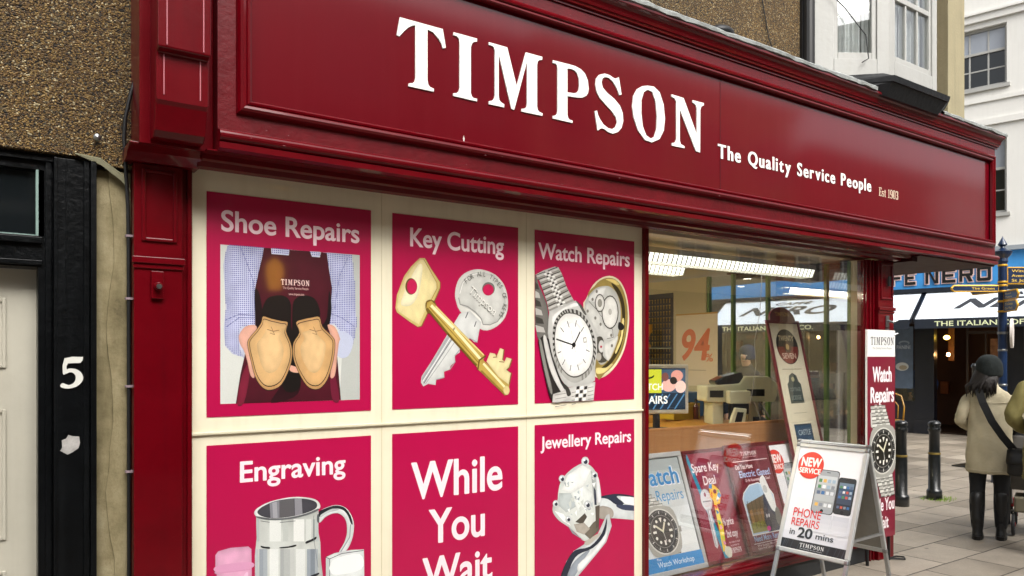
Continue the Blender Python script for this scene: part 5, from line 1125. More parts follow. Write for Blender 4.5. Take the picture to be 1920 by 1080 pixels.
# ================================================================== DISPLAY BOARDS in the window
MAR = '#8a1834'
def diver(a, cx, cz, r, asp=1.0, full=True, up=7, shear=.06):
    """steel diver's watch with black dial"""
    ell = lambda c, k, dx=0, dz=0: a.ell(c, cx+dx*r*asp, cz+dz*r, r*k*asp, r*k)
    if full:
        for sg in (1, -1):
            for i in range(7 if sg < 0 else up):
                z0 = cz + sg*r*(1.0 + i*.17); z1 = z0 + sg*r*.155; wd = r*asp*(.80 - .028*i)*(1 if sg > 0 else .95); sh = -sg*r*asp*(i+1)*shear
                a.poly('#8f8f88', [(cx-wd+sh, z0), (cx+wd+sh, z0), (cx+wd+sh, z1), (cx-wd+sh, z1)])
                for j, (f0, f1) in enumerate(((-1, -.5), (-.48, -.16), (-.14, .14), (.16, .48), (.5, 1))):
                    o = sg*r*.07*(j % 2); a.poly('#dddcd4' if (i+j) % 2 else '#b9b8b0', [(cx+wd*f0+sh, z0+o), (cx+wd*f1*.96+sh, z0+o), (cx+wd*f1*.96+sh, z1+o-sg*r*.03), (cx+wd*f0+sh, z1+o-sg*r*.03)])
                a.line('#45443f', [(cx-wd+sh, z1), (cx+wd+sh, z1)], r*.03)
        a.poly('#a3a39b', [(cx-r*asp*.85, cz+r*1.12), (cx+r*asp*.85, cz+r*1.12), (cx+r*asp*1.2, cz), (cx+r*asp*.85, cz-r*1.12), (cx-r*asp*.85, cz-r*1.12), (cx-r*asp*1.2, cz)], smooth=1)
        a.rect('#8b8b84', cx+r*asp*1.1, cx+r*asp*1.3, cz-r*.16, cz+r*.12)
    ell('#d2d1c9', 1.12); ell('#3c3b38', 1.05); ell('#15161a', 1.02); ell('#8e8d87', .80); ell('#191716', .77)
    for i in range(60):
        if i % 5 == 0: continue
        t = R(i*6); a.line('#8c8c88', [(cx+.93*r*asp*math.cos(t), cz+.93*r*math.sin(t)), (cx+.99*r*asp*math.cos(t), cz+.99*r*math.sin(t))], r*.025)
    for i in range(12):
        t = R(i*30); a.line('#d9d9d2', [(cx+.86*r*asp*math.cos(t), cz+.86*r*math.sin(t)), (cx+.98*r*asp*math.cos(t), cz+.98*r*math.sin(t))], r*.05)
        if i == 3: a.poly('#e9e8dd', [(cx-.1*r*asp, cz+.66*r), (cx+.1*r*asp, cz+.66*r), (cx, cz+.42*r)])
        elif i % 3 == 0: a.line('#e9e8dd', [(cx+.46*r*asp*math.cos(t), cz+.46*r*math.sin(t)), (cx+.64*r*asp*math.cos(t), cz+.64*r*math.sin(t))], r*.11)
        else: a.ell('#e9e8dd', cx+.58*r*asp*math.cos(t), cz+.58*r*math.sin(t), r*.075*asp, r*.075)
    a.line('#dcd9bd', [(cx, cz), (cx-.42*r*asp, cz+.30*r)], r*.09); a.line('#dcd9bd', [(cx, cz), (cx+.22*r*asp, cz+.40*r)], r*.10); a.line('#d8d8d0', [(cx, cz), (cx+.1*r*asp, cz-.5*r)], r*.03); a.ell('#dcd9bd', cx, cz, r*.06, r*.06)

def framed(name, loc, W, H, lean, fw, fm, label, cat, group=None, bgc='#ffffff', sheet_mat=None):
    r = thing(name, loc, label, cat, group, rot=(-R(lean), 0, 0))
    f = MB(); f.box(0, W, 0, .02, 0, fw); f.box(0, W, 0, .02, H-fw, H); f.box(0, fw, 0, .02, fw, H-fw); f.box(W-fw, W, 0, .02, fw, H-fw)
    f.build('frame', fm, r, bevel=.004)
    b = MB(); b.box(fw-.001, W-fw+.001, .008, .018, fw-.001, H-fw+.001); b.build('backing', PANELG, r)
    a = Art(clip=(fw, W-fw, fw, H-fw)); a.rect(bgc, fw, W-fw, fw, H-fw); return r, a
DG = 'framed adverts leaning in the shop window'
r, a = framed('display_frame', (3.485, .10, .198), .622, .807, 19, .034, ALUW, 'silver framed advert of a black diver watch on grey, leaning behind the glass', 'advert frame', DG, '#c8cfd0')
for i in range(8): a.rect(['#9fa8a8', '#aab3b2', '#b7bfbf', '#c3caca', '#cfd5d5', '#d9dfde', '#e1e6e5', '#d8dddd'][i], .034, .588, .773-.085*(i+1), .773-.085*i)
a.line('#2f3636', [(.036, .768), (.586, .768)], .006); a.line('#2f3636', [(.585, .77), (.585, .04)], .006)
a.text('#dfe6ea', 'Watch', .079, .551, .586, .122, .034); a.text('#1583c4', 'Watch', .085, .545, .590, .115, .02); a.text('#3d92c8', 'Repairs', .295, .552, .478, .075, .0)
diver(a, .275, .285, .135, 1.0, True, 5, .17); a.rect('#1583c4', .034, .588, .034, .125); a.text('#e6eef2', 'The', .16, .20, .105, .014, .008); a.text('#dbe8f0', 'Watch Workshop', .16, .50, .062, .034, .006)
a.build('printed_sheet', PRINT, r, (0, .0075, 0))

r, a = framed('display_frame', (4.135, .135, .190), .56, .80, 17, .024, RED, 'red framed advert of a silver key and a multicoloured key in the window', 'advert frame', DG, MAR)
a.poly('#1a8fae', [(.024, .74), (.05, .776), (.30, .024), (.24, .024)])
a.text('#f4e8ea', 'Spare Key', .07, .43, .640, .062, .016); a.text('#f4e8ea', 'Deal', .185, .345, .545, .062, .016)
a.ell('#b9b9bc', .17, .44, .072, .078); a.ell('#d0d0d2', .165, .44, .066, .072); a.ell('#8a1834', .165, .478, .014, .016); a.line('#77787c', [(.12, .43), (.22, .43)], .008)
a.poly('#c4c4c8', [(.145, .375), (.20, .375), (.195, .30), (.21, .28), (.19, .27), (.19, .12), (.168, .10), (.145, .12)]); a.line('#85868c', [(.16, .37), (.16, .12)], .006); a.line('#eeeeef', [(.175, .37), (.172, .13)], .006)
a.poly('#f0cf2c', [(.255, .42), (.29, .41), (.31, .24), (.275, .08), (.235, .07), (.245, .22)])
for i, c_ in enumerate(['#e4572c', '#2a86c8', '#f6e04a', '#58b04a', '#f0a8c0', '#f4e26a', '#c6d43a', '#e58ac0', '#f6f0d0']): a.poly(c_, [(.25+.012*(i % 3), .40-.036*i), (.29-.01*(i % 2), .39-.036*i), (.295, .375-.036*i), (.262, .365-.036*i)])
a.poly('#f3c22e', [(.225, .46), (.24, .535), (.29, .545), (.36, .50), (.375, .46), (.33, .40), (.28, .40), (.255, .425)]); a.poly('#2a86c8', [(.23, .52), (.25, .545), (.285, .545), (.27, .51)]); a.poly('#e07a2c', [(.235, .47), (.27, .505), (.255, .44)]); a.poly('#3a9ad4', [(.30, .415), (.375, .455), (.35, .49), (.32, .46)]); a.poly('#f4f0e0', [(.29, .43), (.32, .46), (.345, .43)]); a.ell(MAR, .30, .49, .022, .016); a.poly('#6ab84a', [(.33, .495), (.36, .50), (.35, .47)])
a.poly('#d9d8c4', [(.25, .06), (.27, .10), (.33, .095), (.345, .07), (.33, .03), (.29, .024), (.27, .04)], smooth=1)
for tx, x0_, x1_, zb, cp in (('\u00bd price', .315, .455, .245, .052), ('2nd copy', .325, .475, .160, .050)): a.text('#f4e8ea', tx, x0_, x1_, zb, cp, .012)
a.text('#e6c4cc', 'the smaller to include', .335, .48, .118, .014, .006); a.text('#e6c4cc', 'any cylinder key', .345, .46, .096, .014, .006); a.serif('#f0dfe2', 'TIMPSON', .325, .475, .048, .036)
a.v = a.v[:4] + [(.024+(x-.024)*.80, y, z) for x, y, z in a.v[4:]]
a.build('printed_sheet', PRINT, r, (0, .0075, 0))

r, a = framed('display_frame', (4.548, .095, .205), .515, .805, 18, .028, RED, 'red framed advert about electric gates with remote fobs in an arch, in the window', 'advert frame', DG, '#6f1a2c')
a.serif('#ecd9dc', 'TIMPSON', .17, .35, .715, .030); a.text('#d8b4bc', 'The Quality Service People', .18, .34, .700, .009, .004); a.line('#e6d6d8', [(.06, .675), (.46, .675)], .006)
a.text('#f2e6e6', 'Do You Have', .075, .27, .618, .034, .014); a.text('#a9c4ea', 'Electric Gates!', .10, .455, .555, .048, .02); a.text('#ecdcdc', 'Or An Automated Garage Door?', .15, .44, .520, .022, .01)
arch = [(.085, .14), (.40, .14), (.42, .40), (.38, .46), (.28, .50), (.18, .49), (.10, .44), (.075, .40)]
a.poly('#e8eae4', [(.243+(x-.243)*1.05, .32+(z-.32)*1.04) for x, z in arch]); a.poly('#a9c8e2', arch); a.poly('#6a5a44', [(.09, .36), (.35, .42), (.41, .30), (.41, .15), (.09, .15)]); a.poly('#8b8a38', [(.09, .15), (.30, .15), (.26, .24), (.09, .22)])
for i in range(6): a.line('#4a3b26', [(.10+.045*i, .18), (.11+.045*i, .38)], .006); a.poly(['#a07a4c', '#7f6238', '#8f7650'][i % 3], [(.11+.04*i, .22), (.145+.04*i, .23), (.14+.04*i, .32), (.11+.04*i, .31)])
a.poly('#27334a', [(.27, .14), (.27, .30), (.31, .42), (.40, .36), (.42, .14)]); a.poly('#e3e5e2', [(.305, .50), (.335, .545), (.375, .53), (.42, .30), (.38, .28), (.345, .34)], smooth=1); a.ell('#b9bdbc', .345, .45, .024, .03); a.poly('#3f3f47', [(.25, .20), (.27, .30), (.31, .31), (.385, .24), (.38, .17), (.31, .14)], smooth=1); a.line('#e6e6e6', [(.285, .245), (.29, .265)], .01); a.line('#e6e6e6', [(.31, .245), (.315, .265)], .01); a.ell('#e0489a', .275, .165, .022, .018); a.poly('#6c6e66', [(.385, .20), (.40, .29), (.44, .30), (.455, .20), (.43, .14)], smooth=1)
a.text('#8fb0dc', 'Need More Remotes?', .085, .455, .090, .040, .014); a.line('#e6d6d8', [(.07, .075), (.46, .075)], .004); a.text('#e0c8cc', 'We Supply Most Makes Of', .10, .44, .052, .017, .006); a.text('#e0c8cc', 'Gate And Garage Door Remotes', .10, .44, .033, .015, .006)
a.build('printed_sheet', PRINT, r, (0, .0075, 0))

def phone(a, x0, x1, z0, z1, body, scr, seed):
    rr = (x1-x0)*.12
    P_ = [(x0+rr, z0), (x1-rr, z0), (x1-rr*.3, z0+rr*.3), (x1, z0+rr), (x1, z1-rr), (x1-rr*.3, z1-rr*.3), (x1-rr, z1), (x0+rr, z1), (x0+rr*.3, z1-rr*.3), (x0, z1-rr), (x0, z0+rr), (x0+rr*.3, z0+rr*.3)]
    a.poly('#2a2d30', P_); m_ = .008; a.poly(body, [(x+(m_*.6 if x < (x0+x1)/2 else -m_*.6), z+(m_*.6 if z < (z0+z1)/2 else -m_*.6)) for x, z in P_])
    sx0, sx1, sz0, sz1 = x0+m_*1.4, x1-m_*1.4, z0+(z1-z0)*.14, z1-(z1-z0)*.14
    n_ = len(scr)
    for i, c_ in enumerate(scr): a.rect(c_, sx0, sx1, sz0+(sz1-sz0)*i/n_, sz0+(sz1-sz0)*(i+1)/n_)
    q = random.Random(seed); W_ = (sx1-sx0)
    for i in range(5):
        for j in range(4):
            if i == 1: continue
            ax = sx0 + W_*(.07+.235*j); az = sz0 + (sz1-sz0)*(.03+.19*i); a.rect(q.choice(['#4f8a5a', '#d9dde0', '#3d6fa8', '#e0b25a', '#8a8f98', '#c85a4a', '#eef0f2', '#5a6a86', '#9fb6c8']), ax, ax+W_*.17, az, az+W_*.17)
    a.ell('#15171a', (x0+x1)/2, z0+(z1-z0)*.065, .011, .011); a.line('#15171a', [((x0+x1)/2-.012, z1-(z1-z0)*.06), ((x0+x1)/2+.012, z1-(z1-z0)*.06)], .004)
def phone_ad(a, x0, z0, W, H):
    """advert for phone repairs, W x H from its lower left corner"""
    U = lambda u: x0+u*W; V = lambda v: z0+v*H
    for i, c_ in enumerate(['#d9dbe2', '#e0e2e8', '#e6e8ed', '#ebecf0', '#eeeff2', '#f0f1f3']): a.rect(c_, U(0), U(1), V(i/6), V((i+1)/6))
    phone(a, U(.355), U(.70), V(.375), V(.80), '#a2a8ad', ['#a4aaac', '#b4babc', '#9aa1a6', '#bcc2c5', '#c8ced1'], 4)
    phone(a, U(.70), U(.965), V(.395), V(.745), '#2c3034', ['#27303e', '#3a475c', '#4a5a74', '#33506e', '#6d8296'], 9)
    for (u0, u1) in ((.40, .70), (.72, .96)):
        for i, c_ in enumerate(['#cdd0d8', '#d3d5dc', '#d9dbe1', '#dddfe5']): a.rect(c_, U(u0), U(u1), V(.375-.045*(i+1)), V(.375-.045*i))
    a.ell('#d2231c', U(.225), V(.825), W*.205, W*.205, 40); a.ell('#e03a28', U(.225), V(.828), W*.192, W*.192, 40)
    a.text('#fbf4f0', 'NEW', U(.07), U(.385), V(.815), H*.085, .035); a.text('#fbf4f0', 'SERVICE', U(.055), U(.40), V(.745), H*.050, .03)
    a.text('#d83838', 'PHONE', U(.10), U(.54), V(.315), H*.080, .008); a.text('#d83838', 'REPAIRS', U(.10), U(.54), V(.225), H*.072, .008)
    a.text('#3a4248', 'in', U(.10), U(.185), V(.135), H*.058, .012); a.text('#262e34', '20', U(.235), U(.46), V(.120), H*.092, .03); a.text('#3a4248', 'mins', U(.52), U(.79), V(.130), H*.056, .012)
    a.rect('#23272c', U(0), U(1), V(0), V(.088))
    q = random.Random(2)
    for i in range(26): x_ = q.random(); a.line('#3a4047', [(U(x_), V(.004)), (U(min(1, x_+.03)), V(.082))], .0035)
    a.serif('#d9dadb', 'TIMPSON', U(.30), U(.68), V(.032), H*.036); a.text('#b0b4b6', 'The Quality Service People', U(.31), U(.66), V(.012), H*.012, .004)
r, a = framed('display_frame', (5.03, .135, .195), .515, .80, 18, .026, RED, 'red framed white advert with red New Service disc, partly behind the pavement sign', 'advert frame', DG, '#e6e6e4')
phone_ad(a, .026, .026, .463, .748); a.build('printed_sheet', PRINT, r, (0, .0075, 0))

# tall leaning display of house-name plaques
r, a = framed('plaque_display', (5.33, .15, .175), .44, 1.80, 13, .028, mat('maroon_frame', '#6a1220', .4, .1, 6, coat=.4), 'tall leaning maroon framed board of sample house plaques inside the window', 'display board', None, '#ddd6bc')
b = MB(); b.prism([(.06 + .16 + .17*math.cos(R(t)), 1.80 + .115*math.sin(R(t))) for t in range(0, 181, 12)], (0, .002, 0), (1, 0, 0), (0, 0, 1), (0, .016, 0)); b.build('arched_top', mat('maroon_frame', '#6a1220'), r)
a.ell('#15130f', .22, 1.575, .145, .150); a.poly('#7a2418', [(.22+.138*math.cos(R(t)), 1.575+.142*math.sin(R(t))) for t in range(180, 361, 10)]); a.ell('#4a2a14', .22, 1.575, .05, .05)
a.text('#d9cba0', 'TWENTY', .12, .32, 1.625, .045, .012); a.text('#e6d3c0', 'SEVEN', .13, .31, 1.475, .045, .012); a.ell('#caa860', .22, 1.575, .022, .026)
a.line('#8a866f', [(.09, 1.385), (.35, 1.385)], .006)
a.poly('#3a4644', [(.12, 1.10), (.30, 1.10), (.30, 1.26), (.275, 1.28), (.26, 1.33), (.21, 1.355), (.16, 1.33), (.145, 1.28), (.12, 1.26)]); a.ell('#b9b48a', .205, 1.30, .02, .02); a.text('#8a958c', 'COTTAGE', .14, .28, 1.20, .03, .01); a.text('#8a958c', 'LODGE', .145, .27, 1.13, .035, .01)
a.line('#a39f88', [(.13, 1.02), (.30, 1.02)], .005)
a.rect('#15324a', .10, .33, .62, .93); a.rect('#1d4462', .108, .322, .628, .922)
for tx, zb in (('CASTLE', .84), ('GUEST', .76), ('HOUSE', .67)): a.text('#b4c4c8', tx, .14, .30, zb, .042, .006)
a.line('#8a866f', [(.12, .56), (.32, .56)], .008); a.poly('#5a1020', [(.11, .36), (.33, .36), (.34, .47), (.28, .50), (.16, .50), (.10, .47)], smooth=0); a.text('#d8c4a0', '11', .20, .24, .41, .04, .01)
a.build('printed_sheet', PRINTM, r, (0, .0075, 0))
b = Art(); b.k = 20; b.text('#b08a4a', 'TIMPSON', .13, .31, 1.835, .035, .01); b.build('arch_text', PRINTM, r, (0, .001, 0))

# ================================================================== SHOP INTERIOR
def strip_light(x0_, x1_, y, z, lab, tm=None):
    r_ = thing('ceiling_light', ((x0_+x1_)/2, y, z), lab, 'light', 'fluorescent lights in the shop'); L_ = (x1_-x0_)/2
    t_ = MB(); t_.box(-L_, L_, -.09, .09, .06, .10); t_.build('housing', WPAINT, r_)
    t_ = MB(); t_.prism([(-.085, .058), (.085, .058), (.06, .0), (-.06, .0)], (-L_+.01, 0, 0), (0, 1, 0), (0, 0, 1), (2*L_-.02, 0, 0)); t_.build('diffuser', tm or TUBE, r_)
    t_ = MB(); n_ = int(2*L_/.05)
    for i in range(n_+1): xx = -L_+.012+(2*L_-.024)*i/n_; t_.prism([(-.088, .058), (.088, .058), (.064, -.004), (-.064, -.004)], (xx-.005, 0, 0), (0, 1, 0), (0, 0, 1), (.010, 0, 0))
    t_.build('louvre', mat('louvre_white', '#b5b4a0', .6), r_)
strip_light(3.45, 5.95, .60, 2.31, 'long lit fluorescent ceiling light nearest the shop window')
strip_light(3.35, 5.05, 1.25, 2.33, 'shorter lit fluorescent ceiling light further into the shop')
strip_light(1.6, 4.6, 2.0, 2.35, 'added unseen ceiling light that brightens the shop interior', TUBE_FILL)  # extra fitting out of view, added to brighten the interior
for i, (x_, y_) in enumerate(((5.2, 2.6), (4.9, 2.35), (5.55, 1.75))):
    t = MB(); t.lathe([(.055, 0), (.055, .02)], seg=16); o = t.build('downlight', WPAINT, None); o.location = (x_, y_, 2.438); t = MB(); t.lathe([(.042, -.004), (.042, -.001)], seg=16); t.build('lens', DOWN, o)
    tag(o, ['round lit downlight deepest in the shop ceiling', 'round lit downlight above the key rack', 'round lit downlight above the engraving machine'][i], 'light', 'downlights in the shop ceiling')
t = MB(); t.tube([(5.42, .66, 2.44), (5.40, .67, 2.0), (5.34, .68, 1.75), (5.36, .68, 1.55), (5.33, .70, 1.30), (5.40, .8, 1.04)], .003, 6); tag(t.build('hanging_lead', WPAINT, None, smooth=True), 'thin pale lead hanging down behind the window glass', 'lead')
kb = thing('keyboard', (4.42, .83, 1.032), 'dark keyboard in front of the monitor on the counter', 'keyboard', rot=(0, 0, R(-28)))
t = MB(); t.box(-.2, .2, -.06, .06, 0, .015); t.build('base', GREYB, kb, bevel=.003)
t = MB()
for i in range(13):
    for j in range(4): t.box(-.188+.029*i, -.164+.029*i, -.05+.025*j, -.03+.025*j, .0151, .022)
t.build('keys', BLACK, kb)
t = MB(); t.ball((0, 0, .016), .03, .05, .018); o = t.build('mouse', BLACK, None, smooth=True); o.location = (4.72, .86, 1.033); tag(o, 'black computer mouse beside the keyboard on the counter', 'mouse')
tl = thing('card_reader', (5.62, .80, 1.032), 'dark card terminal on the counter near the machine', 'terminal', rot=(0, 0, R(-20)))
t = MB(); t.prism([(-.05, 0), (.09, 0), (.09, .07), (-.05, .03)], (-.05, 0, 0), (0, 1, 0), (0, 0, 1), (.10, 0, 0)); t.build('case', GREYB, tl, bevel=.005)
a = Art(); a.rect('#4f7a5a', -.035, .035, .06, .10); a.k = 0; o = a.build('display', PRINTM, tl, (0, -.01, -.018)); o.rotation_euler = (R(-64), 0, 0)
# monitor
r = thing('monitor', (4.56, 1.03, 1.032), 'white framed monitor on the counter showing a watch repairs advert', 'monitor', rot=(0, 0, R(-28)))
t = MB(); t.box(-.26, .26, -.02, .03, .13, .53); t.build('casing', mat('casing_cream', '#d8d8c8', .4), r, bevel=.012)
t = MB(); t.tube([(0, .02, .01), (0, .02, .14)], .03); t.loft([(0, 0, 0, .13, .10), (0, 0, .015, .12, .09)]); t.build('stand', GREYB, r)
a = Art(); a.rect('#1c2c3c', -.23, .23, .165, .50); a.rect('#c9d23a', -.22, .03, .30, .49); a.rect('#3d566e', .03, .23, .30, .49)
for i, (c_, x_, z_, rx_, rz_) in enumerate((('#e8b4a8', .09, .36, .06, .05), ('#d89a8c', .16, .44, .05, .045), ('#2a2420', .13, .40, .03, .03), ('#f0c8bc', .19, .35, .045, .05), ('#7a4a44', .06, .43, .03, .035))): a.ell(c_, x_, z_, rx_, rz_)
a.ell('#2a3a1a', -.10, .44, .07, .03); a.ell('#c9d23a', -.10, .455, .07, .03)
for i in range(7): a.line('#4f7fa8', [(-.22+.06*i, .17), (-.14+.06*i, .29)], .01)
a.text('#f4f6f0', 'WATCH', -.20, .04, .325, .05, .02); a.text('#f4f6f0', 'REPAIRS', -.20, .08, .215, .06, .02); a.build('screen', SCREEN, r, (0, -.0215, 0))
# engraving machine
r = thing('engraving_machine', (5.55, 1.05, 1.032), 'cream key cutting and engraving machine on the counter inside the window', 'machine', rot=(0, 0, R(-30)))
CM = mat('machine_cream', '#c9ccb0', .4, .08, 8, coat=.3)
t = MB(); t.box(-.24, -.14, -.1, .12, 0, .24); t.box(.12, .2, -.05, .12, 0, .22); t.build('base', CM, r, bevel=.01)
t = MB(); t.prism([(-.30, .20), (.32, .20), (.34, .26), (.34, .36), (.26, .42), (.04, .42), (.0, .36), (-.30, .34)], (0, -.12, 0), (1, 0, 0), (0, 0, 1), (0, .26, 0)); t.build('body', CM, r, bevel=.012)
t = MB(); t.box(-.27, -.15, -.124, -.118, .24, .30); t.box(.06, .22, -.124, -.118, .25, .31); t.build('slot', BLACK, r)
t = MB(); t.box(-.13, .06, -.22, -.125, .19, .30); t.build('carriage', CM, r, bevel=.01); t = MB(); t.box(-.10, .05, -.20, -.13, .10, .189); t.tube([(-.02, -.17, .1), (-.02, -.17, .05)], .012); t.build('chuck', BLACK, r, bevel=.006)
t = MB(); t.prism([(-.20, .345), (.02, .345), (.05, .40), (.03, .46), (-.14, .42), (-.22, .38)], (0, -.1, 0), (1, 0, 0), (0, 0, 1), (0, .18, 0)); t.build('top_cover', mat('dark_cover', '#20242a', .2, .2, 5, coat=.8), r, bevel=.015)
t = MB(); t.prism([(-.16, 0), (-.02, 0), (0, .15), (-.10, .16)], (0, -.28, 0), (1, 0, 0), (0, 0, 1), (0, .05, 0)); t.build('vice', CM, r, bevel=.008)
t = MB(); t.prism([(-.11, .04), (-.05, .04), (-.03, .12), (-.085, .125)], (0, -.283, 0), (1, 0, 0), (0, 0, 1), (0, .004, 0)); t.build('vice_face', BLACK, r)
t = MB(); t.tube([(.2, -.06, .2), (.24, -.12, .1), (.28, -.14, .02)], .008); t.tube([(.12, -.13, .2), (.16, -.17, .06), (.14, -.18, .01)], .006); t.build('lead', WPAINT, r, smooth=True)
# 94 per cent poster on the inner side wall (faces into the shop)
r = thing('wall_poster', (6.052, 2.215, 1.33), 'white poster with large orange 94 per cent on the shop inner wall', 'poster', rot=(0, 0, R(-90)))
a = Art(); a.k = 6; a.rect('#ece2cc', 0, .55, 0, .74); a.rect('#c9a25a', 0, .55, .725, .74)
a.text('#e4825a', '94', .05, .42, .27, .30, .03, ital=.18); a.text('#e4825a', '%', .40, .49, .25, .075, .02); a.line('#b9b09a', [(.10, .16), (.40, .16)], .008)
a.build('printed_sheet', PRINTM, r)
# shelf of trophies
sh = thing('trophy_shelf', (5.86, 2.50, 1.72), 'glass shelf on the inner side wall beside the 94 per cent poster', 'shelf')
t = MB(); t.box(-.16, .19, -.22, .25, -.012, 0); t.box(-.16, .19, -.22, .25, -.33, -.318); t.build('shelf_board', mat('shelf_glass', '#9fb0a4', .15, .05, 4), sh)
for i, (dx, dy, z, h, m_) in enumerate(((-.05, -.10, 1.722, .24, GOLD), (-.06, .09, 1.722, .20, STEEL), (-.06, -.08, 1.404, .20, STEEL))):
    t = MB(); t.lathe([(.045, 0), (.045, .03), (.02, .04), (.012, h*.45), (.03, h*.5), (.05, h*.75), (.055, h), (.048, h), (.03, h*.6)], seg=14)
    for sg in (1, -1): t.tube([(sg*.045, 0, h*.9), (sg*.075, 0, h*.85), (sg*.07, 0, h*.68), (sg*.035, 0, h*.6)], .006, 6)
    o = t.build('trophy', m_, None, smooth=True); o.location = (5.86+dx, 2.5+dy, z); tag(o, ['gold two-handled trophy cup on the upper shelf in the shop', 'silver trophy cup behind the gold one on the upper shelf', 'silver trophy cup on the lower glass shelf in the shop'][i], 'trophy', 'trophies on the shop shelf')
# key rack on the inner side wall, shoe-care bottles on the side counter
kr = thing('key_rack', (6.052, 2.62, 1.05), 'pegboard hung with rows of keys on the shop inner wall', 'rack', rot=(0, 0, R(-90)))
t = MB(); t.box(0, .36, .004, .02, 0, 1.25); t.build('pegboard', mat('peg_grey', '#4c4a44', .6, .1, 6), kr)
t = MB(); q = random.Random(6)
for i in range(8):
    for j in range(18):
        x = .03+.042*i; z = 1.19-.065*j; t.tube([(x, -.012, z), (x, -.010, z-.012)], .009, 8); t.box(x-.003, x+.003, -.013, -.008, z-.045, z-.012)
tag(t.build('keys', mat('key_brass', '#b39a58', .3, .4, 60, metal=.8), kr), kind='stuff')
q = random.Random(12)
for i in range(11):
    h_ = q.choice([.10, .13, .16, .19]); r_b = q.choice([.022, .026, .032]); y_ = 1.62 + i*.062; x_ = 5.62 + q.uniform(0, .10)
    t = MB(); t.lathe([(r_b, 0), (r_b, h_*.62), (r_b*.5, h_*.75), (r_b*.5, h_*.80)], seg=12); t_ = t.build('shoe_care_bottle', mat('bottle_%d' % (i % 4), ['#5a2a12', '#c9a12a', '#1a1a1c', '#7a1420'][i % 4], .25, .1, 5, coat=.5), None, smooth=False); t_.location = (x_, y_, 1.031)
    cp_ = MB(); cp_.lathe([(r_b*.55, h_*.80), (r_b*.55, h_)], seg=10); cp_.build('cap', mat('cap_black', '#141414'), t_)
    tag(t_, 'small bottle or tin of shoe care on the ochre side counter', 'bottle', 'shoe care bottles on the side counter')
# yellow bin of stock below the counter, blue crate
t = MB(); t.box(-.3, .3, -.2, .2, 0, .5); o = t.build('stock_box', mat('yellow_box', '#c8a81e', .5, .1, 4), None, bevel=.01); o.location = (5.6, 1.75, 1.03); o.scale = (.6, .5, .3); tag(o, 'yellow stock box behind the engraving machine', 'box')
t = MB(); t.prism([(-.17, 0), (.17, 0), (.19, .24), (-.19, .24)], (0, -.14, 0), (1, 0, 0), (0, 0, 1), (0, .28, 0)); o = t.build('blue_tub', mat('tub_blue', '#3d74b0', .4, .1, 4), None, bevel=.01); o.location = (5.84, 1.95, 1.033); tag(o, 'blue plastic tub on the counter below the 94 per cent poster', 'tub')
t = MB(); t.box(5.5, 6.05, 1.58, 2.3, .98, 1.03); t.box(5.52, 6.05, 1.6, 2.28, .02, .98); tag(t.build('side_counter', OCHRE, None, bevel=.004), 'ochre wooden side counter against the inner wall', 'counter')

# ================================================================== STREET: A-board, banner
ab = thing('pavement_sign', (4.69, -.186, 0), 'silver A-board on the pavement advertising phone repairs in 20 mins', 'sign', rot=(0, 0, R(-87.86)))
W, LN, B0 = .512, 1.10, .352
for sg in (-1, 1):
    lf = bpy.data.objects.new('front_leaf' if sg < 0 else 'rear_leaf', None); col.objects.link(lf); lf.parent = ab; lf.location = (0, -.382 if sg < 0 else .315, 0); lf.rotation_euler = (-R(20.3) if sg < 0 else R(16.6), 0, 0); lf.empty_display_size = .05
    y0_, y1_ = (-.012, .012) if sg < 0 else (-.010, .010)
    f = MB(); fw = .030
    f.box(0, W, y0_, y1_, B0, B0+fw); f.box(0, W, y0_, y1_, LN-fw, LN); f.box(0, fw, y0_, y1_, B0+fw, LN-fw); f.box(W-fw, W, y0_, y1_, B0+fw, LN-fw)
    f.build('frame', ALUW, lf, bevel=.005)
    for x in (.002, W-.027): f = MB(); f.box(x, x+.025, -.008, .012, 0, B0); f.build('leg', ALU, lf, bevel=.003)
    for x in (-.002, W-.030):
        for z in (B0-.003, LN-.029): f = MB(); f.box(x, x+.032, y0_-.003, y1_+.003, z, z+.032); f.build('corner_cap', STEEL, lf, bevel=.008)
    f = MB(); f.box(fw-.002, W-fw+.002, -.004, .004, B0+fw-.002, LN-fw+.002); f.build('panel', PANELG, lf)
    if sg < 0:
        a = Art(); phone_ad(a, fw, B0+fw, W-2*fw, LN-B0-2*fw); a.build('printed_sheet', PRINT, lf, (0, -.0045, 0))
t = MB(); t.box(W-.022, W-.006, -.215, .178, .46, .475); t.box(.006, .022, -.215, .178, .46, .475); t.build('stay_bar', ALU, ab)
t = MB(); t.tube([(.02, 0, 1.032), (W-.02, 0, 1.032)], .014, 10); t.build('hinge', STEEL, ab)

bn = thing('banner_board', (5.662, -.12, 0), 'tall narrow maroon board of a diver watch standing in front of the pilaster', 'sign')
Wb, z0, z1 = .398, .20, 1.835
t = MB(); t.box(0, Wb, 0, .018, z0, z1); t.build('panel', mat('board_edge', '#e2e2df', .5), bn, bevel=.002)
a = Art(clip=(0, Wb, z0, z1)); a.rect('#7c1830', 0, Wb, z0, z1); a.rect('#e9e9e6', 0, Wb, z1-.21, z1)
a.serif('#1c1a18', 'TIMPSON', .045, Wb-.02, z1-.118, .062); a.text('#8a8680', 'The Quality Service People', .07, Wb-.05, z1-.15, .014, .004)
a.text('#f6eef0', 'Watch', .075, .345, 1.43, .115, .03); a.text('#f6eef0', 'Repairs', .045, .380, 1.27, .115, .03)
a.text('#f6eef0', 'While You', .02, .385, .415, .095, .022); a.text('#f6eef0', 'Wait', .12, .30, .275, .095, .022)
a.poly('#c9c8c0', [(.04, 1.19), (.16, 1.20), (.25, 1.09), (.14, 1.05), (.05, 1.08)]); diver(a, .215, .885, .165, 1.0)
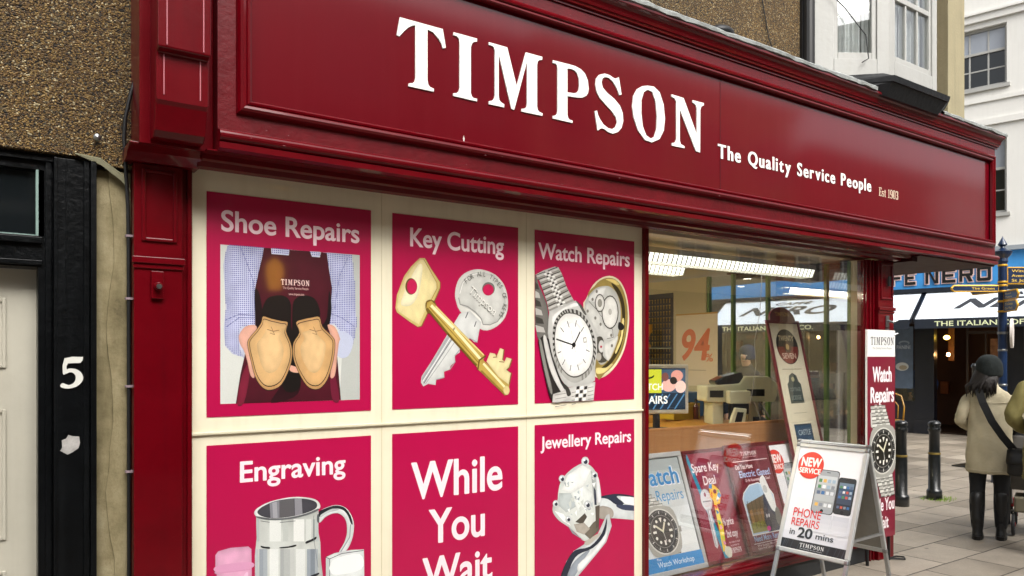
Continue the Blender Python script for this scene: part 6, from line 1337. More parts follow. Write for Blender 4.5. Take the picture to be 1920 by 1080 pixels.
a.build('printed_sheet', PRINT, bn, (0, -.0005, 0))
t = MB(); t.tube([(.36, .03, 0), (.36, .03, 1.5)], .012, 10); t.tube([(.36, .03, .012), (.47, .03, .012), (.50, -.02, .012), (.44, -.06, .012), (.36, .03, .012)], .007, 8); t.tube([(.05, .03, 0), (.05, .03, 1.5)], .012, 10); t.build('stand', BLACK, bn)

# ================================================================== BOLLARDS
def bollard():
    r_ = thing('bollard', (0, 0, 0), '', 'bollard', 'black bollards on the pavement')
    t_ = MB(); t_.lathe([(.085, 0), (.085, .10), (.078, .115), (.066, .125), (.066, .52), (.058, .60), (.058, .80), (.070, .815), (.070, .845), (.060, .86), (.070, .885), (.068, .91), (.045, .93), (.001, .935)], seg=24); t_.build('post', IRON, r_, smooth=True, bevel=0)
    t_ = MB(); t_.lathe([(.068, .535), (.068, .555), (.062, .558), (.062, .532)], seg=24); t_.build('brass_ring', mat('dull_brass', '#7d6a34', .5, .3, 20, metal=.4), r_); return r_
b1 = bollard(); b1.location = (8.327, 1.053, 0); b1['label'] = 'black bollard half hidden behind the maroon watch board'
b2 = copy_tree(b1); b2.location = (9.017, 1.036, 0); b2['label'] = 'black bollard standing free with a patch of moss at its foot'; b2.scale = (.96, .96, .96)
t = MB(); q = random.Random(8)
for i in range(150):
    an = q.random()*6.28; rr = .08 + q.random()**2*.16; x, y = rr*math.cos(an), rr*math.sin(an)*.7; t.face([(x-.012, y, .001), (x+.012, y+.004, .001), (x+q.uniform(-.02, .02), y+q.uniform(-.02, .02), q.uniform(.012, .035))])
o = t.build('moss', mat('moss_green', '#6f8a2a', .9, .3, 20), None); o.location = (9.05, 1.0, .002); tag(o, kind='stuff')

# ================================================================== FINGERPOST
fp = thing('signpost', (10.93, 1.12, 0), 'navy and gold cast iron fingerpost with direction arms by the café', 'signpost')
t = MB(); t.lathe([(.13, 0), (.13, .25), (.10, .28), (.085, .5), (.06, .55), (.052, 1.0), (.052, 2.83), (.065, 2.86), (.06, 2.90), (.10, 2.95), (.115, 2.985), (.075, 3.0), (.03, 3.03), (.025, 3.05), (.055, 3.075), (.045, 3.10), (.012, 3.16), (.001, 3.19)], seg=18); t.build('post', NAVYP, fp, smooth=False)
t = MB()
for z in (2.795, 2.58, 2.535, 2.46, 2.33, 2.20): t = MB(); t.lathe([(.056, z), (.058, z+.008), (.058, z+.018), (.056, z+.024)], seg=18); t.build('gold_band', GOLD, fp)
VX = Vector((.819, -.5736, 0)); VY = Vector((.5736, .819, 0))
def arm(name, d, L_, z0_, z1_, lines, point=True, dist=.06):
    ang = math.atan2(d[1], d[0]); o_ = bpy.data.objects.new(name, None); col.objects.link(o_); o_.parent = fp; o_.location = (0, 0, 0); o_.rotation_euler = (0, 0, ang)
    h_ = z1_-z0_; pp = [(dist, z0_), (L_-h_*.4, z0_), (L_, (z0_+z1_)/2), (L_-h_*.4, z1_), (dist, z1_)]
    t_ = MB(); t_.prism(pp, (0, -.012, 0), (1, 0, 0), (0, 0, 1), (0, .024, 0)); t_.build('arm_board', NAVYP, o_)
    t_ = MB()
    for p_, q_ in zip(pp, pp[1:]+pp[:1]): t_.tube([(p_[0], 0, p_[1]), (q_[0], 0, q_[1])], .014, 6)
    t_.build('gold_edge', GOLD, o_)
    for sgn in (-1, 1):
        a_ = Art(); n_ = len(lines); lh = h_/(n_+.3)
        for i, tx in enumerate(lines):
            zb = z1_ - lh*(i+1) + lh*.1
            if sgn < 0: a_.text('#d8b23c', tx, dist+.05, min(L_-.12, dist+.05+.055*len(tx)*min(1, lh/.09)), zb, lh*.55, .006)
            else: a_.text('#d8b23c', tx, -min(L_-.12, dist+.05+.055*len(tx)*min(1, lh/.09)), -(dist+.05), zb, lh*.55, .006)
        ob = a_.build('lettering', PRINTM, o_, (0, -.0125 if sgn < 0 else .0125, 0))
        if sgn > 0: ob.rotation_euler = (0, 0, math.pi)
arm('left_arm', -VX, .66, 2.475, 2.545, ['The Green'])
arm('right_arm', VX, .80, 2.575, 2.775, ['Witton Heritage', 'Avenue', 'St Johns Alley'])
arm('far_arm', (VY*.96 - VX*.22), .5, 2.47, 2.545, ['Library']); arm('near_arm', (-VY*.97 - VX*.20), .45, 2.21, 2.33, ['Toilets', 'Car Park']); arm('near_arm', (-VY*.97 - VX*.18), .45, 2.36, 2.46, ['Museum', 'Theatre'])
t = MB(); t.tube([(.09, -.045, 1.93), (.105, -.07, 1.93)], .19, 28); o = t.build('round_sign', mat('sign_disc', '#d6cfc8', .4), fp); o.rotation_euler = (0, 0, R(-12)); t = MB(); t.lathe([(.06, 1.92), (.062, 1.95), (.06, 1.94)]); t.build('sign_clip', STEEL, fp)
for z in (1.7, 1.25):
    t = MB(); t.lathe([(.0535, z), (.056, z+.005), (.056, z+.02), (.0535, z+.025)], seg=18); t.build('steel_strap', STEEL, fp)
# ================================================================== CAFE BUILDING across the lane (local: x right, y into the building)
cf = thing('cafe_building', (16.681, 4.42, 0), 'white rendered building with blue café sign, white awnings and dark shopfront', 'café', rot=(0, 0, R(-76.9925)))
UL, UR = -16.0, 5.6
wins = [-11.6, -8.6, -5.6, -2.6, .42, 3.4]; ROW = [(4.51, 6.02), (7.08, 8.30)]
w = MB(); hw = .50; ed = [UL] + [v for c_ in wins for v in (c_-hw, c_+hw)] + [UR]
for i in range(0, len(ed), 2): w.box(ed[i], ed[i+1], 0, .35, 3.83, 11.5)
for c_ in wins:
    zz = [3.83] + [v for r_ in ROW for v in r_] + [11.5]
    for i in range(0, len(zz), 2): w.box(c_-hw, c_+hw, 0, .35, zz[i], zz[i+1])
w.box(UL, UR, -.06, -.001, 8.42, 8.56); w.box(UL, UR, -.10, -.001, 8.561, 8.60); w.box(UL, UR, -.05, -.001, 6.30, 6.42); w.box(UL, UR, -.035, -.001, 6.78, 6.86)
w.box(UL, UR, .36, .40, 3.0, 11.5); w.box(UL, UL+.1, .41, 7, 0, 11.5); w.box(UR-.1, UR, .41, 7, 0, 11.5)
w.build('wall', STUCCO, cf)
for c_ in wins:
    for (za, zb) in ROW:
        fw_ = MB(); zm = za + (zb-za)*.60
        for a_ in ((c_-hw, c_-hw+.045, za, zb), (c_+hw-.045, c_+hw, za, zb), (c_-hw+.045, c_+hw-.045, za, za+.06), (c_-hw+.045, c_+hw-.045, zb-.05, zb), (c_-hw+.045, c_+hw-.045, zm-.025, zm+.025)): fw_.box(a_[0], a_[1], .08, .13, a_[2], a_[3])
        for k in (1, 2):
            x = c_-hw + 2*hw*k/3; fw_.box(x-.014, x+.014, .10, .128, za+.06, zm-.025); fw_.box(x-.014, x+.014, .10, .128, zm+.025, zb-.05)
        z_ = za + (zm-za)*.52; fw_.box(c_-hw+.045, c_+hw-.045, .101, .127, z_-.013, z_+.013)
        fw_.box(c_-hw-.06, c_+hw+.06, -.05, .08, za-.07, za); fr = fw_.build('sash_window', WPAINT, cf)
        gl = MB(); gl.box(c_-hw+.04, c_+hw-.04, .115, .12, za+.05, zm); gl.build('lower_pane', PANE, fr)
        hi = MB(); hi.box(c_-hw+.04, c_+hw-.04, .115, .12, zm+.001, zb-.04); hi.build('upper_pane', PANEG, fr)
t = MB(); t.box(UL, UR, -.16, .34, 3.742, 3.828); t.build('ledge', mat('ledge_grey', '#8b9298', .6, .1, 4), cf)
t = MB(); t.box(UL, UR, -.05, .34, 3.075, 3.741); sgn = t.build('sign_band', BLUE_S, cf)
t = MB(); t.box(UL, UR, -.14, -.051, 2.985, 3.073); t.box(UL, UR, -.05, .34, 2.80, 3.073); t.build('gutter', mat('gutter_dark', '#0f1722', .5, .2, 6), cf)
def fat_text(name, s_, xa, xb, zb, cap, y, off1, off2, par):
    o1 = MB(); v_, tr = text_tris(s_, off1); v2, tr2 = text_tris(s_, off2)
    mn, mx = min(a for a, b in v2), max(a for a, b in v2); k = (xb-xa)/(mx-mn); kz = cap/CAPH
    for mb_, V_, T_, yy, th in ((o1, v_, tr, y-.03, 0),):
        fv = [mb_.bm.verts.new((xa+(a-mn)*k, yy, zb+b*kz)) for a, b in V_]; bv = [mb_.bm.verts.new((xa+(a-mn)*k, yy+.004, zb+b*kz)) for a, b in V_]
        for q in T_:
            mb_.bm.faces.new([fv[i] for i in q])
    p_ = o1.build(name, BLACK, par)
    o2 = MB(); fv = [o2.bm.verts.new((xa+(a-mn)*k, y-.022, zb+b*kz)) for a, b in v2]
    for q in tr2: o2.bm.faces.new([fv[i] for i in q])
    o2.build('letter_edge', mat('letter_edge', '#d8b8b0', .5), par)
def block_text(name, s_, xa, xb, zb, cap, y, par, th=.21):
    """wide square capitals as drawn on the café sign"""
    S = {'C': [(0, 0, 1, th), (0, 1-th, 1, 1), (0, th, th*1.1, 1-th)], 'A': [(0, 0, th*1.1, .75), (1-th*1.1, 0, 1, .75), (.12, 1-th, .88, 1), (0, .62, .28, .90), (.72, .62, 1, .90), (th*1.1, .28, 1-th*1.1, .28+th*.85)],
         'F': [(0, 0, th*1.2, 1), (th*1.2, 1-th, 1, 1), (th*1.2, .45, .85, .45+th*.9)], 'E': [(0, 0, th*1.2, 1), (th*1.2, 1-th, 1, 1), (th*1.2, .42, .85, .42+th*.9), (th*1.2, 0, 1, th)],
         'N': [(0, 0, th*1.1, 1), (1-th*1.1, 0, 1, 1), 'd'], 'R': [(0, 0, th*1.1, 1), (th*1.1, 1-th, .9, 1), (1-th*1.1, .5, 1, .95), (th*1.1, .40, .95, .40+th*.9), 'l'], 'O': [(0, .06, th*1.1, .94), (1-th*1.1, .06, 1, .94), (.06, 0, .94, th), (.06, 1-th, .94, 1)]}
    wd = {' ': .55}; n_ = sum(wd.get(c, 1) for c in s_.replace('\u00c8', 'E')) + .28*(len(s_)-1); k = (xb-xa)/n_; x = xa
    b_ = MB(); e_ = MB()
    for ch in s_:
        c0 = 'E' if ch == '\u00c8' else ch
        if c0 != ' ':
            for i, q in enumerate(S[c0]):
                if q == 'd': pp = [(th*.6, 1), (th*1.5, 1), (1-th*.6, 0), (1-th*1.5, 0)]
                elif q == 'l': pp = [(.45, .42), (.75, .42), (1, 0), (.70, 0)]
                else: pp = [(q[0], q[1]), (q[2], q[1]), (q[2], q[3]), (q[0], q[3])]
                P2 = [(x + a*k, zb + b*cap) for a, b in pp]
                b_.face([(a, y-.030-.0003*i, b) for a, b in P2])
                cx_ = sum(a for a, _ in P2)/4; cz_ = sum(b for _, b in P2)/4; g_ = .020
                e_.face([(a + math.copysign(g_, a-cx_), y-.020-.0003*i, b + math.copysign(g_, b-cz_)) for a, b in P2])
        if ch == '\u00c8': P2 = [(x+.25*k, zb+cap*1.28), (x+.55*k, zb+cap*1.28), (x+.75*k, zb+cap*1.08), (x+.45*k, zb+cap*1.08)]; b_.face([(a, y-.030, b) for a, b in P2]); e_.face([(a+math.copysign(.02, a-x-.5*k), y-.02, b+math.copysign(.02, b-zb-cap*1.18)) for a, b in P2])
        x += (wd.get(c0, 1)+.28)*k
    p_ = b_.build(name, BLACK, par); e_.build('letter_edge', mat('letter_edge', '#d9bcb4', .5), par)
block_text('sign_letters', 'CAFF\u00c8', -2.0, -.72, 3.165, .29, -.052, sgn); block_text('sign_letters', 'NERO', -.53, .665, 3.165, .29, -.052, sgn)
def awning(xa, xb, y1_=-1.0, zt=2.985, zb=2.375, zv=2.195):
    r_ = bpy.data.objects.new('awning', None); col.objects.link(r_); r_.parent = cf; r_.empty_display_size = .1
    t_ = MB(); t_.obox((xa, -.06, zt), (xb-xa, 0, 0), (0, y1_+.06, zb-zt), (0, .004, .012)); t_.build('canvas', AWN, r_)
    t_ = MB(); t_.box(xa, xb, y1_-.012, y1_-.002, zv, zb+.012); vo = t_.build('valance', AWND, r_)
    a_ = Art(); a_.text('#e6edc0', 'THE ITALIAN COFFEE CO.', xa+.36, xa+.36+2.15, zv+.045, .095, .012); a_.build('valance_text', PRINTM, vo, (0, y1_-.0125, 0))
    for x in (xa-.035, xb+.005): t_ = MB(); t_.obox((x, -.05, zt-.06), (.04, 0, 0), (0, y1_+.05, zb-zt), (0, .0, .075)); t_.build('awning_arm', NAVY, r_)
    # skewed lettering lying on the canvas
    dx, dy, dz = 1, y1_+.06, zb-zt; L_ = math.hypot(dy, dz)
    def on_slope(name, s_, x0_, x1_, t0, t1, sk):
        mb_ = MB(); v_, tr = text_tris(s_, .03); mn, mx = min(a for a, b in v_), max(a for a, b in v_)
        P_ = []
        for a, b in v_:
            tt = t1 + (t0-t1)*(b/CAPH); P_.append((x0_ + (x1_-x0_)*(a-mn)/(mx-mn) + sk*(b/CAPH), -.06 + dy*tt, zt + dz*tt + .0165))
        fv = [mb_.bm.verts.new(p) for p in P_]
        for q_ in tr: mb_.bm.faces.new([fv[i] for i in q_])
        mb_.build(name, mat('awning_print', '#2a2d34', .8), r_)
    xm = xa + 1.75
    on_slope('canvas_text', 'CAFF\u00c8', xm-.42, xm+.42, .16, .26, .06); on_slope('canvas_text', 'NERO', xm-1.12, xm+.95, .34, .66, .22)
    return r_
awning(-.50, 4.6); awning(-5.05, -.60); awning(-11.2, -6.2)
# shopfront below the sign
t = MB(); PIL = [(-12.0, -11.6), (-8.6, -8.2), (-5.6, -5.2), (-3.4, -3.1), (-1.9, -1.2), (-.76, -.385), (.92, 1.2), (2.6, 2.9), (5.2, 5.6)]
for a_, b_ in PIL: t.box(a_, b_, .0, .25, 0, 2.80); t.box(a_-.02, b_+.02, -.02, -.001, 0, .3)
for (a0, a1), (b0, b1) in zip(PIL, PIL[1:]):
    if (a1, b0) != (-.385, .92): t.box(a1, b0, .03, .2, 0, .62); t.box(a1, b0, .02, .05, .62, .68)
    t.box(a1, b0, .03, .2, 2.45, 2.80)
t.build('shopfront', NAVY, cf)
for (a0, a1), (b0, b1) in zip(PIL, PIL[1:]):
    if (a1, b0) != (-.385, .92): t = MB(); t.box(a1, b0, .10, .105, .68, 2.45); t.build('window_pane', GLASSF, cf)
t = MB(); t.box(.20, .235, .06, .11, 0, 2.45); t.box(.885, .92, .06, .11, 0, 2.45); t.box(.235, .885, .06, .11, 2.10, 2.16); t.box(.235, .885, .06, .11, 0, .25); t.box(.53, .56, .06, .11, .25, 2.10)
dr = t.build('door', mat('door_dark_wood', '#2a1a10', .4, .2, 5, coat=.3), cf); t = MB(); t.tube([(.51, .02, .9), (.51, .02, 1.5)], .015); t.build('handle', STEEL, dr)
t = MB(); t.box(UL+.1, UR-.1, 2.6, 2.65, 0, 2.8); t.box(UL+.1, UR-.1, .26, 2.6, 2.76, 2.80); t.build('cafe_inner_wall', mat('cafe_brown', '#4a2c18', .7, .25, 2), cf)
t = MB(); t.box(UL+.1, UR-.1, .26, 2.6, .0, .02); t.build('cafe_floor', mat('cafe_floor', '#2a1c12', .5), cf)
t = MB(); q = random.Random(4)
for i in range(34):
    x = q.uniform(-12, 4.5); z = q.uniform(.5, 2.2); t.box(x, x+q.uniform(.15, .5), 2.45, 2.59, z, z+q.uniform(.1, .5))
t.build('shelf_goods', mat('cafe_goods', '#8a4a1c', .6, .6, 2.5), cf)
for i, (x, z) in enumerate(((-.215, 2.04), (-3.0, 2.1), (.72, 1.35), (2.0, 2.05), (-6.5, 2.1), (-.24, 1.68))):
    t = MB(); t.ball((x, .55 if i else .30, z), .06 if i == 0 else .035, .06 if i == 0 else .035, .045 if i == 0 else .04); t.build('lamp_bulb', LAMPY if i == 0 else WARM, cf, smooth=True)
t = MB(); t.box(-1.17, -.80, .05, .06, .95, 2.28); op = t.build('window_advert', mat('advert_grey', '#5a6b80', .5, .2, 6, coat=.3), cf)
a = Art(); a.text('#b9c6d4', 'PANINI', -1.13, -.86, 1.80, .08, .012); a.ell('#8f9fb0', -.98, 1.93, .11, .05); a.ell('#5a6b80', -.98, 1.915, .08, .035); a.ell('#c8ccc8', -1.02, 1.42, .13, .09); a.ell('#a59a80', -1.0, 1.40, .08, .05); a.build('advert_print', PRINTM, op, (0, .0485, 0))
t = MB(); t.box(.58, .84, .32, .35, .7, 2.0); o = t.build('inner_poster', mat('inner_poster', '#b07a50', .6, .5, 6), cf)
t = MB(); t.box(-.32, -.20, .9, .93, 1.55, 2.3); t.build('picture_frame', mat('pic_frame', '#7a4a20', .5, .4, 8), cf)

# bistro chair in front of the café window
ch = thing('bistro_chair', (13.9, 4.22, 0), 'yellow cane bistro chair in front of the dark café window', 'chair', rot=(0, 0, R(-60)))
CANE = mat('cane_yellow', '#8f6610', .4, .15, 12, coat=.3)
t = MB(); t.loft([(0, 0, .44, .20, .20), (0, 0, .47, .21, .21), (0, 0, .475, .17, .17)]); t.build('seat', CANE, ch)
t = MB(); t.tube([(-.19, .12, .47), (-.21, .19, .70), (-.16, .23, .90), (0, .25, .97), (.16, .23, .90), (.21, .19, .70), (.19, .12, .47)], .016); t.tube([(-.10, .17, .49), (-.11, .21, .72), (0, .235, .88), (.11, .21, .72), (.10, .17, .49)], .011); t.build('backrest', CANE, ch, smooth=True)
for x, y in ((-.14, -.14), (.14, -.14), (-.14, .14), (.14, .14)):
    t = MB(); t.tube([(x, y, .45), (x*1.25, y*1.25, 0)], [.014, .011]); t.build('leg', CANE, ch)
# barrier post on its foot plate
bp = thing('barrier_post', (12.25, 2.05, 0), 'thin black barrier post on a flat foot plate outside the café', 'post')
t = MB(); t.box(-.28, .28, -.2, .2, 0, .018); t.build('foot_plate', IRON, bp, bevel=.004); t = MB(); t.lathe([(.045, .018), (.04, .04), (.036, 1.45), (.05, 1.47), (.05, 1.49), (.03, 1.53)], seg=14); t.build('pole', IRON, bp, smooth=True)
t = MB(); t.prism([(-.1, 0), (.1, 0), (.13, .26), (-.13, .26)], (0, -.1, 0), (1, 0, 0), (0, 0, 1), (0, .2, 0)); o = t.build('blue_bin', mat('bin_blue', '#2a4f86', .4), None, bevel=.01); o.location = (12.55, 1.85, 0); tag(o, 'small blue bin beside the black barrier post', 'bin')

# ================================================================== OPPOSITE SIDE OF THE STREET (seen in the reflections)
def terrace(label, xa, xb, y, h, m, nw, shop_m, wz=((3.6, 5.1),), sign=None):
    r_ = thing('terraced_building', (xa, y, 0), label, 'building'); L_ = xb-xa
    w_ = MB(); w_.box(0, L_-.02, -4, 0, 3.1, h); w_.box(0, L_-.02, -4, -.3, 0, 3.1); w_.box(-.02, L_, -.01, .18, h, h+.22); w_.build('wall', m, r_)
    s_ = MB(); s_.box(0, L_-.02, -.29, .12, 2.5, 3.09); s_.box(0, .3, -.29, .08, 0, 2.5); s_.box(L_-.32, L_-.02, -.29, .08, 0, 2.5); s_.box(.3, L_-.32, -.29, .04, 0, .5); s_.box(L_/2-.08, L_/2+.08, -.29, .05, .5, 2.5); s_.build('shopfront', shop_m, r_)
    s_ = MB(); s_.box(.3, L_/2-.08, -.15, -.14, .5, 2.5); s_.build('shop_window', PANE, r_); s_ = MB(); s_.box(L_/2+.08, L_-.32, -.15, -.14, .5, 2.5); s_.build('shop_window', PANE, r_)
    for za, zb in wz:
        for i in range(nw):
            c_ = L_*(i+.5)/nw; f_ = MB()
            for q_ in ((c_-.55, c_-.47, za, zb), (c_+.47, c_+.55, za, zb), (c_-.47, c_+.47, za, za+.08), (c_-.47, c_+.47, zb-.08, zb), (c_-.47, c_+.47, (za+zb)/2-.03, (za+zb)/2+.03), (c_-.02, c_+.02, za+.08, (za+zb)/2-.03), (c_-.02, c_+.02, (za+zb)/2+.03, zb-.08)): f_.box(q_[0], q_[1], .005, .06, q_[2], q_[3])
            f_.box(c_-.62, c_+.62, .005, .14, za-.09, za-.001); fo = f_.build('window', WPAINT, r_)
            g_ = MB(); g_.box(c_-.5, c_+.5, .008, .02, za+.04, zb-.04); g_.build('pane', PANE, fo)
    return r_
CRM = mat('cream_render', '#c9b98c', .8, .08, 1.5, streak=.15, stain='#8a7c58')
BRK = brick_mat('red_brick', '#8a4526', '#a05a34', '#8a7a68'); BRD = brick_mat('dark_brick', '#3a2a22', '#4a342a', '#4a443c')
terrace('dark brick building opposite the shop door', -9, 1.5, -8.6, 8.8, BRD, 4, GREYB, ((3.6, 5.2), (6.4, 8.0)))
terrace('narrow brown building opposite the fascia sign', 1.5, 8.5, -8.6, 7.2, mat('brown_render', '#6a5236', .8, .1, 2), 3, mat('green_front', '#1c2e28', .4), ((3.6, 5.2), (5.8, 6.8)))
cr_b = terrace('cream rendered building opposite the shop window', 8.5, 16.5, -8.6, 7.4, CRM, 4, mat('navy_front', '#1a2230', .4), ((3.7, 5.0), (5.7, 6.8)))
terrace('red brick building with white sashes opposite the corner', 16.5, 22.5, -8.4, 6.6, BRK, 3, mat('cream_front', '#b9ac8c', .5), ((3.5, 5.2),))
terrace('low white building at the far end of the street', 22.5, 34, -8.2, 6.6, STUCCO, 4, NAVY, ((3.5, 5.0),))
hsg = thing('hanging_sign', (12.0, -8.58, 3.35), 'yellow hanging sign on the cream building opposite', 'sign')
t = MB(); t.box(-.02, .02, 0, .75, 1.05, 1.09); t.build('bracket', IRON, hsg); t = MB(); t.prism([(-.35, .25), (0, 0), (.35, .25), (.35, 1.0), (-.35, 1.0)], (0, .4, 0), (1, 0, 0), (0, 0, 1), (0, .05, 0)); t.build('sign_panel', mat('sign_yellow', '#c8a03c', .5, .2, 5), hsg)
lan = thing('wall_lantern', (3.82, -8.50, 2.64), 'lit amber wall lantern on the brown building opposite', 'lantern')
t = MB(); t.box(-.03, .03, -.09, .16, .62, .66); t.lathe([(.16, .50), (.12, .56), (.02, .62)], (0, .14, 0), 8); t.lathe([(.10, -.02), (.12, 0), (.02, 0)], (0, .14, 0), 8); t.build('housing', IRON, lan)
t = MB(); t.lathe([(.09, 0), (.14, .30), (.12, .40), (.03, .49)], (0, .14, 0), 8); t.build('flame_glass', emit_mat('amber_glass', '#ffb02a', 7), lan, smooth=True)

# ================================================================== PEOPLE
SKIN = mat('skin', '#c99a80', .5, .06, 20); HAIRD = mat('dark_hair', '#17100d', .6, .4, 60, bump=.5, bscale=90)
def skinned(name, nodes, edges, m, parent=None, sub=2):
    """nodes: name -> (co, rx, ry); grown with a Skin modifier and frozen to a mesh"""
    me = bpy.data.meshes.new(name); ks = list(nodes); ix = {k: i for i, k in enumerate(ks)}
    me.from_pydata([nodes[k][0] for k in ks], [(ix[a], ix[b]) for a, b in edges], [])
    ob = bpy.data.objects.new(name, me); col.objects.link(ob); sk = ob.modifiers.new('s', 'SKIN'); sk.use_smooth_shade = True; sk.branch_smoothing = .6
    ob.modifiers.new('u', 'SUBSURF').levels = sub
    for i, k in enumerate(ks):
        sv = me.skin_vertices[0].data[i]; sv.radius = (nodes[k][1], nodes[k][2]); sv.use_root = (i == 0); sv.use_loose = False
    dg = bpy.context.evaluated_depsgraph_get(); dg.update(); nm = bpy.data.meshes.new_from_object(ob.evaluated_get(dg)); ob.modifiers.clear(); ob.data = nm; bpy.data.meshes.remove(me)
    nm.materials.clear(); nm.materials.append(m)
    for f in nm.polygons: f.use_smooth = True
    if parent: ob.parent = parent
    return ob
def wrinkle(o, amt=.012, size=.10):
    tx = bpy.data.textures.get('folds') or bpy.data.textures.new('folds', 'CLOUDS'); tx.noise_scale = .11; tx.noise_depth = 2
    s_ = o.modifiers.new('sub', 'SUBSURF'); s_.levels = 2; s_.render_levels = 2
    d_ = o.modifiers.new('fold', 'DISPLACE'); d_.texture = tx; d_.strength = amt; d_.mid_level = .5
def person(loc, heading, h, label, arms, coat, hem, legm, bootm, head_m=None, hair='long', stride=.0, wide=1.0, group=None):
    """figure facing local +y. arms: {side: (elbow, wrist)} in metres"""
    r_ = thing('person', loc, label, 'person', group, rot=(0, 0, heading - R(90)))
    N = {}; E_ = []
    def nd(k, x, y, z, a, b=None, par=None): 
        N[k] = ((x, y, z), a, b or a)
        if par: E_.append((par, k))
    H = h
    nd('pelvis', 0, 0, .53*H, .095*H*.9, .065*H); nd('waist', 0, 0, .62*H, .078*H, .058*H, 'pelvis'); nd('chest', 0, 0, .73*H, .088*H, .062*H, 'waist'); nd('collar', 0, -.004*H, .795*H, .050*H, .036*H, 'chest')
    nd('neck', 0, 0, .845*H, .032*H, .034*H, 'collar'); nd('jaw', 0, .012*H, .885*H, .040*H, .046*H, 'neck'); nd('brow', 0, .008*H, .930*H, .047*H, .056*H, 'jaw'); nd('crown', 0, .004*H, .972*H, .036*H, .042*H, 'brow')
    nd('nose', 0, .066*H, .912*H, .007*H, .010*H, 'brow')
    for sd_, nm in ((-1, 'l'), (1, 'r')):
        (ex, ey, ez), (wx, wy, wz) = arms[nm]
        nd('sh'+nm, sd_*.096*H, 0, .770*H, .028*H, .028*H, 'collar'); nd('el'+nm, ex, ey, ez, .027*H, .027*H, 'sh'+nm); nd('wr'+nm, wx, wy, wz, .017*H, .019*H, 'el'+nm)
        d_ = (Vector((wx, wy, wz)) - Vector((ex, ey, ez))).normalized(); pm = Vector((wx, wy, wz)) + d_*.055; sdv = Vector((sd_, 0, 0)); sdv = (sdv - d_*sdv.dot(d_)).normalized(); dn = d_.cross(sdv)*sd_
        nd('pa'+nm, *pm, .026, .016, 'wr'+nm)
        for i, (of, ln) in enumerate(((-.028, .060), (-.010, .074), (.010, .070), (.027, .056))):
            b_ = pm + d_*.035 + sdv*of; m1 = b_ + d_*ln*.5 + dn*.010; m2 = b_ + d_*ln*.8 + dn*.032
            nd('f%d%s' % (i, nm), *b_, .0095, .0095, 'pa'+nm); nd('g%d%s' % (i, nm), *m1, .0085, .0085, 'f%d%s' % (i, nm)); nd('h%d%s' % (i, nm), *m2, .007, .007, 'g%d%s' % (i, nm))
        b_ = pm - sdv*.034*1 + dn*.008; nd('t0'+nm, *b_, .011, .011, 'pa'+nm); nd('t1'+nm, *(b_ + d_*.028 - sdv*.014 + dn*.016), .0095, .0095, 't0'+nm)
        st = stride*sd_
        nd('hip'+nm, sd_*.055*H, 0, .49*H, .058*H, .060*H, 'pelvis'); nd('kn'+nm, sd_*.056*H, st*.5+.012*H, .285*H, .032*H, .034*H, 'hip'+nm); nd('ca'+nm, sd_*.056*H, st*.8-.006*H, .19*H, .034*H, .036*H, 'kn'+nm); nd('an'+nm, sd_*.054*H, st-.012*H, .045*H, .022*H, .024*H, 'ca'+nm); nd('to'+nm, sd_*.060*H, st+.075*H, .018*H, .022*H, .016*H, 'an'+nm)
    skinned('body', N, E_, SKIN, r_)
    # trousers / leggings and boots follow the legs
    def part(keys, grow, name, m, sub=2):
        n2 = {k: (N[k][0], N[k][1]+grow, N[k][2]+grow) for k in keys}; e2 = [(a, b) for a, b in E_ if a in n2 and b in n2]; return skinned(name, n2, e2, m, r_, sub)
    part(['pelvis', 'waist', 'hipl', 'knl', 'cal', 'anl', 'hipr', 'knr', 'car', 'anr'], .010, 'trousers', legm)
    for nm in ('l', 'r'):
        A_ = N['an'+nm][0]; K_ = N['kn'+nm][0]; C_ = N['ca'+nm][0]; T_ = N['to'+nm][0]
        t_ = MB()
        if bootm[1] > .3:
            t_.loft([(A_[0], A_[1]-.01, .0, .042, .066), (A_[0], A_[1], .05, .042, .060), (A_[0], A_[1]+.002, .10, .040, .048), (A_[0], A_[1]+.004, .125, .050, .056), (A_[0], A_[1]+.002, .15, .044, .050), (A_[0], A_[1], .18, .053, .056), (A_[0], A_[1], .205, .050, .054), (C_[0], C_[1], .30, .058, .064), (C_[0], C_[1], .37, .060, .066), (K_[0], K_[1]-.012, bootm[1], .057, .061)], 16)
        else: t_.loft([(A_[0], A_[1], .0, .045, .06), (A_[0], A_[1], .09, .046, .05)], 16)
        bo = t_.build('boot', bootm[0], r_, smooth=True); wrinkle(bo, .012)
        t_ = MB(); t_.loft([(A_[0]*.97+T_[0]*.03, A_[1]+.015, .0, .044, .085), (A_[0], A_[1]+.05, .012, .046, .115), (A_[0], A_[1]+.045, .05, .042, .095), (A_[0], A_[1]+.02, .085, .034, .05)], 18); t_.build('boot_foot', bootm[0], bo, smooth=True)
        t_ = MB(); t_.loft([(A_[0], A_[1]-.045, -.001, .030, .030), (A_[0], A_[1]-.048, .035, .034, .034)], 12); t_.build('boot_heel', BLACK, bo)
    # coat
    g = wide; cm = coat
    t_ = MB(); t_.loft([(0, 0, hem, .198*g, .150*g), (0, 0, hem+.012, .203*g, .155*g), (0, -.004, hem+.16, .205*g, .152*g), (0, -.006, hem+.34, .196*g, .142*g), (0, -.004, hem+(.80*H-hem)*.62, .190*g, .132*g), (0, -.004, .745*H, .188*g, .122*g), (0, -.006, .780*H, .188*g, .110*g), (0, -.008, .806*H, .168*g, .096*g), (0, -.008, .825*H, .118*g, .084*g), (0, -.006, .842*H, .078*g, .074*g), (0, -.004, .872*H, .070*g, .070*g), (0, -.004, .873*H, .060*g, .060*g)], 28)
    o = t_.build('coat', cm, r_, smooth=True); wrinkle(o, .026)
